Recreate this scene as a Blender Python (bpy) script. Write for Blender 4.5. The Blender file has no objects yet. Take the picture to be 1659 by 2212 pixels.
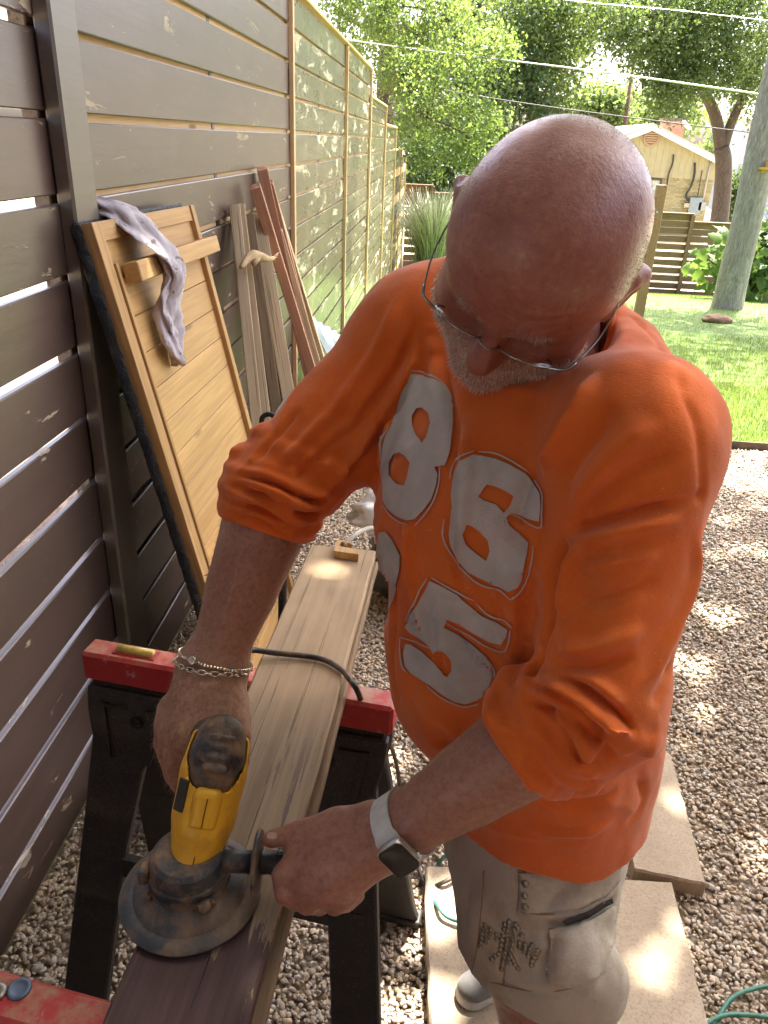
import bpy, bmesh, math, random
import numpy as np
from mathutils import Vector, Matrix, noise as mnoise
from mathutils.bvhtree import BVHTree
from mathutils.geometry import delaunay_2d_cdt

scene = bpy.context.scene
COL = scene.collection
RAD = math.radians
PI = math.pi
random.seed(7)
rng = np.random.default_rng(11)

# ------------------------------------------------------------------ camera
FPX, CX, CY = 1661.0, 829.5, 1106.0          # measured on a 1659 x 2212 view of the photograph
EYE = np.array([0.0, 0.0, 1.68])
CR = np.array([[0.9969170608549586, -0.06489009488846369, 0.044109515545704275],
               [0.06793146567271954, 0.43248797667333005, -0.8990770078277862],
               [0.03926435721957862, 0.8993016321670806, 0.4355627218136993]])
cam_data = bpy.data.cameras.new('camera')
cam = bpy.data.objects.new('camera', cam_data)
COL.objects.link(cam)
cam_data.sensor_fit = 'VERTICAL'
cam_data.sensor_height = 24.0
cam_data.lens = 24.0 * FPX / 2212.0
cam_data.clip_start = 0.02
cam_data.clip_end = 800.0
m4 = Matrix(CR.tolist()).to_4x4()
m4.translation = Vector(EYE)
cam.matrix_world = m4
scene.camera = cam

# ------------------------------------------------------------------ sky, sun, exposure
SUN_AZ, SUN_EL = RAD(24.0), RAD(64.0)         # azimuth measured from +Y towards +X
world = bpy.data.worlds.new('World')
scene.world = world
world.use_nodes = True
wn = world.node_tree.nodes
wl = world.node_tree.links
for n in list(wn):
    wn.remove(n)
sky = wn.new('ShaderNodeTexSky')
sky.sky_type = 'NISHITA'
sky.sun_disc = False
sky.sun_elevation = SUN_EL
sky.sun_rotation = SUN_AZ
sky.altitude = 150
sky.air_density = 0.6
sky.dust_density = 7.0
sky.ozone_density = 0.5
bg = wn.new('ShaderNodeBackground')
bg.inputs['Strength'].default_value = 0.15
wo = wn.new('ShaderNodeOutputWorld')
wl.new(sky.outputs['Color'], bg.inputs['Color'])
wl.new(bg.outputs['Background'], wo.inputs['Surface'])

SUN_DIR = Vector((math.sin(SUN_AZ) * math.cos(SUN_EL), math.cos(SUN_AZ) * math.cos(SUN_EL), math.sin(SUN_EL)))
sl = bpy.data.lights.new('sun', 'SUN')
sl.energy = 4.8
sl.angle = RAD(0.53)
sl.color = (1.0, 0.93, 0.82)
so = bpy.data.objects.new('sun', sl)
so.rotation_euler = SUN_DIR.to_track_quat('Z', 'Y').to_euler()
so.location = (3, 6, 12)
COL.objects.link(so)

vs = scene.view_settings
vs.view_transform = 'Standard'
vs.look = 'None'
vs.exposure = 2.95
vs.gamma = 1.0
vs.use_curve_mapping = False
scene.cycles.max_bounces = 7
scene.cycles.transparent_max_bounces = 12
scene.cycles.use_denoising = True
scene.cycles.sample_clamp_indirect = 8.0
scene.cycles.caustics_reflective = False
scene.cycles.caustics_refractive = False

# ------------------------------------------------------------------ pixel helpers (build-time measuring only)
def ray(u, v):
    return CR @ np.array([(u - CX) / FPX, (CY - v) / FPX, -1.0])
def PT(u, v, t):
    return EYE + t * ray(u, v)
def PZ(u, v, z):
    r = ray(u, v)
    return EYE + r * ((z - EYE[2]) / r[2])
def PX(u, v, x):
    r = ray(u, v)
    return EYE + r * (x / r[0])
def PY(u, v, y):
    r = ray(u, v)
    return EYE + r * (y / r[1])
def proj(p):
    q = CR.T @ (np.asarray(p, float) - EYE)
    return np.array([CX + FPX * q[0] / -q[2], CY - FPX * q[1] / -q[2]])
def depth(p):
    return -(CR.T @ (np.asarray(p, float) - EYE))[2]

def nrm(v):
    v = np.asarray(v, float)
    return v / np.linalg.norm(v)

# ------------------------------------------------------------------ material helpers
class NT:
    def __init__(self, name):
        self.m = bpy.data.materials.new(name)
        self.m.use_nodes = True
        self.t = self.m.node_tree
        self.b = self.t.nodes['Principled BSDF']
        self.out = self.t.nodes['Material Output']
        self._co = None
    def n(self, typ, **kw):
        nd = self.t.nodes.new(typ)
        for k, v in kw.items():
            if k in nd.inputs:
                nd.inputs[k].default_value = v
            else:
                setattr(nd, k, v)
        return nd
    def l(self, a, b):
        self.t.links.new(a, b)
    def co(self, scale=(1, 1, 1), rot=(0, 0, 0), kind='Object'):
        if self._co is None:
            self._co = self.n('ShaderNodeTexCoord')
        mp = self.n('ShaderNodeMapping')
        mp.inputs['Scale'].default_value = scale
        mp.inputs['Rotation'].default_value = rot
        self.l(self._co.outputs[kind], mp.inputs['Vector'])
        return mp.outputs['Vector']
    def noise(self, vec, scale=5.0, detail=4.0, rough=0.55, dist=0.0):
        nd = self.n('ShaderNodeTexNoise')
        nd.inputs['Scale'].default_value = scale
        nd.inputs['Detail'].default_value = detail
        nd.inputs['Roughness'].default_value = rough
        nd.inputs['Distortion'].default_value = dist
        self.l(vec, nd.inputs['Vector'])
        return nd.outputs['Fac']
    def vor(self, vec, scale=5.0, feature='F1', out='Distance', rnd=1.0):
        nd = self.n('ShaderNodeTexVoronoi')
        nd.feature = feature
        nd.inputs['Scale'].default_value = scale
        nd.inputs['Randomness'].default_value = rnd
        self.l(vec, nd.inputs['Vector'])
        return nd.outputs[out]
    def wave(self, vec, scale=5.0, dist=2.0, detail=2.0, dscale=1.0, direction='X'):
        nd = self.n('ShaderNodeTexWave')
        nd.bands_direction = direction
        nd.inputs['Scale'].default_value = scale
        nd.inputs['Distortion'].default_value = dist
        nd.inputs['Detail'].default_value = detail
        nd.inputs['Detail Scale'].default_value = dscale
        self.l(vec, nd.inputs['Vector'])
        return nd.outputs['Fac']
    def ramp(self, fac, stops, interp='LINEAR'):
        nd = self.n('ShaderNodeValToRGB')
        cr = nd.color_ramp
        cr.interpolation = interp
        while len(cr.elements) < len(stops):
            cr.elements.new(0.5)
        for e, (p, c) in zip(cr.elements, stops):
            e.position = p
            if not hasattr(c, '__len__'):
                c = (c, c, c)
            e.color = (c[0], c[1], c[2], 1.0)
        self.l(fac, nd.inputs['Fac'])
        return nd.outputs['Color']
    def mix(self, fac, a, b, blend='MIX'):
        nd = self.n('ShaderNodeMix')
        nd.data_type = 'RGBA'
        nd.blend_type = blend
        for key, val in ((0, fac), (6, a), (7, b)):
            if hasattr(val, 'is_linked') or hasattr(val, 'links'):
                self.l(val, nd.inputs[key])
            else:
                if key == 0:
                    nd.inputs[0].default_value = val
                else:
                    nd.inputs[key].default_value = (val[0], val[1], val[2], 1.0)
        return nd.outputs[2]
    def math(self, op, a, b=0.0, clamp=False):
        nd = self.n('ShaderNodeMath')
        nd.operation = op
        nd.use_clamp = clamp
        for i, val in enumerate((a, b)):
            if hasattr(val, 'links'):
                self.l(val, nd.inputs[i])
            else:
                nd.inputs[i].default_value = val
        return nd.outputs[0]
    def bump(self, h, strength=0.3, dist=0.01, prev=None):
        nd = self.n('ShaderNodeBump')
        nd.inputs['Strength'].default_value = strength
        nd.inputs['Distance'].default_value = dist
        self.l(h, nd.inputs['Height'])
        if prev is not None:
            self.l(prev, nd.inputs['Normal'])
        return nd.outputs['Normal']
    def set(self, **kw):
        for k, v in kw.items():
            k = {'color': 'Base Color', 'rough': 'Roughness', 'metal': 'Metallic', 'normal': 'Normal', 'sss': 'Subsurface Weight',
                 'spec': 'Specular IOR Level', 'coat': 'Coat Weight', 'sheen': 'Sheen Weight', 'trans': 'Transmission Weight', 'ior': 'IOR', 'alpha': 'Alpha'}.get(k, k)
            if hasattr(v, 'links'):
                self.l(v, self.b.inputs[k])
            elif hasattr(v, '__len__') and len(v) == 3 and k == 'Base Color':
                self.b.inputs[k].default_value = (v[0], v[1], v[2], 1.0)
            else:
                self.b.inputs[k].default_value = v
        return self
    def geo(self, out):
        nd = self.n('ShaderNodeNewGeometry')
        return nd.outputs[out]
    def objrand(self):
        return self.n('ShaderNodeObjectInfo').outputs['Random']
    def attr(self, name, out='Fac'):
        nd = self.n('ShaderNodeAttribute')
        nd.attribute_name = name
        return nd.outputs[out]

def plain(name, color, rough=0.6, metal=0.0, var=0.15, scale=20.0, bump=0.0, spec=0.5):
    """a simple procedural material: base colour with mottling and fine relief"""
    t = NT(name)
    v = t.co()
    f = t.noise(v, scale, 5.0)
    lo = tuple(c * (1 - var) for c in color)
    hi = tuple(min(1, c * (1 + var)) for c in color)
    t.set(color=t.ramp(f, [(0.3, lo), (0.7, hi)]), rough=rough, metal=metal, spec=spec)
    if bump:
        t.set(normal=t.bump(t.noise(v, scale * 6, 3.0), bump, 0.004))
    return t.m

# ------------------------------------------------------------------ mesh helpers
def mesh_obj(name, verts, faces, mat=None, parent=None, smooth=False, loc=None):
    me = bpy.data.meshes.new(name)
    me.from_pydata([tuple(map(float, v)) for v in verts], [], [tuple(map(int, f)) for f in faces])
    me.update()
    return link(name, me, mat, parent, smooth, loc)

def link(name, me, mat=None, parent=None, smooth=False, loc=None):
    o = bpy.data.objects.new(name, me)
    COL.objects.link(o)
    if mat is not None and len(me.materials) == 0:
        me.materials.append(mat)
    if smooth:
        me.polygons.foreach_set('use_smooth', [True] * len(me.polygons))
    if parent is not None:
        o.parent = parent
    if loc is not None:
        o.location = tuple(map(float, loc))
    return o

def fast_mesh(name, V, Q, mat=None, parent=None, smooth=True):
    """numpy arrays -> mesh; Q is (n,3) or (n,4)"""
    me = bpy.data.meshes.new(name)
    V = np.asarray(V, np.float32)
    Q = np.asarray(Q, np.int32)
    k = Q.shape[1]
    me.vertices.add(len(V))
    me.vertices.foreach_set('co', V.ravel())
    me.loops.add(Q.size)
    me.loops.foreach_set('vertex_index', Q.ravel())
    me.polygons.add(len(Q))
    me.polygons.foreach_set('loop_start', np.arange(0, Q.size, k, dtype=np.int32))
    me.polygons.foreach_set('loop_total', np.full(len(Q), k, np.int32))
    me.update(calc_edges=True)
    me.validate()
    return link(name, me, mat, parent, smooth)

def empty(name, loc=(0, 0, 0), rot=(0, 0, 0)):
    o = bpy.data.objects.new(name, None)
    o.empty_display_size = 0.1
    o.location = tuple(map(float, loc))
    o.rotation_euler = rot
    COL.objects.link(o)
    return o

def tag(o, label=None, cat=None, group=None, kind=None):
    if label: o['label'] = label
    if cat: o['category'] = cat
    if group: o['group'] = group
    if kind: o['kind'] = kind
    return o

class MB:
    """collects shapes, then builds one mesh object"""
    def __init__(self):
        self.v, self.f = [], []
    def add(self, V, F):
        n = len(self.v)
        self.v.extend([tuple(map(float, p)) for p in V])
        self.f.extend([tuple(i + n for i in q) for q in F])
        return self
    def box(self, c, s, R=None, bevel=0.0):
        """centre c, full size s, optional 3x3 R whose columns are the box axes"""
        hx, hy, hz = s[0] / 2, s[1] / 2, s[2] / 2
        b = min(bevel, hx * .9, hy * .9, hz * .9)
        if b <= 0:
            P = [(-hx, -hy, -hz), (hx, -hy, -hz), (hx, hy, -hz), (-hx, hy, -hz), (-hx, -hy, hz), (hx, -hy, hz), (hx, hy, hz), (-hx, hy, hz)]
            F = [(0, 3, 2, 1), (4, 5, 6, 7), (0, 1, 5, 4), (1, 2, 6, 5), (2, 3, 7, 6), (3, 0, 4, 7)]
        else:
            bm = bmesh.new()
            bmesh.ops.create_cube(bm, size=1.0)
            for v in bm.verts:
                v.co = Vector((v.co.x * 2 * hx, v.co.y * 2 * hy, v.co.z * 2 * hz))
            bmesh.ops.bevel(bm, geom=list(bm.edges), offset=b, segments=1, affect='EDGES')
            bm.verts.index_update()
            P = [tuple(v.co) for v in bm.verts]
            F = [tuple(v.index for v in f.verts) for f in bm.faces]
            bm.free()
        c = np.asarray(c, float)
        if R is None:
            self.add([c + np.array(p) for p in P], F)
        else:
            R = np.asarray(R, float)
            self.add([c + R @ np.array(p) for p in P], F)
        return self
    def bar(self, a, b, w, d, up=(0, 0, 1), bevel=0.0):
        """rectangular bar from a to b; w across, d along 'up'"""
        a, b = np.asarray(a, float), np.asarray(b, float)
        y = nrm(b - a)
        x = nrm(np.cross(y, np.asarray(up, float)))
        z = np.cross(x, y)
        return self.box((a + b) / 2, (w, np.linalg.norm(b - a), d), np.stack([x, y, z], 1), bevel)
    def tube(self, pts, rad, n=10, caps=True, closed=False):
        pts = [np.asarray(p, float) for p in pts]
        N = len(pts)
        rads = rad if hasattr(rad, '__len__') else [rad] * N
        base = len(self.v)
        up = np.array([0.0, 0.0, 1.0])
        prev = None
        for i, p in enumerate(pts):
            if closed:
                d = nrm(pts[(i + 1) % N] - pts[i - 1])
            else:
                d = nrm(pts[min(i + 1, N - 1)] - pts[max(i - 1, 0)])
            if prev is None:
                x = np.cross(d, up)
                if np.linalg.norm(x) < 1e-3:
                    x = np.cross(d, np.array([1.0, 0, 0]))
            else:
                x = prev - d * np.dot(prev, d)
            x = nrm(x)
            prev = x
            y = np.cross(d, x)
            for k in range(n):
                a = 2 * PI * k / n
                self.v.append(tuple(p + rads[i] * (math.cos(a) * x + math.sin(a) * y)))
        segs = N if closed else N - 1
        for i in range(segs):
            j = (i + 1) % N
            for k in range(n):
                k2 = (k + 1) % n
                self.f.append((base + i * n + k, base + i * n + k2, base + j * n + k2, base + j * n + k))
        if caps and not closed:
            self.f.append(tuple(base + k for k in reversed(range(n))))
            self.f.append(tuple(base + (N - 1) * n + k for k in range(n)))
        return self
    def lathe(self, prof, c=(0, 0, 0), R=None, n=32, caps=True):
        """prof: list of (radius, height) along local z"""
        base = len(self.v)
        c = np.asarray(c, float)
        R = np.eye(3) if R is None else np.asarray(R, float)
        for r, h in prof:
            for k in range(n):
                a = 2 * PI * k / n
                self.v.append(tuple(c + R @ np.array([r * math.cos(a), r * math.sin(a), h])))
        for i in range(len(prof) - 1):
            for k in range(n):
                k2 = (k + 1) % n
                self.f.append((base + i * n + k, base + i * n + k2, base + (i + 1) * n + k2, base + (i + 1) * n + k))
        if caps:
            self.f.append(tuple(base + k for k in reversed(range(n))))
            self.f.append(tuple(base + (len(prof) - 1) * n + k for k in range(n)))
        return self
    def prism(self, poly, a, b):
        """poly: list of 3D points (planar ring); extruded by vector from a to b"""
        off = np.asarray(b, float) - np.asarray(a, float)
        P = [np.asarray(p, float) for p in poly]
        n = len(P)
        self.add(P + [p + off for p in P], [tuple(reversed(range(n))), tuple(range(n, 2 * n))] + [(i, (i + 1) % n, n + (i + 1) % n, n + i) for i in range(n)])
        return self
    def build(self, name, mat=None, parent=None, smooth=False, loc=None, fixn=True):
        o = mesh_obj(name, self.v, self.f, mat, parent, smooth, loc)
        if fixn:
            bm = bmesh.new()
            bm.from_mesh(o.data)
            bmesh.ops.recalc_face_normals(bm, faces=bm.faces)
            bm.to_mesh(o.data)
            bm.free()
        return o

def auto_smooth(o, deg=35):
    me = o.data
    me.polygons.foreach_set('use_smooth', [True] * len(me.polygons))
    bm = bmesh.new()
    bm.from_mesh(me)
    lim = RAD(deg)
    for e in bm.edges:
        if len(e.link_faces) == 2 and e.calc_face_angle(0) > lim:
            e.smooth = False
    bm.to_mesh(me)
    bm.free()
    return o

def spline(pts, n=8):
    """Catmull-Rom through pts"""
    P = [np.asarray(p, float) for p in pts]
    P = [2 * P[0] - P[1]] + P + [2 * P[-1] - P[-2]]
    out = []
    for i in range(1, len(P) - 2):
        for k in range(n):
            t = k / n
            out.append(0.5 * ((2 * P[i]) + (-P[i - 1] + P[i + 1]) * t + (2 * P[i - 1] - 5 * P[i] + 4 * P[i + 1] - P[i + 2]) * t * t + (-P[i - 1] + 3 * P[i] - 3 * P[i + 1] + P[i + 2]) * t ** 3))
    out.append(P[-2])
    return out
# ------------------------------------------------------------------ smooth solid modelling on a grid (for the body and clothes)
class Field:
    def __init__(self, lo, hi, h):
        self.h = h
        self.lo = np.asarray(lo, np.float32)
        self.n = (np.ceil((np.asarray(hi) - np.asarray(lo)) / h).astype(int) + 1)
        self.d = np.full(self.n, 1.0, np.float32)
    def _box(self, lo, hi):
        a = np.clip(np.floor((np.asarray(lo) - self.lo) / self.h).astype(int), 0, self.n - 1)
        b = np.clip(np.ceil((np.asarray(hi) - self.lo) / self.h).astype(int) + 1, 1, self.n)
        sl_ = tuple(slice(a[i], b[i]) for i in range(3))
        g = [self.lo[i] + self.h * np.arange(a[i], b[i], dtype=np.float32) for i in range(3)]
        return sl_, np.meshgrid(*g, indexing='ij', sparse=True)
    def put(self, fn, lo, hi, k=0.0, mode='add'):
        m = k + 3 * self.h
        sl_, (x, y, z) = self._box(np.asarray(lo) - m, np.asarray(hi) + m)
        if 0 in [s.stop - s.start for s in sl_]:
            return
        d2 = fn(x, y, z)
        d1 = self.d[sl_]
        if mode == 'add':
            if k > 0:
                hh = np.maximum(k - np.abs(d1 - d2), 0) / k
                self.d[sl_] = np.minimum(d1, d2) - hh * hh * k * 0.25
            else:
                self.d[sl_] = np.minimum(d1, d2)
        else:  # subtract
            d2 = -d2
            if k > 0:
                hh = np.maximum(k - np.abs(d1 - d2), 0) / k
                self.d[sl_] = np.maximum(d1, d2) + hh * hh * k * 0.25
            else:
                self.d[sl_] = np.maximum(d1, d2)
    def cone(self, a, b, ra, rb, k=0.0, mode='add'):
        a, b = np.asarray(a, np.float32), np.asarray(b, np.float32)
        ab = b - a
        L2 = float(ab @ ab) + 1e-12
        def fn(x, y, z):
            px, py, pz = x - a[0], y - a[1], z - a[2]
            t = np.clip((px * ab[0] + py * ab[1] + pz * ab[2]) / L2, 0, 1)
            dx, dy, dz = px - t * ab[0], py - t * ab[1], pz - t * ab[2]
            return np.sqrt(dx * dx + dy * dy + dz * dz) - (ra + t * (rb - ra))
        r = max(ra, rb)
        self.put(fn, np.minimum(a, b) - r, np.maximum(a, b) + r, k, mode)
    def chain(self, pts, rads, k=0.0, mode='add'):
        A = [np.asarray(p, np.float32) for p in pts]
        def fn(x, y, z):
            best = None
            for i in range(len(A) - 1):
                a, ab = A[i], A[i + 1] - A[i]
                px, py, pz = x - a[0], y - a[1], z - a[2]
                t = np.clip((px * ab[0] + py * ab[1] + pz * ab[2]) / (float(ab @ ab) + 1e-12), 0, 1)
                dx, dy, dz = px - t * ab[0], py - t * ab[1], pz - t * ab[2]
                d = np.sqrt(dx * dx + dy * dy + dz * dz) - (rads[i] + t * (rads[i + 1] - rads[i]))
                if best is None:
                    best = d
                else:
                    hh = np.maximum(.006 - np.abs(best - d), 0) / .006
                    best = np.minimum(best, d) - hh * hh * .006 * .12
            return best
        r = max(rads)
        self.put(fn, np.min(A, 0) - r, np.max(A, 0) + r, k, mode)
    def ell(self, c, r, R=None, k=0.0, mode='add'):
        """ellipsoid; R columns = its axes in world"""
        c = np.asarray(c, np.float32)
        r = np.asarray(r, np.float32)
        R = np.eye(3, dtype=np.float32) if R is None else np.asarray(R, np.float32)
        def fn(x, y, z):
            px, py, pz = x - c[0], y - c[1], z - c[2]
            q = [(px * R[0, i] + py * R[1, i] + pz * R[2, i]) / r[i] for i in range(3)]
            k0 = np.sqrt(q[0] ** 2 + q[1] ** 2 + q[2] ** 2)
            k1 = np.sqrt((q[0] / r[0]) ** 2 + (q[1] / r[1]) ** 2 + (q[2] / r[2]) ** 2) + 1e-9
            return k0 * (k0 - 1.0) / k1
        e = np.sqrt(((R * r[None, :]) ** 2).sum(1))
        self.put(fn, c - e, c + e, k, mode)
    def loft(self, secs, lat, k=0.0, mode='add', pw=2.0, zlo=None, zhi=None):
        """secs: rows (z, cx, cy, half width along lat, half depth) -> body with elliptic sections"""
        S = np.array(secs, float)
        zz = S[:, 0]
        lat = np.asarray(lat, np.float32)
        fwd = np.array([-lat[1], lat[0]])
        def cub(z, col):
            return np.interp(z, zf, colf[col]).astype(np.float32)
        # smooth the section table with Catmull-Rom
        rows = np.array(spline([s for s in S], 10))
        zf = rows[:, 0]
        colf = rows.T
        def fn(x, y, z):
            zc = np.clip(z, zf[0], zf[-1])
            cx, cy, a, b = (cub(zc, i) for i in (1, 2, 3, 4))
            px, py = x - cx, y - cy
            u = (px * lat[0] + py * lat[1]) / a
            w = (px * fwd[0] + py * fwd[1]) / b
            if pw == 2.0:
                q = np.sqrt(u * u + w * w)
            else:
                q = (np.abs(u) ** pw + np.abs(w) ** pw) ** (1.0 / pw)
            d = (q - 1.0) * np.minimum(a, b)
            dz = np.maximum(np.maximum(zf[0] - z, z - zf[-1]), 0)
            inz = np.maximum(zf[0] - z, z - zf[-1])
            return np.where(dz > 0, np.sqrt(np.maximum(d, 0) ** 2 + dz ** 2), np.maximum(d, inz)).astype(np.float32)
        rmax = max(S[:, 3].max(), S[:, 4].max())
        self.put(fn, (S[:, 1].min() - rmax, S[:, 2].min() - rmax, zf[0]), (S[:, 1].max() + rmax, S[:, 2].max() + rmax, zf[-1]), k, mode)
    def cut(self, p, n, lo=None, hi=None):
        """remove the half space on the side n points to (within an optional box)"""
        p, n = np.asarray(p, np.float32), nrm(n).astype(np.float32)
        lo = self.lo if lo is None else lo
        hi = self.lo + self.h * (self.n - 1) if hi is None else hi
        sl_, (x, y, z) = self._box(lo, hi)
        d = (x - p[0]) * n[0] + (y - p[1]) * n[1] + (z - p[2]) * n[2]
        self.d[sl_] = np.maximum(self.d[sl_], d)
    def mesh(self):
        d = self.d
        h, lo = self.h, self.lo
        ins = d < 0
        nx, ny, nz = d.shape
        c = [ins[i:nx - 1 + i, j:ny - 1 + j, k:nz - 1 + k] for i in (0, 1) for j in (0, 1) for k in (0, 1)]
        anyi = c[0].copy(); alli = c[0].copy()
        for q in c[1:]:
            anyi |= q; alli &= q
        act = anyi & ~alli
        I = np.argwhere(act)
        idx = np.full(act.shape, -1, np.int32)
        idx[act] = np.arange(len(I), dtype=np.int32)
        corners = np.array([(i, j, k) for i in (0, 1) for j in (0, 1) for k in (0, 1)])
        vals = np.stack([d[I[:, 0] + o[0], I[:, 1] + o[1], I[:, 2] + o[2]] for o in corners], 1)
        acc = np.zeros((len(I), 3)); cnt = np.zeros(len(I))
        for a in range(8):
            for b in range(a + 1, 8):
                if np.abs(corners[a] - corners[b]).sum() != 1:
                    continue
                va, vb = vals[:, a], vals[:, b]
                m = (va < 0) != (vb < 0)
                t = np.where(m, va / np.where(m, va - vb, 1), 0)
                p = corners[a][None] + t[:, None] * (corners[b] - corners[a])[None]
                acc[m] += p[m]; cnt[m] += 1
        V = lo + h * (I + acc / cnt[:, None])
        quads = []
        for ax in range(3):
            o1, o2 = [(1, 2), (2, 0), (0, 1)][ax]
            sa = [slice(None)] * 3; sb = [slice(None)] * 3
            sa[ax] = slice(0, -1); sb[ax] = slice(1, None)
            A, B = ins[tuple(sa)], ins[tuple(sb)]
            e = np.argwhere(A != B)
            fl = A[e[:, 0], e[:, 1], e[:, 2]]
            ok = (e[:, o1] > 0) & (e[:, o2] > 0) & (e[:, o1] < act.shape[o1]) & (e[:, o2] < act.shape[o2])
            e, fl = e[ok], fl[ok]
            q = []
            for (s1, s2) in ((1, 1), (0, 1), (0, 0), (1, 0)):
                f = e.copy(); f[:, o1] -= s1; f[:, o2] -= s2
                q.append(idx[f[:, 0], f[:, 1], f[:, 2]])
            q = np.stack(q, 1)
            q[~fl] = q[~fl][:, ::-1]
            quads.append(q)
        Q = np.concatenate(quads)
        return V, Q

def vnormals(V, Q):
    N = np.zeros_like(V)
    if Q.shape[1] == 4:
        fn = np.cross(V[Q[:, 2]] - V[Q[:, 0]], V[Q[:, 3]] - V[Q[:, 1]])
    else:
        fn = np.cross(V[Q[:, 1]] - V[Q[:, 0]], V[Q[:, 2]] - V[Q[:, 0]])
    for i in range(Q.shape[1]):
        np.add.at(N, Q[:, i], fn)
    return N / (np.linalg.norm(N, axis=1, keepdims=True) + 1e-12)

def relax(V, Q, n=1, w=0.5):
    for _ in range(n):
        S = np.zeros_like(V); C_ = np.zeros(len(V))
        for i in range(4):
            for j in ((i + 1) % 4, (i + 3) % 4):
                np.add.at(S, Q[:, i], V[Q[:, j]]); np.add.at(C_, Q[:, i], 1)
        V = V * (1 - w) + w * S / np.maximum(C_, 1)[:, None]
    return V

def seg_dist(P, poly):
    """distance of points to a 3D polyline, and the arc position 0..1 of the nearest point"""
    best = np.full(len(P), 1e9); pos = np.zeros(len(P))
    poly = [np.asarray(p, float) for p in poly]
    n = len(poly) - 1
    for i in range(n):
        a, b = poly[i], poly[i + 1]
        ab = b - a
        t = np.clip(((P - a) @ ab) / (ab @ ab + 1e-12), 0, 1)
        d = np.linalg.norm(P - a - t[:, None] * ab, axis=1)
        m = d < best
        best[m] = d[m]; pos[m] = (i + t[m]) / n
    return best, pos
# ------------------------------------------------------------------ shared materials
def wood(name, dark, light, rough=.65, grain=1.0, bump=.25, crack=0.0, dust=None, spec=.3, extra=None, tone=1.0):
    """grain runs along the local Y axis of each piece"""
    t = NT(name)
    base = t.n('ShaderNodeTexCoord').outputs['Object']
    off = t.n('ShaderNodeVectorMath', operation='ADD')
    sc = t.n('ShaderNodeMath', operation='MULTIPLY')
    sc.inputs[1].default_value = 37.0
    t.l(t.objrand(), sc.inputs[0])
    t.l(base, off.inputs[0]); t.l(sc.outputs[0], off.inputs[1])
    def mp(s):
        m = t.n('ShaderNodeMapping'); m.inputs['Scale'].default_value = s
        t.l(off.outputs[0], m.inputs['Vector'])
        return m.outputs['Vector']
    v1 = mp((26 * grain, 1.6 * grain, 26 * grain))
    v2 = mp((120 * grain, 3.0 * grain, 120 * grain))
    g = t.noise(v1, 1.0, 5.0, .6, .8)
    fine = t.noise(v2, 1.0, 4.0, .65)
    col = t.ramp(g, [(.28, dark), (.5, tuple((a + b) / 2 for a, b in zip(dark, light))), (.72, light)])
    col = t.mix(t.ramp(fine, [(.38, .45 * tone), (.58, 0.0)]), col, tuple(c * .62 for c in dark))
    rv = t.math('MULTIPLY', t.objrand(), .35 * tone)
    col = t.mix(rv, col, tuple(c * .7 for c in dark))
    big = t.noise(mp((3, 1.2, 3)), 1.0, 4.0, .6)
    col = t.mix(t.ramp(big, [(.45, 0.0), (.75, .4 * tone)]), col, tuple(c * .75 for c in dark))
    kn = t.ramp(t.vor(mp((9, 1.9, 9)), 1.0), [(.05, .85), (.11, 0.0)])
    col = t.mix(kn, col, tuple(c * .35 for c in dark))
    nrm_ = t.bump(t.math('ADD', fine, g), bump, .004)
    if crack:
        ck = t.ramp(t.noise(mp((75, 1.1, 75)), 1.0, 3.0, .6, .4), [(.352, 1.0), (.395, 0.0)])
        col = t.mix(t.math('MULTIPLY', ck, crack), col, tuple(c * .22 for c in dark))
        nrm_ = t.bump(t.math('SUBTRACT', 1.0, ck), .6, .004, nrm_)
    if dust:
        dm = t.ramp(t.noise(mp((7, 4, 7)), 1.0, 5.0, .65), [(.38, 0.0), (.62, dust[3])])
        col = t.mix(dm, col, dust[:3])
    if extra:
        col, rough, nrm_ = extra(t, mp, col, rough, nrm_)
    t.set(color=col, rough=rough, normal=nrm_, spec=spec)
    return t.m

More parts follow.
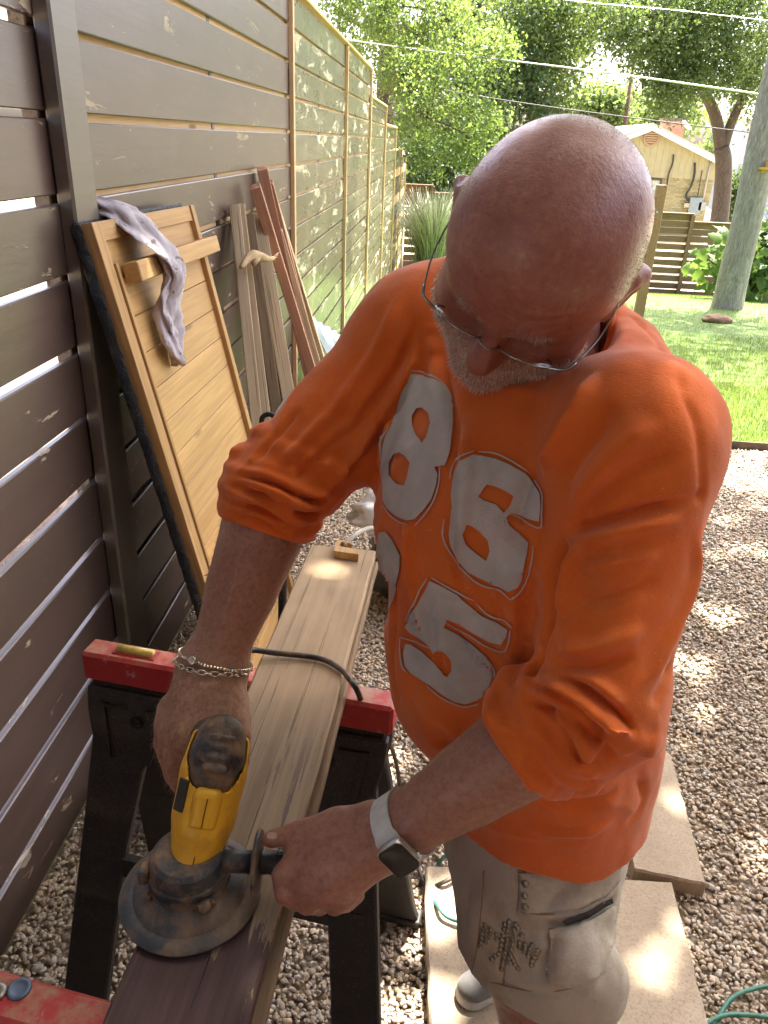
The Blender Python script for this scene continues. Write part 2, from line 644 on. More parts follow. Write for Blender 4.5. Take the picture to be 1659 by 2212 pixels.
def paint_on_wood(name, paint, under=(.50, .42, .27), peel=.60, rough=.36, ps=1.0):
    """brown paint over boards, worn through to pale wood in ragged patches"""
    t = NT(name)
    base = t.n('ShaderNodeTexCoord').outputs['Object']
    off = t.n('ShaderNodeVectorMath', operation='ADD')
    sc = t.n('ShaderNodeMath', operation='MULTIPLY'); sc.inputs[1].default_value = 41.0
    t.l(t.objrand(), sc.inputs[0]); t.l(base, off.inputs[0]); t.l(sc.outputs[0], off.inputs[1])
    def mp(s):
        m = t.n('ShaderNodeMapping'); m.inputs['Scale'].default_value = s
        t.l(off.outputs[0], m.inputs['Vector'])
        return m.outputs['Vector']
    f = t.noise(mp((20, 2, 20)), 1.0, 5.0, .6)
    col = t.ramp(f, [(.3, tuple(c * .86 for c in paint)), (.7, tuple(c * 1.15 for c in paint))])
    col = t.mix(t.math('MULTIPLY', t.objrand(), .6), col, (paint[0] * .92, paint[1] * 1.12, paint[2] * 1.0))
    brush = t.noise(mp((160, 3, 160)), 1.0, 3.0, .6)
    m1 = t.noise(mp((7 * ps, 1.6 * ps, 7 * ps)), 1.0, 6.0, .72, .6)
    m2 = t.ramp(m1, [(peel, 0.0), (peel + .012, 1.0)])
    wd = t.ramp(t.noise(mp((60, 3, 60)), 1.0, 3.0), [(.3, tuple(c * .7 for c in under)), (.7, under)])
    col = t.mix(m2, col, wd)
    # dents and drip marks
    dk = t.ramp(t.vor(mp((30, 12, 30)), 1.0), [(.03, .8), (.06, 0.0)])
    dk = t.math('MULTIPLY', dk, t.ramp(t.noise(mp((6, 3, 6)), 1.0, 2.0), [(.52, 0.0), (.60, 1.0)]))
    col = t.mix(dk, col, (.02, .013, .01))
    rg = t.mix(m2, (rough, rough, rough), (.8, .8, .8))
    rg = t.mix(t.ramp(t.noise(mp((9, 3, 9)), 1.0, 4.0), [(.4, 0.0), (.7, .14)]), rg, (.7, .7, .7))
    n = t.bump(brush, .12, .002)
    n = t.bump(t.noise(mp((26, 3.5, 26)), 1.0, 4.0), .22, .006, n)
    n = t.bump(t.math('SUBTRACT', 1.0, m2), .5, .0015, n)
    t.set(color=col, rough=rg, normal=n, spec=.7, coat=.22)
    t.b.inputs['Coat Roughness'].default_value = .30
    return t.m

M_CEDAR = wood('new_cedar', (.66, .41, .20), (.84, .60, .35), .62, 1.0, .15, tone=.35)
M_CEDARG = wood('greyed_cedar', (.26, .185, .115), (.40, .305, .20), .75, 1.0, .3, .5)
M_PAINT = paint_on_wood('brown_fence_paint', (.098, .057, .045), (.46, .36, .24), peel=.625, rough=.36, ps=1.9)
M_PAINT_REFL = paint_on_wood('brown_fence_paint_worn', (.118, .100, .056), (.56, .52, .34), peel=.585, rough=.27)  # worn paint; its olive cast paints in green reflected from lawn and trees
M_POSTP = paint_on_wood('brown_post_paint', (.125, .092, .072), peel=.80)
M_FENCE3 = wood('brown_stained_boards', (.17, .088, .055), (.26, .145, .09), .6, 1.0, .2)
M_BLACKP = plain('black_moulded_plastic', (.016, .015, .014), .5, 0, .4, 60, .3)
M_STEEL = plain('galvanised_steel', (.42, .44, .44), .42, .8, .2, 15)

# ------------------------------------------------------------------ ground
GY = [-30, 4.7, 8, 13, 17, 21, 26, 45, 500]
GZ = [0, 0, -.20, -.574, -1.06, -1.70, -2.10, -2.30, -2.6]
def gz(y):
    return float(np.interp(y, GY, GZ))
def sheet(name, xs, ys, dz, mat, zf=None):
    V, F = [], []
    for y in ys:
        for x in xs:
            V.append((x, y, (zf(x, y) if zf else gz(y)) + dz))
    nx = len(xs)
    for j in range(len(ys) - 1):
        for i in range(nx - 1):
            F.append((j * nx + i, j * nx + i + 1, (j + 1) * nx + i + 1, (j + 1) * nx + i))
    o = mesh_obj(name, V, F, mat, None, True)
    tag(o, kind='structure')
    return o
t = NT('dry_earth')
v = t.co()
t.set(color=t.ramp(t.noise(v, 1.7, 8.0, .7), [(.3, (.24, .19, .13)), (.55, (.30, .26, .18)), (.75, (.16, .19, .07))]), rough=.95, normal=t.bump(t.noise(v, 30, 5.0), .5, .02))
sheet('ground', [-220, -60, -20, -6, -2, 0, 3, 8, 20, 60, 220], [-30, 0, 4.7, 6, 8, 10, 13, 15, 17, 19, 21, 23, 26, 32, 45, 80, 160, 400], -.03, t.m)
# gravel bed the pebbles lie on
t = NT('gravel_fines')
v = t.co()
pe = t.n('ShaderNodeTexVoronoi'); pe.inputs['Scale'].default_value = 62.0; t.l(v, pe.inputs['Vector'])
hs = t.n('ShaderNodeSeparateColor'); t.l(pe.outputs['Color'], hs.inputs['Color'])
col = t.ramp(hs.outputs[0], [(0, (.26, .19, .12)), (.35, (.38, .28, .18)), (.6, (.46, .36, .26)), (.85, (.40, .35, .30)), (1, (.55, .48, .40))])
col = t.mix(t.ramp(pe.outputs['Distance'], [(.35, 0.0), (.7, .8)]), col, (.14, .10, .07))
t.set(color=col, rough=.85, normal=t.bump(t.math('SUBTRACT', 1.0, pe.outputs['Distance']), 1.0, .012))
M_FINES = t.m
EDGE_Y = 4.74
def edge_y(x):
    return EDGE_Y + .015 * math.sin(x * 1.3)
xs = list(np.linspace(-.86, 6.0, 40))
V = [(x, y, -.012) for y in (-2.0, 0, 1, 2, 3, 4) for x in xs] + [(x, edge_y(x) - .004, -.012) for x in xs]
nx = len(xs)
gb = mesh_obj('gravel_bed', V, [(j * nx + i, j * nx + i + 1, (j + 1) * nx + i + 1, (j + 1) * nx + i) for j in range(6) for i in range(nx - 1)], M_FINES)
tag(gb, kind='structure')
# lawn
t = NT('lawn_turf')
v = t.co()
g1 = t.noise(v, .55, 4.0, .6); g2 = t.noise(v, 60, 4.0, .7); g3 = t.noise(t.co((1, .35, 1)), 170, 3.0, .6)
col = t.ramp(g1, [(.3, (.10, .185, .026)), (.6, (.14, .225, .034)), (.8, (.19, .235, .055))])
col = t.mix(t.ramp(g2, [(.35, .55), (.6, 0.0)]), col, (.045, .105, .012))
t.set(color=col, rough=.75, normal=t.bump(t.math('ADD', g2, g3), .9, .03))
M_TURF = t.m
xs = list(np.linspace(-.84, 14.0, 50))
ys = [None, 5.2, 6, 7, 8, 9, 10, 11.5, 13, 15, 17, 19, 21.2]
V = []
for y in ys:
    for x in xs:
        yy = edge_y(x) + .012 if y is None else y
        V.append((x, yy, gz(yy) + .012 + .02 * mnoise.noise(Vector((x * .6, yy * .6, 0)))))
nx = len(xs)
lawn = mesh_obj('lawn', V, [(j * nx + i, j * nx + i + 1, (j + 1) * nx + i + 1, (j + 1) * nx + i) for j in range(len(ys) - 1) for i in range(nx - 1)], M_TURF, None, True)
tag(lawn, kind='structure')
lawn_bvh = BVHTree.FromObject(lawn, bpy.context.evaluated_depsgraph_get())
# thin steel edging between lawn and gravel
m = MB()
ex = np.linspace(-.8, 6, 60)
for i in range(59):
    a, b = ex[i], ex[i + 1]
    m.bar((a, edge_y(a) + .004, .005), (b, edge_y(b) + .004, .005), .006, .07)
tag(m.build('lawn_edging', plain('rusty_edging', (.08, .055, .04), .7, 0, .3, 30)), 'thin dark edging strip between the gravel and the lawn', 'edging')

# pebbles
def pebble_template(kind):
    bm = bmesh.new()
    bmesh.ops.create_cube(bm, size=1.0)
    if kind == 'near':
        bmesh.ops.subdivide_edges(bm, edges=list(bm.edges), cuts=1, use_grid_fill=True)
    elif kind == 'far':
        bmesh.ops.poke(bm, faces=list(bm.faces))
    else:
        bm.free(); bm = bmesh.new()
        vs_ = [bm.verts.new(c) for c in ((.5, 0, 0), (0, .5, 0), (-.5, 0, 0), (0, -.5, 0), (0, 0, .5), (0, 0, -.5))]
        for a, b in ((0, 1), (1, 2), (2, 3), (3, 0)):
            bm.faces.new((vs_[a], vs_[b], vs_[4])); bm.faces.new((vs_[b], vs_[a], vs_[5]))
    for v_ in bm.verts:
        v_.co = v_.co.normalized() * .5
    bm.verts.index_update()
    V = np.array([tuple(v_.co) for v_ in bm.verts]); F = np.array([[q.index for q in f.verts] for f in bm.faces])
    bm.free()
    return V, F
def in_view(p, pad=60):
    u = proj(p)
    return -pad < u[0] < 1659 + pad and -pad < u[1] < 2212 + pad
def blocked(x, y):
    return False
def scatter_pebbles(name, regions, kind, size, seed, label):
    r = np.random.default_rng(seed)
    T_, Fq = pebble_template(kind)
    pts = []
    for (x0, x1, y0, y1, dens) in regions:
        n = int((x1 - x0) * (y1 - y0) * dens)
        X_, Y_ = r.uniform(x0, x1, n), r.uniform(y0, y1, n)
        d = CR.T @ (np.stack([X_, Y_, np.zeros(n)]) - EYE[:, None])
        u, v_ = CX + FPX * d[0] / -d[2], CY - FPX * d[1] / -d[2]
        ok = (u > -70) & (u < 1730) & (v_ < 2300) & (Y_ < EDGE_Y - .02) & (d[2] < -.3)
        pts.append(np.stack([X_, Y_], 1)[ok])
    P = np.concatenate(pts)
    n = len(P)
    s = size * r.lognormal(0, .26, n)
    sc = np.stack([s * r.uniform(.95, 1.5, n), s * r.uniform(.75, 1.05, n), s * r.uniform(.5, .8, n)], 1)
    ang = r.uniform(0, 2 * PI, n); tl = r.normal(0, .28, n); t2 = r.normal(0, .28, n)
    ca, sa = np.cos(ang), np.sin(ang)
    # per-template lumps
    lump = 1 + .16 * r.normal(size=(n, len(T_)))
    V = T_[None] * lump[:, :, None] * sc[:, None, :]
    # tilt about x then y then spin about z
    y, z = V[:, :, 1].copy(), V[:, :, 2].copy()
    V[:, :, 1] = y * np.cos(tl)[:, None] - z * np.sin(tl)[:, None]; V[:, :, 2] = y * np.sin(tl)[:, None] + z * np.cos(tl)[:, None]
    x, z = V[:, :, 0].copy(), V[:, :, 2].copy()
    V[:, :, 0] = x * np.cos(t2)[:, None] + z * np.sin(t2)[:, None]; V[:, :, 2] = -x * np.sin(t2)[:, None] + z * np.cos(t2)[:, None]
    x, y = V[:, :, 0].copy(), V[:, :, 1].copy()
    V[:, :, 0] = x * ca[:, None] - y * sa[:, None]; V[:, :, 1] = x * sa[:, None] + y * ca[:, None]
    zc = -.007 + r.uniform(0, .006, n)
    V += np.stack([P[:, 0], P[:, 1], zc], 1)[:, None, :]
    F = (Fq[None] + (np.arange(n) * len(T_))[:, None, None]).reshape(-1, Fq.shape[1])
    o = fast_mesh(name, V.reshape(-1, 3), F, None, None, True)
    a = o.data.attributes.new('tint', 'FLOAT', 'POINT')
    a.data.foreach_set('value', np.repeat(r.random(n).astype(np.float32), len(T_)))
    a = o.data.attributes.new('val', 'FLOAT', 'POINT')
    a.data.foreach_set('value', np.repeat(r.random(n).astype(np.float32), len(T_)))
    return o, n
t = NT('river_pebbles')
v = t.co()
col = t.ramp(t.attr('tint'), [(0, (.34, .24, .15)), (.18, (.47, .35, .23)), (.36, (.56, .46, .34)), (.52, (.42, .37, .32)), (.68, (.53, .41, .29)), (.84, (.62, .54, .44)), (.93, (.28, .235, .20)), (1, (.68, .63, .57))])
col = t.mix(t.math('MULTIPLY', t.attr('val'), .34), col, (.27, .20, .14))
col = t.mix(t.ramp(t.noise(v, 150, 4.0), [(.45, 0.0), (.7, .4)]), col, (.45, .38, .28))
t.set(color=col, rough=t.ramp(t.attr('val'), [(0, .45), (1, .8)]), normal=t.bump(t.noise(v, 320, 3.0), .25, .002))
M_PEB = t.m
g1, n1 = scatter_pebbles('gravel', [(-.86, 1.3, .75, 1.30, 12500)], 'near', .0098, 21, '')
g2, n2 = scatter_pebbles('gravel', [(-.86, 1.7, 1.30, 2.5, 9200)], 'far', .0108, 22, '')
g3, n3 = scatter_pebbles('gravel', [(-.86, 3.3, 2.5, 4.74, 8200)], 'tiny', .0150, 23, '')
for g in (g1, g2, g3):
    g.data.materials.append(M_PEB)
tag(g1, 'rounded tan and grey river pebbles around the near sawhorse and slabs', 'gravel', kind='stuff')
tag(g2, 'rounded tan pebbles around the far sawhorse and behind the man', 'gravel', kind='stuff')
tag(g3, 'tan pebbles farther off towards the lawn edge', 'gravel', kind='stuff')
print('pebbles', n1, n2, n3)

# grass blades
def grass(name, boxes, h, w, seed, mat, curl=.6):
    r = np.random.default_rng(seed)
    P = []
    for (x0, x1, y0, y1, dens) in boxes:
        n = int((x1 - x0) * (y1 - y0) * dens)
        X_, Y_ = r.uniform(x0, x1, n), r.uniform(y0, y1, n)
        d = CR.T @ (np.stack([X_, Y_, np.interp(Y_, GY, GZ)]) - EYE[:, None])
        u, v_ = CX + FPX * d[0] / -d[2], CY - FPX * d[1] / -d[2]
        ok = (u > 600) & (u < 1800) & (Y_ > EDGE_Y + .012)
        P.append(np.stack([X_, Y_], 1)[ok])
    P = np.concatenate(P); n = len(P)
    Zg = np.interp(P[:, 1], GY, GZ) + .008
    a = r.uniform(0, 2 * PI, n); H = h * r.uniform(.5, 1.25, n); lean = r.uniform(.1, curl, n)
    dx, dy = np.cos(a), np.sin(a)
    W = w * r.uniform(.7, 1.2, n)
    b0 = np.stack([P[:, 0] - dy * W, P[:, 1] + dx * W, Zg], 1); b1 = np.stack([P[:, 0] + dy * W, P[:, 1] - dx * W, Zg], 1)
    mx, my = P[:, 0] + dx * H * lean * .4, P[:, 1] + dy * H * lean * .4
    m0 = np.stack([mx - dy * W * .7, my + dx * W * .7, Zg + H * .6], 1); m1 = np.stack([mx + dy * W * .7, my - dx * W * .7, Zg + H * .6], 1)
    tp_ = np.stack([P[:, 0] + dx * H * lean, P[:, 1] + dy * H * lean, Zg + H * (1 - .35 * lean)], 1)
    V = np.stack([b0, b1, m1, m0, tp_], 1).reshape(-1, 3)
    o = np.arange(n)[:, None] * 5
    T3 = np.concatenate([o + [[0, 1, 2]], o + [[0, 2, 3]], o + [[3, 2, 4]]])
    ob = fast_mesh(name, V, T3, mat, None, False)
    at = ob.data.attributes.new('tint', 'FLOAT', 'POINT')
    at.data.foreach_set('value', np.repeat(r.random(n).astype(np.float32), 5))
    return ob
def leaf_mat(name, stops, trans=.45, rough=.5, attr='tint'):
    t = NT(name)
    col = t.ramp(t.attr(attr), stops)
    t.set(color=col, rough=rough, spec=.35)
    tr = t.n('ShaderNodeBsdfTranslucent')
    tc = t.mix(.5, col, (.27, .36, .06))
    t.l(tc, tr.inputs['Color'])
    mx = t.n('ShaderNodeMixShader')
    mx.inputs[0].default_value = trans
    t.l(t.b.outputs[0], mx.inputs[1]); t.l(tr.outputs[0], mx.inputs[2])
    t.l(mx.outputs[0], t.out.inputs['Surface'])
    return t.m
M_GRASS = leaf_mat('grass_blades', [(0, (.10, .175, .022)), (.5, (.15, .235, .034)), (.85, (.21, .275, .055)), (1, (.33, .31, .12))], .38)
gr = grass('grass', [(-.84, 1.1, 4.72, 6.6, 1500), (1.1, 3.6, 4.72, 6.6, 5200), (-.84, 1.8, 6.6, 21, 300), (1.8, 5.0, 6.6, 9.5, 1900), (1.8, 7.5, 9.5, 21, 420)], .050, .0022, 5, M_GRASS)
tag(gr, 'bright green mown grass of the lawn', 'grass', kind='stuff')

# ------------------------------------------------------------------ concrete stepping slabs
t = NT('sandy_concrete')
v = t.co()
c1 = t.noise(v, 6, 6.0, .65); c2 = t.noise(v, 150, 3.0, .7)
col = t.ramp(c1, [(.3, (.33, .255, .175)), (.6, (.42, .335, .24)), (.8, (.47, .385, .29))])
col = t.mix(t.ramp(c2, [(.36, .5), (.5, 0.0)]), col, (.22, .16, .105))
col = t.mix(t.ramp(t.vor(v, 85), [(.08, .7), (.16, 0.0)]), col, (.17, .135, .10))
t.set(color=col, rough=.9, normal=t.bump(c2, .5, .003))
M_SLAB = t.m
def slab(cs, h, label):
    """cs: four corners on the ground plane, counter-clockwise"""
    bm = bmesh.new()
    c = np.mean(np.array(cs), 0)
    N = 14
    ring = []
    for i in range(4):
        a, b = np.array(cs[i]), np.array(cs[(i + 1) % 4])
        n = nrm(np.array([(b - a)[1], -(b - a)[0]]))
        for k in range(N):
            p = a + (b - a) * k / N
            p = p + n * .004 * mnoise.noise(Vector((p[0] * 30, p[1] * 30, 1.3)))
            ring.append(p)
    lo = [bm.verts.new((p[0] - c[0], p[1] - c[1], -.03)) for p in ring]
    hi = [bm.verts.new((p[0] - c[0], p[1] - c[1], h - .006)) for p in ring]
    top = [bm.verts.new(((p[0] - c[0]) * .985, (p[1] - c[1]) * .985, h + .0015 * mnoise.noise(Vector((p[0] * 8, p[1] * 8, 0))))) for p in ring]
    for i in range(len(ring)):
        j = (i + 1) % len(ring)
        bm.faces.new((lo[i], lo[j], hi[j], hi[i])); bm.faces.new((hi[i], hi[j], top[j], top[i]))
    bm.faces.new(top)
    me = bpy.data.meshes.new('stepping_slab'); bm.to_mesh(me); bm.free()
    o = link('stepping_slab', me, M_SLAB, None, False, (c[0], c[1], 0))
    tag(o, label, 'paving slab', 'stepping slabs in the gravel')
    return o
p = lambda u, v: PZ(u, v, .042)[:2]
A, B, C_, D = p(928, 2230), p(1533, 2215), p(1452, 1903), p(918, 1868)
dr = nrm(A - D) * .25; d2 = nrm(B - C_) * .25
slab([A + dr, B + d2, C_, D], .042, 'concrete slab under the man\'s feet, nearest to the photographer')
slab([p(1370, 1880), p(1526, 1912), p(1448, 1630), p(1300, 1560)], .046, 'concrete slab behind the man, the farther of the two')

# ------------------------------------------------------------------ the long fence on the left
FX = -.88
GAP0, PITCH, GAP = 1.700, .176, .019
POSTY = [-.6, 1.93, 4.92, 7.68, 10.23, 13.02, 16.06, 18.6, 21.1]
TOPS = [2.56, 2.40, 2.40, 2.40, 2.12, 1.88, 1.50, 1.36]
def board_mesh(L, H, T, seed, name):
    """board with its length along Y, slightly uneven and with eased edges"""
    r = random.Random(seed)
    n = 9
    V, F = [], []
    e = .003
    prof = [(-T / 2, -H / 2 + e), (-T / 2 + e, -H / 2), (T / 2 - e, -H / 2), (T / 2, -H / 2 + e), (T / 2, H / 2 - e), (T / 2 - e, H / 2), (-T / 2 + e, H / 2), (-T / 2, H / 2 - e)]
    ph = r.uniform(0, 6)
    for i in range(n):
        y = -L / 2 + L * i / (n - 1)
        ox = .0016 * math.sin(ph + 2.5 * i / n) ; oz = .0022 * math.sin(ph * 2 + 3.1 * i / n)
        for (x, z) in prof:
            V.append((x + ox, y, z + oz))
    for i in range(n - 1):
        for k in range(8):
            k2 = (k + 1) % 8
            F.append((i * 8 + k, i * 8 + k2, (i + 1) * 8 + k2, (i + 1) * 8 + k))
    F.append(tuple(range(8))); F.append(tuple(reversed(range((n - 1) * 8, n * 8))))
    me = bpy.data.meshes.new(name)
    me.from_pydata(V, [], F)
    bm = bmesh.new(); bm.from_mesh(me); bmesh.ops.recalc_face_normals(bm, faces=bm.faces); bm.to_mesh(me); bm.free()
    return me
long_fence = empty('slat_fence', (FX, 10, 0))
tag(long_fence, 'long brown horizontal board fence receding along the left side', 'fence')
FO = np.array([FX, 10.0, 0])
cache = {}
def board(L, H, T, name, mat, parent, loc, var):
    key = (round(L, 3), round(H, 3), T, mat.name, var)
    if key not in cache:
        cache[key] = board_mesh(L, H, T, hash(key) % 9999, name)
        cache[key].materials.append(mat)
    return link(name, cache[key], None, parent, False, np.asarray(loc) - FO)
for b in range(8):
    y0, y1 = POSTY[b], POSTY[b + 1]
    top = TOPS[b]
    gl = gz((y0 + y1) / 2)
    mat = M_PAINT if b < 2 else M_PAINT_REFL
    k = 0
    z = GAP0 + 6 * PITCH
    lev = []
    while z > gl + .02:
        lev.append(z); z -= PITCH
    for i, zt in enumerate(lev):
        zb = zt - PITCH + GAP / 2          # board from this gap down to the next
        zt_ = zt - GAP / 2
        if zb > top - .03:
            continue
        zt_ = min(zt_, top - .002)
        H = zt_ - zb
        L = y1 - y0 - .006
        mm = mat
        if b >= 6 and i % 3 == 0: mm = M_CEDAR
        board(L, H, .019, 'board', mm, long_fence, (FX - .0095 + .0025 * (((i * 7 + b * 3) % 5) - 2) / 2, (y0 + y1) / 2, (zt_ + zb) / 2), (i + b) % 4)
    # backing boards on the far side, seen through the gaps
    if b >= 1:
        for i, zt in enumerate(lev):
            if zt + .07 < top and zt - .07 > gl:
                board(y1 - y0 - .01, .145, .017, 'backing_board', M_CEDAR, long_fence, (FX - .032 - .001 * (i % 2), (y0 + y1) / 2, zt), (i + b) % 3 + 7)
        ym = (y0 + y1) / 2
        mb = MB().box((FX - .0212 - FO[0], ym - FO[1] - .1, (top + gl) / 2), (.0022, .038, top - gl - .05))
        mb.build('stud', M_PAINT, long_fence)
    # cap rail
    capm = MB().bar((FX - .03 - FO[0], y0 - FO[1] + .012, top + .011), (FX - .03 - FO[0], y1 - FO[1] + .028, top + .011), .125, .022, bevel=.003)
    capm.build('cap_rail', M_CEDAR, long_fence)
    # trim and post at the end of this bay
    tp_ = max(top, TOPS[min(b + 1, 7)])
    if b == 0:
        MB().box((-.045, y1 - FO[1], (tp_ + gl) / 2), (.040, .10, tp_ - gl), bevel=.003).build('post', M_CEDARG, long_fence)
        MB().box((.021, y1 - FO[1] - .005, (2.6 + gl) / 2), (.042, .135, 2.6 - gl), bevel=.006).build('post', M_POSTP, long_fence)
    else:
        o = MB().box((0, 0, 0), (.045, tp_ - gl, .026), np.array([[0, 0, 1], [1, 0, 0], [0, 1, 0]], float), .002)
        V = np.array(o.v)
        # length along local Y so the grain follows it
        m = MB().box((0, 0, 0), (.045, tp_ - gl, .026), None, .002).build('trim_batten', M_CEDAR, long_fence, loc=(.013, y1 - FO[1], (tp_ + gl) / 2 - .004))
        m.rotation_euler = (RAD(90), 0, RAD(90))
        m = MB().box((0, 0, 0), (.09, tp_ - gl - .02, .036), None, .003).build('post', M_CEDARG, long_fence, loc=(-.062, y1 - FO[1], (tp_ + gl) / 2 - .01))
        m.rotation_euler = (RAD(90), 0, RAD(90))

# ------------------------------------------------------------------ back fence across the lawn
BY = 21.3
back_fence = empty('back_fence', (3, BY, gz(BY)))
tag(back_fence, 'low brown slat fence across the far side of the lawn', 'fence')
BO = np.array([3, BY, gz(BY)])
secs = [(-.86, -.16, .66), (-.16, 2.6, .49), (2.6, 4.6, .38), (4.6, 6.46, .275), (6.46, 8.9, .09), (8.9, 11.4, -.05)]
rb_ = random.Random(3)
for (x0, x1, top) in secs:
    base = gz(BY) - .03 - .02 * x0
    z = top
    k = 0
    while z - .14 > base:
        g = .014 if k < 2 or k > 8 else .045
        z1 = z - .150
        m = MB().box((0, 0, 0), (.150, x1 - x0 - .05, .02), None, .002).build('slat', M_FENCE3, back_fence, loc=(np.array([(x0 + x1) / 2, BY + .03, (z + z1) / 2]) - BO))
        m.rotation_euler = (RAD(90), RAD(90), 0)
        m.rotation_euler = Matrix(((0, 1, 0), (0, 0, 1), (1, 0, 0))).to_euler()
        z = z1 - g; k += 1
    m = MB().box((0, 0, 0), (.13, x1 - x0 + .03, .03), None, .004).build('cap_rail', M_FENCE3, back_fence, loc=(np.array([(x0 + x1) / 2, BY, top + .018]) - BO))
    m.rotation_euler = (0, 0, RAD(90))
    m = MB().box((0, 0, 0), (.10, top - base, .09), None, .004).build('post', M_FENCE3, back_fence, loc=(np.array([x1, BY - .03, (top + base) / 2]) - BO))
    m.rotation_euler = (RAD(90), 0, 0)
# lone post standing in the lawn
pb = PY(1386, 668, 8.4); pt_ = PY(1428, 411, 8.4)
zb = gz(8.4)
m = MB().box((0, 0, (pt_[2] - zb) / 2), (.092, .092, pt_[2] - zb + .1), None, .004)
for (a, b_, s) in ((-.046, -.050, .0),):
    pass
lp = m.build('fence_post', wood('weathered_post', (.36, .21, .105), (.52, .34, .19), .75, 1.0, .3, .4), None, loc=(pt_[0], 8.4, zb))
tag(lp, 'single tall wooden post standing alone on the lawn', 'post')
MB().lathe([(.012, 0), (.012, .006), (.007, .010)], (-.02, -.047, pt_[2] - zb - .2), np.array([[1, 0, 0], [0, 0, -1], [0, 1, 0]], float), 8).build('bolt_head', M_STEEL, lp)
# ------------------------------------------------------------------ trees
def bark(name, dark, light, scale=1.0):
    t = NT(name)
    v = t.co((26 * scale, 26 * scale, 4.5 * scale))
    n1 = t.noise(v, 1.0, 7.0, .72, 1.2)
    n2 = t.noise(t.co((60 * scale, 60 * scale, 14 * scale)), 1.0, 5.0, .7, .5)
    col = t.ramp(n1, [(.30, tuple(c * .45 for c in dark)), (.45, dark), (.68, light)])
    col = t.mix(t.ramp(n2, [(.35, .5), (.55, 0.0)]), col, tuple(c * .6 for c in dark))
    t.set(color=col, rough=.95, normal=t.bump(t.math('ADD', n1, t.math('MULTIPLY', n2, .5)), 1.0, .05))
    return t.m
M_BARKG = bark('pale_grey_bark', (.33, .29, .25), (.56, .51, .46))
M_BARKB = bark('brown_bark', (.075, .055, .04), (.16, .125, .095))

SUN_GAPS = []
def leaves(name, centers, spread, count, size, seed, mat, parent, droop=.25, shape='leaf', origin=(0, 0, 0), gaps=None):
    """count leaves gathered round the given twig centres; every leaf a folded blade of four vertices"""
    r = np.random.default_rng(seed)
    C_ = np.asarray(centers, float)
    k = r.integers(0, len(C_), count)
    sp = np.asarray(spread, float)
    if sp.ndim == 0: sp = np.array([sp, sp, sp])
    P = C_[k] + r.normal(size=(count, 3)) * sp
    if gaps:
        keep = np.ones(count, bool)
        sd = np.array(SUN_DIR)
        for (q, rad) in gaps:
            rel = P - np.asarray(q)
            al_ = rel @ sd
            dist = np.linalg.norm(rel - al_[:, None] * sd, axis=1)
            keep &= ~((dist < rad) & (al_ > 1.5))
        P = P[keep]; k = k[keep]; count = len(P)
    d = r.normal(size=(count, 3)); d[:, 2] -= droop
    d /= np.linalg.norm(d, axis=1, keepdims=True)
    s = np.cross(d, r.normal(size=(count, 3))); s /= np.linalg.norm(s, axis=1, keepdims=True) + 1e-9
    n = np.cross(d, s)
    L = (size * r.lognormal(0, .25, count))[:, None]
    W = L * (.30 if shape == 'leaf' else .55)
    a = P - d * L * .5; b = P + d * L * .5
    m1 = P + s * W + n * L * .12; m2 = P - s * W + n * L * .12
    V = np.stack([a, m1, b, m2], 1).reshape(-1, 3) - np.asarray(origin)
    o = np.arange(count)[:, None] * 4
    T3 = np.concatenate([o + [[0, 1, 2]], o + [[0, 2, 3]]])
    ob = fast_mesh(name, V, T3, mat, parent, False)
    tw = r.random(len(C_))
    at = ob.data.attributes.new('tint', 'FLOAT', 'POINT')
    at.data.foreach_set('value', np.repeat(np.clip(.55 * tw[k] + .45 * r.random(count), 0, 1).astype(np.float32), 4))
    return ob

def blob_points(ells, n, seed, shell=.55):
    """points in the outer part of ellipsoids (centre, radii)"""
    r = np.random.default_rng(seed)
    out = []
    w = np.array([e[1][0] * e[1][1] * e[1][2] for e in ells]) ** .7
    k = r.choice(len(ells), n, p=w / w.sum())
    for i in k:
        c, rad = ells[i]
        d = r.normal(size=3); d /= np.linalg.norm(d)
        q = shell + (1 - shell) * r.random() ** .6
        q *= 1 + .18 * mnoise.noise(Vector(d * 2.3) + Vector((i * 3.1, 0, 0)))
        out.append(np.asarray(c) + d * np.asarray(rad) * q)
    return np.array(out)

def limb(m, pts, rads, n=8):
    sp = spline([np.append(np.asarray(p, float), r) for p, r in zip(pts, rads)], 5)
    m.tube([q[:3] for q in sp], [max(.004, q[3]) for q in sp], n)

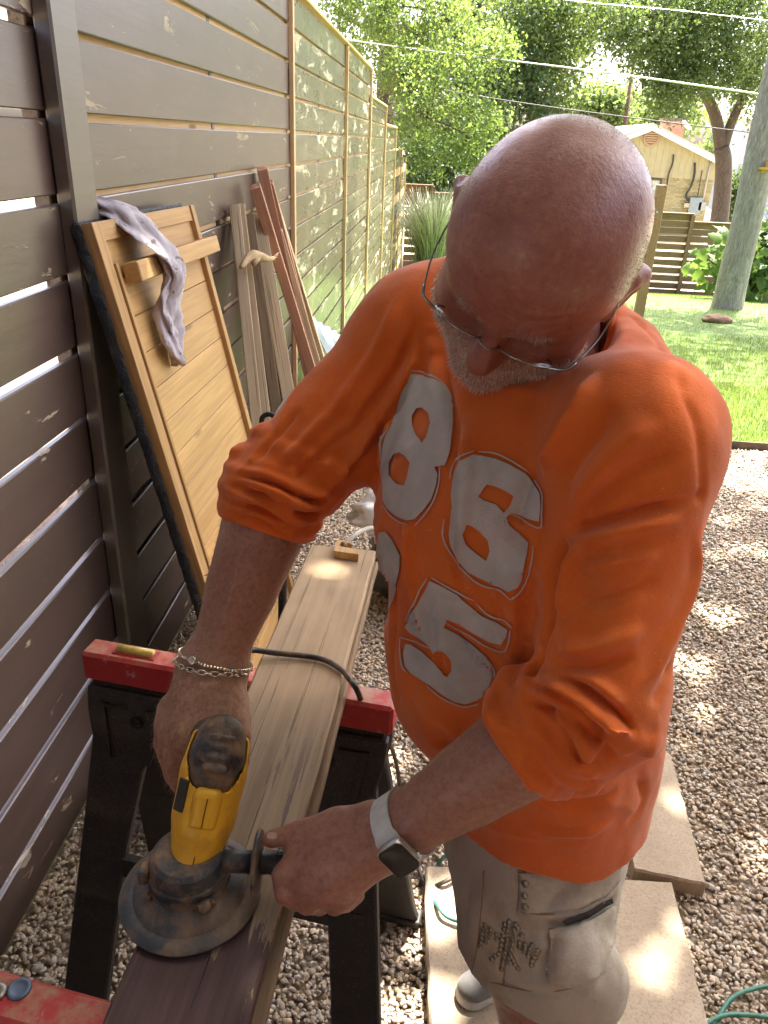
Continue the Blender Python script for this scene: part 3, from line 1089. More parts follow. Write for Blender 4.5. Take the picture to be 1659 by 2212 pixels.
def tree(name, label, cat, base, trunk, limbs, ells, nclus, nleaf, spread, size, mat, bmat, seed, droop=.25, group=None, shape='leaf', twig=True, extra_centers=None, gaps=None):
    base = np.asarray(base, float)
    root = empty(name, base)
    tag(root, label, cat, group)
    m = MB()
    limb(m, [np.asarray(p) - base for p, _ in trunk], [r for _, r in trunk], 14)
    m.build('trunk', bmat, root, True)
    for L in limbs:
        m = MB()
        limb(m, [np.asarray(p) - base for p, _ in L], [r for _, r in L], 8)
        m.build('limb', bmat, root, True)
    C_ = blob_points(ells, nclus, seed) if nclus else np.zeros((0, 3))
    if extra_centers is not None:
        C_ = np.concatenate([C_, np.asarray(extra_centers)])
    if twig and len(C_):
        m = MB(); r = random.Random(seed)
        ends = [np.asarray(L[-1][0]) for L in limbs] + [np.asarray(L[len(L) // 2][0]) for L in limbs] + [np.asarray(trunk[-1][0])]
        for c in C_[::max(1, len(C_) // 70)]:
            e = min(ends, key=lambda q: np.linalg.norm(q - c))
            mid = (e + c) / 2 + np.array([r.uniform(-.1, .1), r.uniform(-.1, .1), .12]) * np.linalg.norm(c - e) * .5
            sp = spline([e - base, mid - base, c - base], 3)
            m.tube(sp, [.02 - .016 * i / (len(sp) - 1) for i in range(len(sp))], 4)
        if m.v:
            o = m.build('twigs', bmat, root, False, fixn=False)
            o['kind'] = 'stuff'
    leaves('crown', C_, spread, nleaf, size, seed + 1, mat, root, droop, shape, base, gaps)
    return root

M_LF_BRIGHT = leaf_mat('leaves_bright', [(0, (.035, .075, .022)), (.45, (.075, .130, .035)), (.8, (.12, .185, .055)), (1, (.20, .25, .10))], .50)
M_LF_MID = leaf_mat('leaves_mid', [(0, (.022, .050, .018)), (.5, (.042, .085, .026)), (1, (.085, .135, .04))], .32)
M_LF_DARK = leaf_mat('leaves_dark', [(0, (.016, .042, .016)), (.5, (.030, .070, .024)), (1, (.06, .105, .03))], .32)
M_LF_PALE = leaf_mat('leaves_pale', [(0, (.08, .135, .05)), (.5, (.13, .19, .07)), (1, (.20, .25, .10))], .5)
M_LF_FIG = leaf_mat('leaves_fig', [(0, (.035, .085, .018)), (.5, (.065, .135, .028)), (1, (.14, .215, .055))], .4)

def pxe(u, v, y, ru, rv, ry):
    """ellipsoid from a picture position at distance y with radii given in picture units"""
    c = PY(u, v, y)
    s = depth(c) / FPX
    return (c, (ru * s, ry, rv * s))
# feathery bright tree that overhangs the long fence
Y1 = 17.0
tb = PY(832, 420, 24.0); tb[2] = gz(24)
tree('leafy_tree', 'bright feathery tree overhanging the long fence on the left', 'tree', tb,
     [(tb, .30), (PY(834, 330, 24), .27), (PY(833, 170, 24), .24), (PY(845, 20, 24), .20), (PY(850, -200, 24), .15)],
     [[(PY(833, 200, 24), .12), (PY(880, 150, 22), .09), (PY(960, 120, 20), .05), (PY(1050, 110, 18), .02)], [(PY(835, 240, 24), .10), (PY(860, 232, 21), .06), (PY(930, 255, 18), .035), (PY(1010, 290, 17), .015)],
      [(PY(840, 60, 24), .12), (PY(900, 60, 22), .08), (PY(980, 40, 20), .04)], [(PY(840, 80, 24), .12), (PY(790, 60, 23), .08), (PY(740, 30, 22), .04)], [(PY(845, 0, 24), .1), (PY(800, -60, 22), .06), (PY(720, -120, 21), .03)]],
     [pxe(770, 60, 21, 70, 55, 1.6), pxe(740, -20, 21, 60, 50, 1.5), pxe(870, 40, 20, 85, 60, 1.8), pxe(960, 60, 19, 85, 55, 1.6), pxe(880, 150, 19, 75, 48, 1.3), pxe(960, 180, 18, 85, 45, 1.2), pxe(905, 260, 18, 60, 42, 1.0), pxe(1000, 270, 17.5, 75, 45, 1.0), pxe(940, 330, 17.5, 45, 35, .8), pxe(1020, 340, 17.5, 35, 25, .6), pxe(1060, 110, 18, 60, 40, 1.0), pxe(850, -100, 21, 200, 80, 2.0)],
     380, 25000, .16, .088, M_LF_BRIGHT, M_BARKB, 41, .5)
# dark dense evergreen behind it
tb = PY(1030, 430, 31.0); tb[2] = gz(31)
tree('evergreen_tree', 'dense dark green tree behind the middle of the yard', 'tree', tb,
     [(tb, .4), (PY(1030, 300, 31), .34), (PY(1030, 100, 31), .25), (PY(1030, -60, 31), .12)],
     [[(PY(1030, 250, 31), .15), (PY(1120, 200, 30), .06)], [(PY(1030, 200, 31), .15), (PY(930, 150, 30), .06)]],
     [pxe(905, 350, 29, 75, 95, 1.8), pxe(985, 380, 29, 90, 70, 1.8), pxe(960, 230, 30, 110, 110, 2.2), pxe(1080, 250, 30, 110, 100, 2.2), pxe(1170, 190, 30.5, 75, 75, 1.8), pxe(1060, 120, 31, 120, 80, 2.2), pxe(1150, 60, 31, 90, 70, 2.0), pxe(1220, 20, 31, 80, 60, 2.0), pxe(1050, -30, 31, 160, 70, 2.0), pxe(1190, 270, 30, 50, 50, 1.2), pxe(1080, 350, 29, 70, 60, 1.5), pxe(1230, 120, 31, 45, 60, 1.4)],
     800, 30000, .26, .15, M_LF_MID, M_BARKB, 43, .6)
# darker inner hedge-like tree low at the left
tb = PY(930, 470, 27.0); tb[2] = gz(27)
tree('shade_shrub', 'deep green bushy tree low behind the back fence corner', 'tree', tb,
     [(tb, .2), (PY(930, 380, 27), .15), (PY(930, 320, 27), .08)], [],
     [pxe(900, 380, 27, 40, 60, 1.0), pxe(940, 370, 27, 60, 70, 1.2), pxe(1000, 400, 27, 60, 45, 1.2), pxe(1080, 400, 27, 60, 45, 1.2)], 200, 9000, .22, .13, M_LF_DARK, M_BARKB, 45, .6)
# forked tree in front of the house
b = PY(1557, 500, 33.0); b[2] = gz(33)
def L3(*a):
    return [(PY(u, v, y), r) for (u, v, y, r) in a]
tree('forked_tree', 'grey forked tree standing in front of the tan house', 'tree', b,
     [(b, .36), (PY(1560, 420, 33), .32), (PY(1563, 350, 33), .30), (PY(1558, 318, 33), .27)],
     [L3((1558, 322, 33, .24), (1548, 260, 33, .22), (1530, 215, 33, .20), (1505, 175, 32.6, .17), (1478, 150, 32, .14), (1462, 100, 31, .11), (1440, 60, 30, .08), (1400, 30, 29, .05)),
      L3((1562, 322, 33, .20), (1578, 270, 33, .18), (1602, 215, 33, .16), (1612, 180, 33, .14), (1640, 120, 33, .10), (1660, 60, 33, .06)),
      L3((1500, 170, 32.6, .12), (1505, 130, 32.5, .10), (1500, 80, 32, .07), (1510, 20, 32, .04)), L3((1478, 150, 32, .10), (1440, 105, 31, .07), (1390, 75, 30, .05), (1340, 60, 29, .03)), L3((1530, 210, 33, .1), (1545, 150, 33, .07), (1570, 90, 33, .04)), L3((1610, 190, 33, .09), (1590, 150, 33, .07), (1580, 100, 33, .04))],
     [pxe(1370, 60, 30, 70, 50, 1.5), pxe(1440, 60, 30, 70, 60, 1.6), pxe(1520, 60, 31, 80, 60, 1.8), pxe(1600, 50, 31, 80, 60, 1.8), pxe(1420, 130, 31, 60, 40, 1.2), pxe(1460, 190, 31, 60, 45, 1.2), pxe(1510, 150, 32, 60, 50, 1.4), pxe(1590, 150, 32, 70, 50, 1.4), pxe(1640, 130, 32, 40, 60, 1.2), pxe(1500, -20, 31, 160, 50, 1.8), pxe(1425, 215, 31.5, 35, 25, .8), pxe(1630, 220, 33, 40, 35, .8), pxe(1330, 30, 29, 50, 40, 1.0)],
     560, 30000, .28, .13, M_LF_MID, M_BARKB, 47, .5)
# far pale trees
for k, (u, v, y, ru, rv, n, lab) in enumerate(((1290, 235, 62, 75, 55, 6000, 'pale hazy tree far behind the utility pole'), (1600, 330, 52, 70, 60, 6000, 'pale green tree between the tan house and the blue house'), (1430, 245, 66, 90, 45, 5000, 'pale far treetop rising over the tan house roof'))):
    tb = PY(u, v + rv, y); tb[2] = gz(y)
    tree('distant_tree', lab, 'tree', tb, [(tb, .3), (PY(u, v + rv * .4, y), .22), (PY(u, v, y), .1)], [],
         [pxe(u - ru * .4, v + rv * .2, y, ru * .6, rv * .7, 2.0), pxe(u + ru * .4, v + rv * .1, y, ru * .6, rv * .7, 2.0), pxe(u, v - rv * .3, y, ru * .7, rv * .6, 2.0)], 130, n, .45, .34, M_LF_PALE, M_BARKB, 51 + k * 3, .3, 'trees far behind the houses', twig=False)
# trees closing the view above the evergreen, so the sky only shows in gaps
tb = PY(1150, 420, 48.0); tb[2] = gz(48)
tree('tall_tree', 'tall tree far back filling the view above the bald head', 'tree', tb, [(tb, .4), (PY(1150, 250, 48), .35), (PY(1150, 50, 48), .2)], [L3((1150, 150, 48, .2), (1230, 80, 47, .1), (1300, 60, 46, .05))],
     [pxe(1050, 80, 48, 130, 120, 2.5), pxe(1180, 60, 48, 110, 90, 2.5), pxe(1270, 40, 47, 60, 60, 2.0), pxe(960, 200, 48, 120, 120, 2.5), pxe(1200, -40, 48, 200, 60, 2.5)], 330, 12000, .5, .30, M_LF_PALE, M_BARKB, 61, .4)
# big grey trunk on the right
tz = gz(13)
b = np.array([4.77, 13.0, tz - .05])
m_tr = [(b, .30), (b + (.0, 0, .12), .25), (b + (-.01, 0, .6), .232), (b + (.0, 0, 1.5), .222), (PY(1655, 260, 13) + (.02, 0, 0), .215), (b + (.02, .1, 4.5), .20), (b + (.1, .3, 6.5), .17)]
big = tree('pecan_tree', 'large straight pale grey tree trunk on the lawn at the right edge', 'tree', b, m_tr,
     [[(b + (.05, .1, 4.4), .13), (b + (1.3, -.8, 5.8), .09), (b + (2.2, -1.6, 6.6), .04)], [(b + (.05, .2, 5.0), .13), (b + (-1.0, 1.2, 6.4), .09), (b + (-1.8, 2.0, 7.2), .04)], [(b + (.1, .3, 6.3), .14), (b + (.4, -1.2, 7.6), .08), (b + (.6, -2.2, 8.2), .04)], [(b + (.1, .3, 6.0), .12), (b + (1.2, 1.6, 7.4), .08), (b + (1.8, 2.6, 8.0), .04)]],
     [(b + (0, 0, 8.0), (3.4, 3.0, 1.9)), (b + (2.0, -1.0, 7.2), (2.2, 2.0, 1.5)), (b + (-1.4, 1.6, 7.4), (2.2, 2.0, 1.5))], 200, 9500, .30, .16, M_LF_MID, M_BARKG, 65, .3)
# wooden feeder bracket on that trunk
fp = PY(1650, 364, 12.76)
m = MB().box(fp + (.03, -.06, 0), (.20, .16, .03), None, .003).box(fp + (.06, -.05, .05), (.10, .12, .08), None, .003).box(fp + (.0, .0, -.03), (.06, .05, .05))
fd = m.build('bird_feeder', wood('yellow_feeder_wood', (.55, .30, .04), (.68, .42, .08), .6))
tag(fd, 'small yellow wooden feeder fixed to the big grey trunk', 'bird feeder')
# shrub with large lobed leaves behind the trunk
fy = 16.5
tb = PY(1610, 660, fy); tb[2] = gz(fy)
def lobed(name, centers, spread, count, size, seed, mat, parent, origin):
    r = np.random.default_rng(seed); C_ = np.asarray(centers)
    outl = [(0, 0), (.16, .10), (.42, .14), (.30, .30), (.52, .52), (.26, .52), (.22, .70), (0, 1.0), (-.22, .70), (-.26, .52), (-.52, .52), (-.30, .30), (-.42, .14), (-.16, .10)]
    V, F, tint = [], [], []
    for i in range(count):
        p = C_[r.integers(0, len(C_))] + r.normal(size=3) * spread
        out = nrm(p - C_.mean(0) + np.array([0, -1.2, .3]))
        n = nrm(out + r.normal(size=3) * .55 + np.array([0, -.2, .5]))
        d = nrm(np.cross(n, r.normal(size=3))); d = nrm(d + np.array([0, 0, -.5])); d = nrm(d - n * (d @ n))
        s = np.cross(n, d); L = size * r.uniform(.7, 1.25)
        b0 = len(V)
        V += [p + s * a * L + d * b_ * L - n * (abs(a) * .25 + b_ * b_ * .2) * L - np.asarray(origin) for a, b_ in outl]
        V.append(p + d * .42 * L - np.asarray(origin))
        for k in range(14):
            F.append((b0 + 14, b0 + k, b0 + (k + 1) % 14))
        tint += [r.random()] * 15
    o = fast_mesh(name, np.array(V), np.array(F), mat, parent, False)
    a = o.data.attributes.new('tint', 'FLOAT', 'POINT'); a.data.foreach_set('value', np.array(tint, np.float32))
    return o
fig = empty('fig_shrub', tb); tag(fig, 'broad leaved green shrub behind the big grey trunk', 'shrub')
cs = blob_points([pxe(1560, 560, fy, 40, 55, .6), pxe(1620, 530, fy, 50, 60, .7), pxe(1660, 570, fy, 50, 80, .8), pxe(1600, 620, fy, 40, 40, .6), pxe(1690, 500, fy, 50, 60, .7)], 90, 71, .3)
m = MB()
for k in range(9):
    e = cs[k * 9]
    m.tube(spline([(0, 0, 0), (e - tb) * .5 + (0, 0, .1), e - tb], 4), [.03 - .0023 * i for i in range(9)], 5)
sm = m.build('stems', M_BARKB, fig, fixn=False); sm['kind'] = 'stuff'
lobed('foliage', cs, .17, 620, .27, 72, M_LF_FIG, fig, tb)
# ivy covered dark bush beside the blue house
tb = PY(1600, 480, 36); tb[2] = gz(36)
tree('ivy_bush', 'dark upright bush between the forked tree and the grey trunk', 'shrub', tb, [(tb, .15), (PY(1600, 430, 36), .1), (PY(1600, 390, 36), .05)], [], [pxe(1598, 440, 36, 26, 50, .8), pxe(1606, 400, 36, 18, 25, .6)], 90, 3500, .16, .13, M_LF_DARK, M_BARKB, 75, .2)
# plume grass clump by the far corner of the long fence
t = NT('pale_grass_plumes')
t.set(color=t.ramp(t.attr('tint'), [(0, (.12, .20, .05)), (.35, (.26, .33, .15)), (.65, (.55, .56, .42)), (1, (.72, .70, .60))]), rough=.7)
pcx = PY(935, 560, 17.5); gzv = gz(17.5)
r = np.random.default_rng(81)
V, F, tint = [], [], []
for i in range(2600):
    a = r.uniform(0, 2 * PI); rr = abs(r.normal(0, .16)); L = r.uniform(1.1, 2.15)
    b0 = np.array([pcx[0] + rr * math.cos(a), 17.5 + rr * math.sin(a), gzv])
    a2 = a + r.normal(0, .5); out = r.uniform(.15, .62)
    w = r.uniform(.004, .009); sd = np.array([-math.sin(a2), math.cos(a2), 0]) * w
    tt = r.random()
    s0 = len(V)
    for q in range(5):
        f = q / 4
        p = b0 + np.array([math.cos(a2) * out * L * f ** 1.7, math.sin(a2) * out * L * f ** 1.7, L * (f - .33 * out * f ** 3)])
        k = (1 - f * .7) * (2.2 if (tt > .6 and q > 2) else 1)
        V += [p - sd * k, p + sd * k]; tint += [tt * .55 + .45 * f * (tt > .35)] * 2
    for q in range(4):
        F.append((s0 + 2 * q, s0 + 2 * q + 1, s0 + 2 * q + 3, s0 + 2 * q + 2))
po = np.array([pcx[0], 17.5, gzv])
pg = fast_mesh('plume_grass', np.array(V) - po, np.array(F), t.m, None, False)
pg.location = po
a_ = pg.data.attributes.new('tint', 'FLOAT', 'POINT'); a_.data.foreach_set('value', np.array(tint, np.float32))
tag(pg, 'tall pale plume grass clump by the far end of the fence', 'ornamental grass')
# dim green plants near it
tb = PY(905, 590, 14.5); tb[2] = gz(14.5)

# ------------------------------------------------------------------ tan house behind the back fence
HY = 42.0
def hw(u, v): return PY(u, v, HY)
t = NT('tan_board_siding'); v = t.co()
t.set(color=t.ramp(t.noise(v, 3, 4.0), [(.3, (.31, .28, .155)), (.7, (.36, .325, .19))]), rough=.7, normal=t.bump(t.wave(t.co((1, 1, 1)), 6.0, 0, 0), .3, .01))
M_SIDING = t.m
M_BRICK = [plain('cream_brick_%d' % i, c, .9, 0, .12, 6) for i, c in enumerate(((.31, .275, .145), (.36, .32, .175), (.27, .24, .125)))]
M_MORTAR = plain('mortar', (.30, .25, .16), .95)
M_WHITE = plain('white_trim', (.72, .70, .64), .6, 0, .06)
t = NT('roof_shingles'); v = t.co()
t.set(color=t.ramp(t.noise(v, 8, 5.0), [(.3, (.42, .37, .32)), (.7, (.54, .48, .42))]), rough=.9, normal=t.bump(t.wave(v, 4.0, .5, 2, 1, 'Y'), .4, .02))
M_ROOF = t.m
ap, er, el = hw(1408, 272), hw(1562, 352), None
hx0 = ap[0] - (er[0] - ap[0]); hx1 = er[0]
zA, zE = ap[2], er[2]; zB = gz(HY) - .1; zM = hw(1450, 385)[2]
house = empty('tan_house', (ap[0], HY, zB)); tag(house, 'tan house with gable end, round vent and cream brick wall', 'house')
HO = np.array([ap[0], HY, zB])
def hv(x, y, z): return (x - HO[0], y - HO[1], z - HO[2])
def zroof(x): return zA - (zA - zE) * abs(x - ap[0]) / (hx1 - ap[0])
ins = .25
# gable siding in vertical boards
xs_ = np.arange(hx0 + ins, hx1 - ins, .30)
for x in xs_:
    x2 = min(x + .292, hx1 - ins)
    MB().prism([hv(x, HY, zM), hv(x2, HY, zM), hv(x2, HY, zroof(x2) - .06), hv(x, HY, zroof(x) - .06)], (0, 0, 0), (0, .06, 0)).build('siding_board', M_SIDING, house)
# brick wall below: mortar core with courses of brick
MB().box(hv((hx0 + hx1) / 2, HY + .20, (zB + zM) / 2), (hx1 - hx0 - 2 * ins - .02, .22, zM - zB)).build('wall', M_MORTAR, house)
wx0, wx1, wz0, wz1 = hw(1395, 395)[0] - .9, hw(1430, 395)[0], hw(1415, 448)[2], zM - .04
brick_me = {}
n_br = 0; z = zM - .004; row = 0; bl_stuff = MB()
rb = random.Random(5)
while z > zB + .6:
    zc = z - .045
    x = hx0 + ins - (.13 if row % 2 else 0)
    while x < hx1 - ins:
        xa, xb = max(x, hx0 + ins), min(x + .25, hx1 - ins)
        if xb - xa > .05 and not (xa < wx1 + .05 and xb > wx0 - .05 and zc > wz0 - .05):
            if xa > hw(1440, 420)[0] and n_br < 300 and row < 22:
                key = (round(xb - xa, 2), rb.randrange(3))
                if key not in brick_me:
                    o = MB().box((0, 0, 0), (xb - xa - .012, .03, .085)).build('brick', M_BRICK[key[1]], house, loc=hv((xa + xb) / 2, HY + .085, zc)); brick_me[key] = o.data
                else:
                    link('brick', brick_me[key], None, house, False, hv((xa + xb) / 2, HY + .085, zc))
                n_br += 1
            else:
                bl_stuff.box(hv((xa + xb) / 2, HY + .085, zc), (xb - xa - .012, .03, .085))
        x += .26
    z -= .097; row += 1
o = bl_stuff.build('brickwork', M_BRICK[1], house, fixn=False); o['kind'] = 'stuff'
# window
wc = ((wx0 + wx1) / 2, (wz0 + wz1) / 2)
wn_ = MB().box(hv(wx0 + .05, HY + .05, wc[1]), (.08, .1, wz1 - wz0)).box(hv(wx1 - .05, HY + .05, wc[1]), (.08, .1, wz1 - wz0)).box(hv(wc[0], HY + .05, wz0 + .04), (wx1 - wx0 - .18, .1, .08)).box(hv(wc[0], HY + .05, wz1 - .04), (wx1 - wx0 - .18, .1, .08)).box(hv(wc[0], HY + .05, wc[1]), (.05, .08, wz1 - wz0 - .17)).build('window', plain('dark_window_frame', (.05, .045, .04), .5), house)
MB().box(hv((wx0 + wc[0]) / 2, HY + .07, wc[1]), ((wx1 - wx0) / 2 - .12, .012, wz1 - wz0 - .18)).build('pane', plain('window_glass', (.03, .035, .035), .08), wn_)
MB().box(hv((wx1 + wc[0]) / 2, HY + .07, wc[1]), ((wx1 - wx0) / 2 - .12, .012, wz1 - wz0 - .18)).build('curtain', plain('pale_curtain', (.42, .47, .40), .7), wn_)
# roof planes with fascia
for s, xe in ((-1, hx0 - .15), (1, hx1 + .15)):
    P = [(ap[0], HY - .35, zA + .02), (xe, HY - .35, zroof(xe) + .02), (xe, HY + 12, zroof(xe) + .02), (ap[0], HY + 12, zA + .02)]
    MB().prism([hv(*q) for q in P], (0, 0, 0), (0, 0, .09)).build('roof', M_ROOF, house)
    P = [(ap[0], HY - .36, zA + .015), (xe, HY - .36, zroof(xe) + .015), (xe, HY - .36, zroof(xe) - .20), (ap[0], HY - .36, zA - .21)]
    MB().prism([hv(*q) for q in P], (0, 0, 0), (0, .05, 0)).build('fascia', M_WHITE, house)
vc = hw(1407, 297)
vt = MB().lathe([(.36, 0), (.40, .03), (.40, .07), (.30, .07), (.28, .02)], hv(vc[0], HY + .0, vc[2]), np.array([[1, 0, 0], [0, 0, -1], [0, 1, 0]], float), 24).build('gable_vent', plain('terracotta_vent', (.32, .22, .14), .7), house, True)
for k in range(5):
    z = -.2 + k * .1; w = math.sqrt(max(.01, .29 ** 2 - z * z)) * 2
    MB().box((hv(vc[0], HY - .04, vc[2])[0], hv(0, HY - .04, 0)[1], vc[2] - HO[2] + z), (w, .04, .05), Matrix.Rotation(RAD(30), 3, 'X')).build('louvre', plain('louvre', (.36, .25, .16), .7), vt)
M_COND = plain('grey_conduit', (.33, .33, .31), .5, .4); M_CABLE = plain('black_cable', (.02, .02, .02), .6)
def hz_(z): return lambda a, b_: (PY(2350 * .5486 + a * .452 * .5486, 300 * .5486 + b_ * .452 * .5486, z))
hq = lambda a, b_, dy=-.06: hv(*(PY((2350 + a * .452) * .5486, (300 + b_ * .452) * .5486, HY + dy)))
MB().tube([hq(1000, 710), hq(985, 790), hq(960, 900), hq(920, 1100)], .045, 8).build('conduit', M_COND, house, True)
MB().tube(spline([hq(668, 680), hq(660, 760), hq(625, 860), hq(603, 1000)], 5), .035, 6).build('cable', M_CABLE, house, True)
MB().tube(spline([hq(855, 755), hq(850, 860), hq(820, 960), hq(780, 1030), hq(790, 1075), hq(825, 1085)], 5), .05, 6).build('cable', M_CABLE, house, True)
MB().tube([hq(918, 820), hq(895, 950), hq(878, 1050)], .02, 6).build('cable', M_CABLE, house, True)
def hbox(a0, b0, a1, b1, d, name, mat):
    p0, p1 = np.array(hq(a0, b0)), np.array(hq(a1, b1))
    MB().box(((p0 + p1) / 2), (abs(p1[0] - p0[0]), d, abs(p1[2] - p0[2])), None, .01).build(name, mat, house)
hbox(815, 1055, 892, 1205, .14, 'breaker_panel', plain('panel_grey', (.20, .25, .27), .5, .3))
hbox(890, 1095, 938, 1170, .14, 'meter_box', plain('meter_grey', (.27, .29, .28), .5, .3))
hbox(762, 1105, 798, 1145, .10, 'junction_box', plain('tan_box', (.42, .36, .22), .6))
dp = PY((2350 + 775 * .452) * .5486, (300 + 440 * .452) * .5486, HY + 3)
MB().lathe([(.02, -.02), (.2, .02), (.34, .10), (.33, .11), (.19, .035), (.02, 0)], hv(*dp), np.array([[.8, 0, .6], [0, 1, 0], [-.6, 0, .8]]), 20).build('satellite_dish', M_STEEL, house, True)
cp = PY((2350 + 660 * .452) * .5486, (300 + 400 * .452) * .5486, HY + 7)
ch = MB().box(hv(cp[0], cp[1], cp[2] - .45), (1.2, .8, 1.0)).build('chimney', plain('red_brick_chimney', (.30, .16, .11), .9, 0, .3, 8), house)
MB().box(hv(cp[0], cp[1], cp[2] + .12), (1.32, .92, .12)).build('chimney_cap', plain('dark_cap', (.08, .075, .07), .8), ch)
# ------------------------------------------------------------------ blue-grey house at the right edge
GY2 = 47.0
gq = lambda u, v, dy=0: PY(u, v, GY2 + dy)
b0 = gq(1568, 480); b1 = gq(1720, 480)
bh = empty('blue_house', (b0[0], GY2, gz(GY2))); tag(bh, 'blue grey clapboard house partly hidden behind the grey trunk', 'house')
BHO = np.array([b0[0], GY2, gz(GY2)])
M_CLAP = plain('blue_clapboard', (.34, .40, .48), .7, 0, .08, 5)
ztop = gq(1600, 262)[2]; z = gz(GY2); x0, x1 = b0[0], b1[0]
while z < ztop:
    MB().box(np.array([(x0 + x1) / 2, GY2 + .0, z + .11]) - BHO, (x1 - x0, .05, .21), Matrix.Rotation(RAD(-6), 3, 'X')).build('clapboard', M_CLAP, bh)
    z += .22
MB().box(np.array([(x0 + x1) / 2, GY2 + 3.1, (gz(GY2) + ztop) / 2]) - BHO, (x1 - x0 - .1, 6, ztop - gz(GY2))).build('wall', M_CLAP, bh)
wq = gq(1609, 312); w = MB().box(wq - BHO + (0, -.06, 0), (.75, .08, 1.9)).build('window', M_WHITE, bh)
MB().box(wq - BHO + (0, -.11, 0), (.5, .03, 1.6)).build('pane', plain('lilac_blind', (.42, .38, .46), .3), w)
MB().box(np.array([(x0 + x1) / 2, GY2 - .05, gq(1600, 402)[2]]) - BHO, (x1 - x0, .2, .35)).build('belt_trim', M_WHITE, bh)
MB().prism([np.array(q) - BHO for q in ((x0 - .4, GY2 - .5, ztop), (x1, GY2 - .5, ztop), (x1, GY2 + 3, ztop + 1.6), (x0 - .4, GY2 + 3, ztop + 1.6))], (0, 0, 0), (0, 0, .12)).build('roof', M_ROOF, bh)
# white sheet hanging beyond the fence
p0 = PY(1526, 445, 36); p1 = PY(1552, 452, 36); dn = PY(1540, 486, 36)
V, F = [], []
for j in range(9):
    for i in range(13):
        a, b_ = i / 12, j / 8
        V.append((p0 + (p1 - p0) * a) + np.array([0, .06 * math.sin(a * 14) * b_, -(p0[2] - dn[2]) * b_ - .10 * math.sin(PI * a) * (1 - b_)]))
for j in range(8):
    for i in range(12):
        F.append((j * 13 + i, j * 13 + i + 1, (j + 1) * 13 + i + 1, (j + 1) * 13 + i))
ws = mesh_obj('hanging_sheet', [np.array(q) - p0 for q in V], F, plain('white_cloth', (.75, .75, .76), .9), None, True, p0)
md = ws.modifiers.new('thickness', 'SOLIDIFY'); md.thickness = .01
tag(ws, 'small white cloth hanging beyond the back fence beside the house', 'cloth')
# ------------------------------------------------------------------ utility pole and wires
p0 = PY(1350, 300, 60); p1 = PY(1367, 150, 60)
pl = MB().tube([(0, 0, gz(60) - p0[2] - .2), (p1 - p0) * 1.35], [.16, .12], 10).build('utility_pole', plain('dark_pole_wood', (.10, .055, .04), .85, 0, .3, 10), None, True, p0)
tag(pl, 'slim dark wooden utility pole far behind the yard', 'utility pole')
def wire(name, label, pts, r, mat):
    P = spline(pts, 14)
    o = MB().tube([q - P[0] for q in P], r, 6).build(name, mat, None, True, P[0])
    tag(o, label, 'cable', 'overhead cables')
M_WIRE = plain('bare_aluminium_cable', (.55, .55, .54), .35, .9)
wire('overhead_cable', 'pale overhead cable slanting across the trees, the brightest one', [PY(640, 70, 19.5), PY(930, 110, 18), PY(1280, 153, 16.3), PY(1659, 206, 14.5), PY(1900, 243, 13.5)], .015, M_WIRE)
wire('overhead_cable', 'dark overhead cable just above the bald head and house roof', [PY(700, 150, 27), PY(1080, 215, 26), PY(1370, 255, 25.5), PY(1640, 288, 25), PY(1900, 315, 25)], .018, M_CABLE)
wire('overhead_cable', 'thin overhead cable near the top edge', [PY(1000, -30, 22), PY(1260, 4, 22), PY(1460, 22, 22), PY(1659, 44, 22), PY(1900, 66, 22)], .008, M_WIRE)

# ------------------------------------------------------------------ neighbour's side, glimpsed through the fence gaps
t = NT('neighbour_gravel'); v = t.co()
t.set(color=t.ramp(t.noise(v, 30, 5.0, .7), [(.3, (.15, .10, .075)), (.7, (.27, .20, .16))]), rough=.95, normal=t.bump(t.noise(v, 60, 3.0), .6, .02))
sheet('neighbour_ground', list(np.linspace(-14, -.98, 8)), list(np.linspace(-3, 24, 12)), -.012, t.m)
for k, (x, y, s, lab) in enumerate(((-3.6, 3.4, .8, 'low green bush seen through the nearest fence gaps'), (-7.0, 8.5, 1.6, 'larger green bush beyond the nearest fence bay'))):
    b = np.array([x, y, 0])
    tree('neighbour_bush', lab, 'shrub', b, [(b, .06), (b + (0, 0, s * .5), .05), (b + (0, 0, s), .03)], [], [(b + (0, 0, s * .7), (s * .7, s * .7, s * .55))], 60, 2200, .12 * s, .10, M_LF_BRIGHT, M_BARKB, 91 + k, .2)

# ------------------------------------------------------------------ the tree that shades the work place (its trunk stands beyond the fence, its crown overhead)
sb = np.array([-3.4, 4.6, 0])
def up(p): return np.asarray(p, float)
SH = SUN_DIR
def over(x, y, h):
    """crown position at height h whose shade falls on the ground point (x, y)"""
    k = h / SH[2]
    return np.array([x + SH[0] * k, y + SH[1] * k, h])
ells = []
rr = random.Random(17)
for (x, y, h, a) in ((-.6, .6, 7.0, 1.3), (.4, .2, 7.4, 1.3), (1.3, .9, 7.2, 1.3), (-.2, 1.7, 7.8, 1.3), (.9, 1.9, 7.6, 1.3), (1.9, 2.2, 7.3, 1.3), (.2, 2.9, 7.2, 1.2), (1.5, 3.2, 7.7, 1.2), (2.6, 3.2, 7.4, 1.1), (-.7, 3.4, 7.5, 1.2), (-.8, 5.2, 7.6, 1.1), (-.9, 7.0, 7.4, 1.0), (2.6, 1.2, 7.1, 1.2), (-1.6, 2.2, 7.4, 1.2), (-1.6, .4, 7.2, 1.3)):
    ells.append((over(x, y, h), (a, a, .65)))
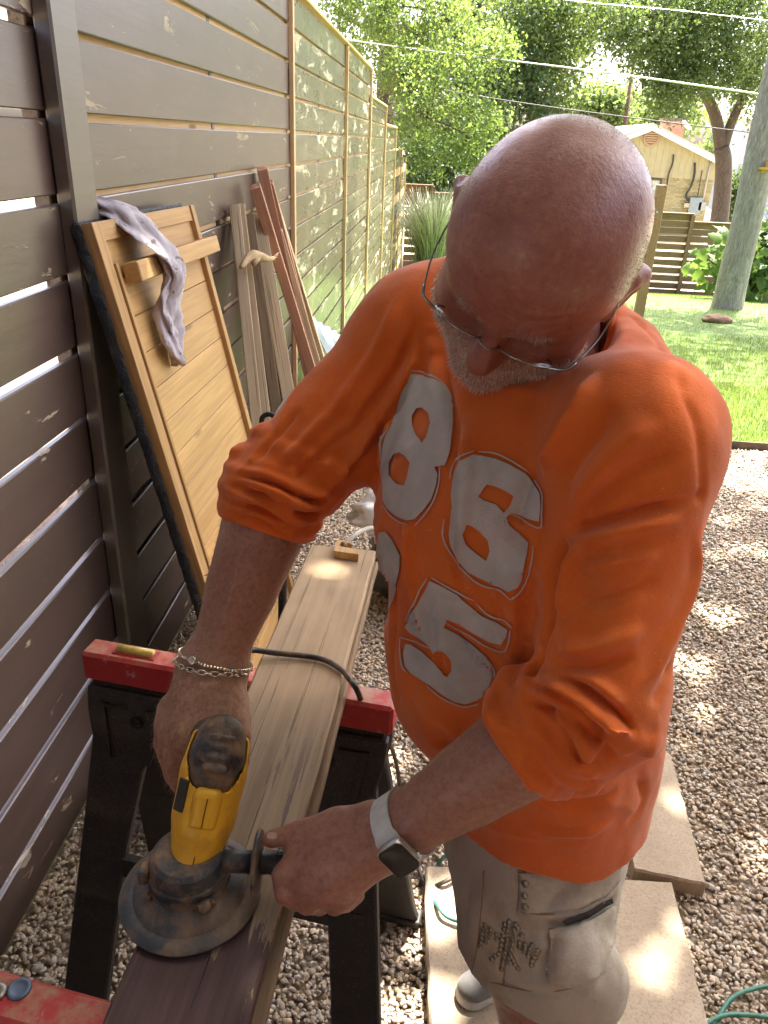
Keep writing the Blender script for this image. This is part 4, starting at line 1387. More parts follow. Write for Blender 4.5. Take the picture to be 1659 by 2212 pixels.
for (x, y, h) in ((-1.6, .2, 5.6), (-.2, -.6, 5.8), (1.4, -.3, 5.9), (-.8, 1.4, 6.4), (.8, .9, 6.5), (2.4, .6, 6.2), (-2.6, 1.8, 6.0), (-1.2, -1.8, 5.5), (.6, -2.0, 5.6), (2.4, -1.6, 5.8), (3.6, .4, 6.0), (-2.8, -.6, 5.4)):  # extra crown lobes over the camera, added to reduce sky light
    ells.append((np.array([x, y, h]), (1.25, 1.25, .6)))
limbs_ = []
for (c, rad) in ells:
    e = sb + (.1, 0, 4.6 + rr.uniform(-.6, .6))
    limbs_.append([(e, .13), ((e + c) / 2 + (0, 0, .4), .08), (c, .03)])
GAPS = [(PZ(1490, 1440, 0), .10), (PZ(1560, 1330, 0), .11), (PZ(1510, 1525, 0), .08), (PZ(1600, 1030, 0), .16), (PZ(1640, 1190, 0), .10), (PZ(1560, 1200, 0), .08), (PZ(1480, 2020, .04), .07), (PZ(1400, 2110, .04), .06), (PZ(1000, 1950, .04), .07), (PZ(960, 2160, .04), .08),  # openings shaped into the crown so sun patches land on these points
        (PZ(835, 1650, 0), .10), (PZ(720, 1235, .85), .045), (PZ(700, 1185, .85), .04), (PZ(520, 2150, .85), .035), (PZ(330, 2140, .85), .03), (PT(590, 950, 1.0), .035), (PT(722, 1785, .865), .035), (PZ(1450, 1720, .04), .06), (PZ(900, 2110, 0), .11), (PZ(860, 1990, 0), .09), (PZ(1640, 1850, 0), .08),
        (PZ(560, 1340, .4), .08), (PZ(1500, 1620, 0), .06), (PX(700, 470, -.88), .08), (PX(300, 700, -.75), .05), (PT(1500, 800, .72), .03), (PZ(800, 2150, 0), .07), (PZ(460, 2120, .85), .03)]
tree('shade_tree', 'spreading shade tree overhead whose trunk stands beyond the long fence', 'tree', sb,
     [(sb, .34), (sb + (0, 0, 1), .29), (sb + (.05, 0, 3), .26), (sb + (.1, 0, 5.2), .22), (sb + (.2, .2, 7), .12)], limbs_, ells, 1000, 62000, .27, .15, M_LF_MID, M_BARKB, 101, .2, gaps=GAPS)

# hedge added out of view on the right to block low sky light
hb = np.array([3.9, .4, 0])
tree('sky_block_hedge', 'unseen tall hedge added on the right to block low sky light', 'hedge', hb, [(hb, .06), (hb + (0, 0, 1.2), .05), (hb + (0, 0, 2.4), .03)], [], [(hb + (.1, y, h), (.55, .75, .8)) for y in (-2.0, -1.0, 0, 1.0, 2.0) for h in (.7, 1.7, 2.7)], 300, 9000, .2, .16, M_LF_DARK, M_BARKB, 121, .2, twig=False)
# ------------------------------------------------------------------ unseen house added behind the camera to cut sky light on the subject
rh = empty('sky_block_house', (2.4, -1.5, 0)); tag(rh, 'unseen low brick house added behind the camera to cut sky light', 'house')
M_RB = plain('red_brown_brick', (.30, .17, .11), .9, 0, .25, 14)
MB().box((.6, -.15, 1.4), (8.0, .30, 2.8)).build('wall', M_RB, rh)
MB().box((.6, .25, 2.86), (8.6, 1.3, .10)).build('eave', plain('painted_soffit', (.40, .36, .30), .7), rh)
MB().prism([(-3.7, .9, 2.915), (4.9, .9, 2.915), (4.9, -4, 4.6), (-3.7, -4, 4.6)], (0, 0, 0), (0, 0, .1)).build('roof', M_ROOF, rh)
# ------------------------------------------------------------------ tabletop panel leaning on the fence
M_PINE = wood('varnished_pine', (.52, .285, .095), (.66, .40, .155), .45, .9, .12, spec=.4)
M_PINEB = wood('pine_batten', (.56, .32, .12), (.70, .44, .19), .55, 1.0, .15)
M_PINEF = wood('pine_frame', (.45, .25, .09), (.60, .37, .16), .55, 1.0, .15)
t = NT('black_tar_coating'); v = t.co()
t.set(color=t.ramp(t.noise(v, 40, 4.0), [(.3, (.012, .012, .013)), (.7, (.035, .036, .038))]), rough=t.ramp(t.noise(v, 90, 3.0), [(.3, .35), (.7, .65)]), normal=t.bump(t.noise(v, 130, 4.0, .7), 1.0, .012))
M_TAR = t.m
TL = np.array([-.835, 1.855, 1.472]); TR = np.array([-.835, 2.690, 1.472])
PD = nrm(np.array([.22, -.02, -.975]))           # down the panel
PA = nrm(TR - TL)                                   # along the top edge
PA = nrm(PA - PD * (PA @ PD))
PN = nrm(np.cross(PA, PD)); PN = PN if PN[0] > 0 else -PN
PLEN, PWID = 1.500, .80
panel = empty('tabletop_panel', TL + PD * PLEN); tag(panel, 'amber pine tabletop with cross battens leaning against the fence', 'tabletop')
PO2 = TL + PD * PLEN
def pp(a, d, n):   # along, down, out
    return TL + PA * a + PD * d + PN * n - PO2
def piece(name, mat, a0, a1, d0, d1, n0, n1, along=True, bevel=.0015, par=None):
    """one stick of the panel with its grain along its length"""
    c = pp((a0 + a1) / 2, (d0 + d1) / 2, (n0 + n1) / 2)
    if along:
        R = np.stack([PD, PA, PN], 1); s = (abs(d1 - d0), abs(a1 - a0), abs(n1 - n0))
    else:
        R = np.stack([PA, PD, PN], 1); s = (abs(a1 - a0), abs(d1 - d0), abs(n1 - n0))
    if np.linalg.det(R) < 0: R[:, 2] *= -1
    o = MB().box((0, 0, 0), s, None, bevel).build(name, mat, par or panel)
    M = Matrix(R.tolist()).to_4x4(); M.translation = Vector(c)
    o.matrix_local = M
    return o
n_pl = 15
for i in range(n_pl):
    d0 = .045 + (PLEN - .06) * i / n_pl; d1 = .045 + (PLEN - .06) * (i + 1) / n_pl - .0018
    piece('plank', M_PINE, .05, PWID - .035, d0, d1, .006 + .0006 * (i % 3), .020)
piece('frame_strip', M_PINEF, .0, .050, 0, PLEN, .0, .034, False)
piece('frame_strip', M_PINEF, PWID - .035, PWID, 0, PLEN, .0, .036, False)
piece('frame_strip', M_PINEF, .051, PWID - .036, 0, .046, .0, .030)
piece('inner_rail', M_PINEF, .052, .066, .10, PLEN - .02, .021, .040, False)
piece('cleat', M_PINEB, .085, PWID + .02, .105, .155, .036, .080, True, .003)
piece('cleat', M_PINEB, .075, PWID + .03, .985, 1.075, .037, .088, True, .003)
piece('ledge', M_PINEB, .40, PWID + .02, .90, .984, .037, .062, True, .002)
piece('top_skin', M_TAR, -.002, PWID, -.012, PLEN, -.016, -.001, False, .006)
# rough black coated edge
V, F = [], []
nd, nn_ = 150, 7
for i in range(nd):
    for j in range(nn_):
        d = PLEN * i / (nd - 1); n = -.016 + .026 * j / (nn_ - 1)
        b_ = .003 + .005 * mnoise.noise(Vector((d * 40, n * 60, 3))) + .004 * mnoise.noise(Vector((d * 110, n * 110, 1))) + .004 * math.sin(PI * j / (nn_ - 1))
        V.append(pp(-.003 - b_, d, n))
for i in range(nd - 1):
    for j in range(nn_ - 1):
        F.append((i * nn_ + j, (i + 1) * nn_ + j, (i + 1) * nn_ + j + 1, i * nn_ + j + 1))
te = mesh_obj('coated_edge', V, F, M_TAR, panel, True)
te.modifiers.new('thickness', 'SOLIDIFY').thickness = -.004
# glue stain running down the face
# rag over the top edge
t = NT('grimy_lilac_cloth'); v = t.co()
c_ = t.ramp(t.noise(v, 18, 5.0, .65), [(.3, (.42, .36, .38)), (.55, (.56, .50, .54)), (.75, (.46, .36, .30))])
c_ = t.mix(t.ramp(t.noise(v, 45, 3.0), [(.62, 0.0), (.68, .8)]), c_, (.12, .09, .09))
t.set(color=c_, rough=.95, normal=t.bump(t.noise(v, 420, 3.0), .6, .002), sheen=.3)
M_RAG = t.m
cl = [(.215, -.055, -.060), (.232, -.020, .010), (.245, .030, .040), (.256, .10, .080), (.260, .165, .087), (.252, .225, .054), (.246, .29, .042), (.244, .345, .038), (.246, .395, .036)]
wd_ = [.07, .125, .135, .115, .095, .110, .100, .070, .012]
sp_ = spline([np.array([*c, w]) for c, w in zip(cl, wd_)], 7)
V, F = [], []
NA = 44
for i, q in enumerate(sp_):
    f = i / (len(sp_) - 1)
    for k in range(NA):
        a = 2 * PI * k / NA
        tw = a + f * 2.2
        rr_ = 1 + .26 * math.sin(2 * tw + 5 * f) + .20 * math.sin(5 * tw + 9 * f) + .12 * math.sin(9 * tw + 3 * f) + .25 * mnoise.noise(Vector((3 * math.cos(a), 3 * math.sin(a), f * 9)))
        V.append(pp(q[0] + q[3] * .5 * math.cos(a) * rr_, q[1] + .012 * math.sin(a * 2 + f * 9), q[2] + .012 + .020 * math.sin(a) * rr_ + .010 * mnoise.noise(Vector((4 * math.cos(a), f * 14, 2)))))
for i in range(len(sp_) - 1):
    for k in range(NA):
        F.append((i * NA + k, i * NA + (k + 1) % NA, (i + 1) * NA + (k + 1) % NA, (i + 1) * NA + k))
F.append(tuple(range(NA))); F.append(tuple(range((len(sp_) - 1) * NA, len(sp_) * NA)))
rag_o = PO2
m = MB().add(V, F)
rag = m.build('rag', M_RAG, None, True, PO2)
tag(rag, 'twisted grimy lilac rag draped over the leaning tabletop', 'rag')

# ------------------------------------------------------------------ loose lumber leaning on the fence
M_L1 = wood('grey_tan_stick', (.54, .385, .23), (.72, .56, .37), .8, 1.0, .3, .4, tone=.45)
M_L2 = wood('dark_weathered_stick', (.25, .165, .095), (.37, .265, .16), .8, 1.0, .3, .5)
M_L3 = wood('red_cedar_stick', (.36, .165, .10), (.52, .29, .19), .7, 1.0, .2, tone=.5)
def stick(topx, lowpx, w, dth, mat, label, xb=-.50, xt=-.845, name='lumber_stick', twist=0.0):
    """stick whose image line runs through two picture points; its top rests on the fence, its foot on the gravel"""
    T0 = PX(topx[0], topx[1], xt)
    du, dv = lowpx[0] - topx[0], lowpx[1] - topx[1]
    best, bp = 1e9, None
    for s in np.linspace(.8, 3.5, 400):
        q = PZ(topx[0] + du * s, topx[1] + dv * s, .012)
        if abs(q[0] - xb) < best and q[1] > 1.0:
            best, bp = abs(q[0] - xb), q
    L = np.linalg.norm(T0 - bp)
    y = nrm(T0 - bp); x = nrm(np.cross(y, np.array([1.0, .25 + twist, 0]))); z = np.cross(x, y)
    o = MB().box((0, L / 2, 0), (w, L, dth), None, .002).build(name, mat)
    M = Matrix(np.stack([x, y, z], 1).tolist()).to_4x4(); M.translation = Vector(bp)
    o.matrix_world = M
    tag(o, label, 'lumber', 'lumber leaning on the fence')
    return o
stick((507, 449), (556, 929), .055, .045, M_L1, 'pale square stick, leftmost of the leaning lumber', -.52)
stick((519, 447), (572, 880), .075, .036, M_L1, 'brown stick just right of the leftmost pale one', -.56)
stick((536, 466), (592, 850), .060, .050, M_L2, 'dark weathered stick behind the wide pale board', -.60)
stick((556, 467), (624, 870), .10, .062, M_L1, 'widest pale board at the middle of the leaning lumber', -.50)
stick((551, 402), (672, 795), .055, .048, M_L3, 'long reddish stick crossing behind the wide pale board', -.52, -.82)
stick((566, 363), (610, 560), .075, .050, M_L3, 'tallest reddish stick of the leaning lumber', -.60)
stick((582, 394), (625, 560), .05, .036, M_L3, 'thin reddish stick right of the tallest one', -.62)
stick((600, 500), (683, 785), .070, .050, M_L1, 'tan stick on the right of the leaning lumber', -.50, -.80)
stick((590, 425), (640, 590), .05, .034, M_L1, 'thin brown stick, rightmost behind the tan one', -.64)
# splintered branch stub wedged between the sticks
m = MB()
c0 = PX(520, 578, -.72); c1 = PX(556, 552, -.70); c2 = PX(594, 556, -.72)
m.tube(spline([c0 - c1, (c0 - c1) * .5 + (0.0, 0, .014), np.zeros(3), (c2 - c1) * .6 + (0, 0, -.01), c2 - c1], 4), [.008, .010, .012, .014, .017, .02, .022, .022, .02, .019, .018, .016, .014, .012, .01, .009, .004], 7)
m.tube([np.zeros(3), PX(548, 570, -.69) - c1], [.02, .011], 6)
for k in range(5):
    m.tube([(c2 - c1) * .9, (c2 - c1) * 1.05 + np.array([.004 * k, .02 * (k - 2) * .4, .012 * (k - 2)])], [.006, .001], 5)
o = m.build('splintered_branch', wood('split_wood', (.42, .28, .15), (.60, .44, .26), .8), None, True, c1)
tag(o, 'short splintered branch wedged across the leaning lumber', 'branch')
# corrugated sheet
t = NT('weathered_zinc'); v = t.co()
t.set(color=t.ramp(t.noise(v, 9, 5.0), [(.3, (.13, .17, .17)), (.7, (.22, .27, .265))]), rough=.5, metal=.35, normal=t.bump(t.noise(v, 60, 3.0), .15, .003))
A_, B_ = PX(664, 680, -.82), PX(692, 640, -.84)
C2 = PZ(762, 960, .02); 
dn = nrm(np.array([-.42, A_[1] - .35, .01]) - A_); Ls = 1.1
Ls = (A_[2] - .01) / -dn[2]
al = nrm(B_ - A_); al = nrm(al - dn * (al @ dn)); W_ = np.linalg.norm(B_ - A_); nn = np.cross(al, dn)
V, F = [], []
n1_, n2_ = 60, 6
for j in range(n2_):
    for i in range(n1_):
        V.append(al * W_ * i / (n1_ - 1) + dn * Ls * j / (n2_ - 1) + nn * .008 * math.sin(2 * PI * i / 12))
for j in range(n2_ - 1):
    for i in range(n1_ - 1):
        F.append((j * n1_ + i, j * n1_ + i + 1, (j + 1) * n1_ + i + 1, (j + 1) * n1_ + i))
o = mesh_obj('corrugated_sheet', V, F, t.m, None, True, A_); o.modifiers.new('thickness', 'SOLIDIFY').thickness = .002
tag(o, 'grey corrugated metal sheet leaning beside the lumber', 'metal sheet')
# scrolled iron bracket peeking out beside the sleeve
sc_ = []
c = PT(577, 912, 2.0)
for i in range(26):
    a = i / 25 * 4.6 + .6; rr_ = .012 + .020 * i / 25
    sc_.append(np.array([0, 0, 0]) + CR[:, 0] * rr_ * math.cos(a + 2.2) + CR[:, 1] * rr_ * math.sin(a + 2.2) * -1)
sc_ += [sc_[-1] + CR[:, 0] * .02 - CR[:, 1] * .03, sc_[-1] + CR[:, 0] * .03 - CR[:, 1] * .12, sc_[-1] + CR[:, 0] * .02 - CR[:, 1] * .9]
o = MB().tube(sc_, [.007] * 26 + [.011, .011, .011], 8).build('iron_scroll', plain('dark_cast_iron', (.035, .032, .03), .55, .6, .4, 60, .3), None, True, c)
tag(o, 'curled dark iron bracket end beside the rolled right sleeve', 'bracket')
o = MB().tube(spline([PT(600, 905, 2.15), PT(622, 872, 2.2), PT(648, 846, 2.25), PT(690, 815, 2.35), PT(740, 800, 2.4)], 6), .016, 8).build('metal_rail', plain('grey_painted_rail', (.33, .35, .36), .4, .3), None, True)
tag(o, 'curved grey metal rail half hidden behind the right sleeve', 'rail')

# ------------------------------------------------------------------ sawhorses
t = NT('scuffed_red_plastic'); v = t.co()
c_ = t.ramp(t.noise(v, 12, 5.0), [(.3, (.36, .022, .025)), (.7, (.46, .035, .036))])
c_ = t.mix(t.ramp(t.noise(v, 26, 6.0, .75), [(.60, 0.0), (.66, .75)]), c_, (.42, .36, .35))
up_ = t.n('ShaderNodeSeparateXYZ'); t.l(t.geo('Normal'), up_.inputs[0])
dm = t.math('MULTIPLY', t.ramp(up_.outputs['Z'], [(.6, 0.0), (.9, 1.0)]), t.ramp(t.noise(v, 34, 6.0, .7), [(.38, 0.0), (.62, .85)]))
c_ = t.mix(dm, c_, (.36, .22, .13))
t.set(color=c_, rough=t.ramp(t.noise(v, 40, 4.0), [(.3, .38), (.7, .65)]), normal=t.bump(t.noise(v, 220, 3.0), .2, .002))
M_RED = t.m
t = NT('dusty_black_plastic'); v = t.co()
c_ = t.ramp(t.noise(v, 30, 5.0), [(.3, (.010, .009, .008)), (.7, (.022, .019, .016))])
c_ = t.mix(t.ramp(t.noise(v, 240, 4.0, .7), [(.52, 0.0), (.72, .45)]), c_, (.15, .10, .06))
c_ = t.mix(t.ramp(t.vor(v, 42), [(.05, .9), (.075, 0.0)]), c_, (.16, .11, .07))
t.set(color=c_, rough=.62, normal=t.bump(t.noise(v, 400, 2.0), .3, .0015))
M_BLK = t.m
def sawhorse(a, b, label, detail=True):
    """a, b: ends of the top bar (centre of its top face)"""
    a, b = np.asarray(a, float), np.asarray(b, float)
    o_ = np.array([(a[0] + b[0]) / 2, (a[1] + b[1]) / 2, 0])
    root = empty('sawhorse', o_); tag(root, label, 'sawhorse', 'sawhorses carrying the plank')
    x = nrm(b - a); up = np.array([0, 0, 1.0]); y = nrm(np.cross(up, x)); L = np.linalg.norm(b - a); H = a[2]
    R = np.stack([x, y, up], 1)
    q = lambda s, f, z: a + x * s + y * f + up * (z - H) - o_
    bar = MB().box(q(L / 2, 0, H - .031), (L, .052, .062), R, .006).build('top_bar', M_RED, root)
    MB().box(q(L / 2, 0, H - .068), (L - .03, .040, .014), R, .002).build('under_rail', M_BLK, root)
    if detail:
        # bubble vial in its recess, bolts
        MB().box(q(.10, 0, H + .0005), (.085, .026, .003), R, .001).build('vial_recess', plain('vial_surround', (.30, .02, .02), .5), bar)
        MB().tube([q(.065, 0, H + .004), q(.135, 0, H + .004)], .009, 10).build('level_vial', plain('yellow_vial', (.55, .42, .10), .2, 0, .2, 80), bar, True)
    for s in (.19, L - .12):
        MB().lathe([(.011, 0), (.011, .003), (.006, .004), (.004, .0015)], q(s, 0, H + .0005), R, 16).build('bolt', plain('dull_bolt', (.30, .28, .24), .45, .8), bar, True)
    # two moulded leg panels on each long side
    for side in (-1, 1):
        for s0, s1, foot in ((.006, .205, -.055), (L - .205, L - .006, .055)):
            left = foot < 0
            # outline of one leg panel in (along, down): wide shoulder, hollow waist, narrow leg
            if left:
                ol = [(s0, .072), (s1, .072), (s1 - .004, .150), (s0 + .150, .176), (s0 + .118, .225), (s0 + .085, .40), (s0 + .040, H - .004), (s0 - .062, H - .004), (s0 - .052, H - .04), (s0 - .004, .34), (s0 + .012, .17), (s0 + .002, .12)]
            else:
                ol = [(s1, .072), (s0, .072), (s0 + .004, .150), (s1 - .150, .176), (s1 - .118, .225), (s1 - .085, .40), (s1 - .040, H - .004), (s1 + .062, H - .004), (s1 + .052, H - .04), (s1 + .004, .34), (s1 - .012, .17), (s1 - .002, .12)]
            def P_(s, d, dn=0.0):
                spl = .018 + (d - .072) * .235
                return q(s, side * (spl + dn), H - d)
            m = MB(); n = len(ol)
            fr = [P_(s, d, .012) for s, d in ol]; bk = [P_(s, d, -.012) for s, d in ol]
            m.add(fr + bk, [tuple(range(n)), tuple(reversed(range(n, 2 * n)))] + [(i, (i + 1) % n, n + (i + 1) % n, n + i) for i in range(n)])
            leg = m.build('leg', M_BLK, root)
            bv = leg.modifiers.new('eased', 'BEVEL'); bv.width = .004; bv.segments = 1; bv.limit_method = 'ANGLE'
            sg = 1 if left else -1
            e0 = s0 if left else s1
            # raised ribs and a round hole
            rb1 = MB()
            for (d0, s_) in ((.095, .035), (.095, .165)):
                rb1.bar(P_(e0 + sg * s_, d0, .014), P_(e0 + sg * (s_ * .6 + .03), d0 + .11, .014), .010, .006, up=y)
            rb1.bar(P_(e0 + sg * .035, .10, .014), P_(e0 + sg * .085, .10, .014), .008, .006, up=y); rb1.bar(P_(e0 + sg * .125, .10, .014), P_(e0 + sg * .17, .10, .014), .008, .006, up=y)
            rb1.build('rib', M_BLK, leg)
            c = P_(e0 + sg * .105, .125, .0135)
            MB().lathe([(.013, 0), (.013, .002), (.010, .002), (.0095, -.006), (.001, -.0065)], c, np.stack([x, up, y * side], 1), 16).build('hole_rim', plain('hole_black', (.004, .004, .004), .8), leg, True)
            MB().box(P_(e0 - sg * .01, H - .012, .0), (.108, .04, .020), R, .003).build('foot_pad', M_BLK, leg)
        MB().bar(P_(.05, .43, 0) if False else q(.02, side * .105, H - .44), q(L - .02, side * .105, H - .44), .016, .05).build('shelf_brace', M_BLK, root)
    return root
pa, pb = PZ(188, 1392, .81), PZ(856, 1512, .81)
sawhorse(pa, pb, 'farther red topped black sawhorse under the plank, with a bubble vial')
na = PZ(10, 2150, .81); nd_ = nrm(pb - pa)
na = na - nd_ * .20
sawhorse(na, na + nd_ * np.linalg.norm(pb - pa), 'nearer red topped sawhorse in the bottom left corner', True)
ns = PZ(42, 2137, .8105)
MB().lathe([(.013, 0), (.013, .002), (.009, .003), (.008, .0015), (.003, .0015)], ns, None, 20).build('cap_plug', plain('blue_grey_plug', (.10, .14, .20), .5, .3), None, True)
bpy.data.objects['cap_plug'].parent = None
_p = bpy.data.objects['cap_plug']
_s = [o for o in bpy.data.objects if o.name.startswith('sawhorse')][-1]
_p.parent = _s; _p.location = (-_s.location[0], -_s.location[1], -_s.location[2])

# ------------------------------------------------------------------ stack of old planks on the sawhorses
def plank_extra(t, mp, col, rough, n):
    """leftover brown paint on the near part, ragged border; sanding dust on the far part"""
    co_ = t.n('ShaderNodeTexCoord').outputs['Object']
    sx = t.n('ShaderNodeSeparateXYZ'); t.l(co_, sx.inputs[0])
    r1 = t.noise(mp((34, 5, 34)), 1.0, 6.0, .7, .4)
    # local Y: 0 at near end, far end at the other
    edge = t.math('ADD', sx.outputs['Y'], t.math('MULTIPLY', t.math('SUBTRACT', r1, .5), .55))
    lat = t.math('MULTIPLY', sx.outputs['X'], 1.1)
    pm = t.ramp(t.math('ADD', edge, lat), [(.615, 1.0), (.622, 0.0)])
    strips = t.math('MULTIPLY', t.ramp(t.noise(mp((55, 3.2, 55)), 1.0, 5.0, .7), [(.60, 0.0), (.615, 1.0)]), t.ramp(sx.outputs['Y'], [(.70, 1.0), (.96, 0.0)]))
    pm = t.math('MAXIMUM', pm, strips)
    paint = t.ramp(t.noise(mp((70, 4, 70)), 1.0, 5.0, .6), [(.3, (.055, .030, .028)), (.7, (.105, .062, .058))])
    scr = t.ramp(t.noise(mp((120, 5, 120)), 1.0, 4.0, .7), [(.62, 0.0), (.74, .45)])
    paint = t.mix(scr, paint, (.17, .115, .095))
    col = t.mix(pm, col, paint)
    d2 = t.math('MULTIPLY', t.ramp(sx.outputs['Y'], [(.85, 0.0), (1.25, 1.0)]), t.ramp(t.noise(mp((11, 6, 11)), 1.0, 5.0), [(.3, .2), (.6, .75)]))
    col = t.mix(d2, col, (.46, .33, .20))
    n = t.bump(pm, .5, .0012, n)
    return col, t.mix(pm, (rough,) * 3, (.50, .50, .50)), n
M_PLANK = wood('sanded_old_plank', (.25, .18, .112), (.43, .335, .22), .85, .70, .22, .75, None, .25, plank_extra)
M_PLANK2 = wood('weathered_plank_edge', (.20, .13, .075), (.33, .235, .14), .8, 1.2, .5, .9)
M_PLANK3 = paint_on_wood('old_plank_paint', (.085, .055, .048), (.36, .26, .15), peel=.52, rough=.5)
pn0, pn1 = PZ(215, 2212, .85), PZ(540, 2212, .85)
pf0, pf1 = PZ(676, 1169, .85), PZ(809, 1198, .85)
cn, cf = (pn0 + pn1) / 2, (pf0 + pf1) / 2
pd = nrm(cf - cn); px_ = nrm(np.cross(pd, (0, 0, 1.0)))
near = cn - pd * .45; LEN = np.linalg.norm(cf - near)
PW = .150
def plank(name, label, w, dth, ztop, y0, y1, xoff, mat, seed, ang=0.0):
    r = random.Random(seed); n = 40; V, F = [], []
    e = .004
    for i in range(n):
        y = y0 + (y1 - y0) * i / (n - 1)
        j1 = .0016 * mnoise.noise(Vector((y * 9, seed, 0))); j2 = .0016 * mnoise.noise(Vector((y * 9, seed, 9)))
        for (x, z) in ((-w / 2 + j1, -dth + e), (-w / 2 + e + j1, -dth), (w / 2 - e + j2, -dth), (w / 2 + j2, -dth + e), (w / 2 + j2 * 2, -e), (w / 2 - e + j2, 0), (-w / 2 + e + j1, 0), (-w / 2 + j1 * 2, -e)):
            V.append((x, y - (0 if 0 else 0), z + .0008 * mnoise.noise(Vector((y * 5, x * 20, seed)))))
    for i in range(n - 1):
        for k in range(8):
            F.append((i * 8 + k, i * 8 + (k + 1) % 8, (i + 1) * 8 + (k + 1) % 8, (i + 1) * 8 + k))
    F += [tuple(range(8)), tuple(range((n - 1) * 8, n * 8))]
    o = MB().add(V, F).build(name, mat)
    ca, sa = math.cos(ang), math.sin(ang)
    yv = pd * ca + px_ * sa; xv = px_ * ca - pd * sa
    M = Matrix(np.stack([xv, yv, (0, 0, 1)], 1).tolist()).to_4x4(); M.translation = Vector((near[0] + px_[0] * xoff, near[1] + px_[1] * xoff, ztop))
    o.matrix_world = M
    tag(o, label, 'plank', 'old planks on the sawhorses')
    return o
plank('plank', 'top plank on the sawhorses, sanded bare at the far end and brown near', PW, .0185, .850, 0, LEN, 0, M_PLANK, 1)
plank('plank', 'second plank under the sanded one, its edge showing on the right', PW + .012, .0185, .8308, -.05, LEN - .015, .008, M_PLANK2, 2, RAD(-.25))
# the under planks rest in the bar: lower faces sit on the bars
# yellowish clamp block at the far end of the plank
q4 = lambda a, b_: PZ(630.9 + .2356 * a, 1069.8 + .2356 * b_, .851)
pts_ = [q4(385, 575), q4(395, 500), q4(420, 468), q4(545, 488), q4(545, 510), q4(450, 492), q4(430, 530), q4(608, 566), q4(606, 608)]
m = MB().prism(pts_, (0, 0, 0), (0, 0, .018))
o = m.build('clamp_block', wood('yellow_clamp_wood', (.42, .24, .08), (.56, .36, .14), .6), None); tag(o, 'small tan u shaped clamp block on the far end of the plank', 'clamp')
o = MB().tube(spline([q4(480, 505) + (0, 0, .012), q4(560, 480) + (0, .02, .02), q4(660, 400) + (0, .05, 0), q4(740, 300) + (0, .1, -.05)], 6), .0055, 8).build('strap', plain('dusty_white_strap', (.44, .40, .33), .8), None, True)
tag(o, 'pale cord running from the clamp block past the orange shirt', 'cord')
# clutter behind the plank end: crumpled clear sheeting on a dark bin bag
def crumple(name, label, cat, c, rx, ry, rz, amp, sc, mat, seed, rot=0):
    bm = bmesh.new(); bmesh.ops.create_icosphere(bm, subdivisions=4, radius=1.0)
    for v_ in bm.verts:
        d = v_.co.normalized(); k = 1 + amp * (mnoise.ridged_multi_fractal(d * sc + Vector((seed, 0, 0)), 1.0, 2.1, 4, 1.0, 2.0) - .9)
        v_.co = Vector((d.x * rx * k, d.y * ry * k, max(-rz, d.z * rz * k)))
    me = bpy.data.meshes.new(name); bm.to_mesh(me); bm.free()
    o = link(name, me, mat, None, True, c); tag(o, label, cat)
    return o
t = NT('black_bin_liner'); t.set(color=(.012, .012, .012), rough=.35); M_BAG = t.m
t = NT('clear_plastic_sheeting'); t.set(color=(.75, .77, .80), rough=.22, trans=.35, ior=1.4); M_CLEAR = t.m
crumple('bin_bag', 'dusty black bag on the ground beyond the plank end', 'bag', (.06, 2.75, .13), .26, .22, .13, .28, 1.6, M_BAG, 3)
crumple('plastic_sheeting', 'crumpled clear plastic heap on the black bag', 'plastic sheet', (-.04, 2.78, .33), .20, .15, .10, .4, 1.5, M_CLEAR, 7)
o = MB().bar((-.32, 3.02, .56), (.30, 2.95, .545), .02, .028, bevel=.002).build('lath', M_L1); tag(o, 'thin pale lath lying behind the plastic heap', 'lumber')
o = MB().bar((-.25, 3.01, .0), (-.25, 3.01, .545), .05, .03).build('lath_prop', M_L2); tag(o, 'short upright block propping the lath behind the plastic', 'lumber')
# clear acrylic bin standing between the sawhorse legs
t = NT('clear_bin_plastic'); t.set(color=(.90, .90, .90), rough=.12, trans=.96, ior=1.25); M_BIN = t.m
bp = PZ(352, 1795, .012)
bx0, by0 = bp[0] - .02, bp[1] - .02
root = empty('plastic_bin', (bx0 + .14, by0 + .12, .01)); tag(root, 'clear plastic bin on the gravel under the farther sawhorse', 'bin')
Wb, Db, Hb = .28, .22, .20
for (c, s) in (((-Wb / 2, 0, Hb / 2), (.003, Db, Hb)), ((Wb / 2, 0, Hb / 2), (.003, Db, Hb)), ((0, -Db / 2, Hb / 2), (Wb - .004, .003, Hb)), ((0, Db / 2, Hb / 2), (Wb - .004, .003, Hb))):
    MB().box(c, s, None, .001).build('side', M_BIN, root)
rimp = [(-Wb / 2, -Db / 2, Hb), (Wb / 2, -Db / 2, Hb), (Wb / 2, Db / 2, Hb), (-Wb / 2, Db / 2, Hb)]
m = MB()
for i in range(4): m.bar(np.array(rimp[i]) , np.array(rimp[(i + 1) % 4]), .012, .008)
m.build('rim', plain('frosted_rim', (.55, .55, .52), .35), root)

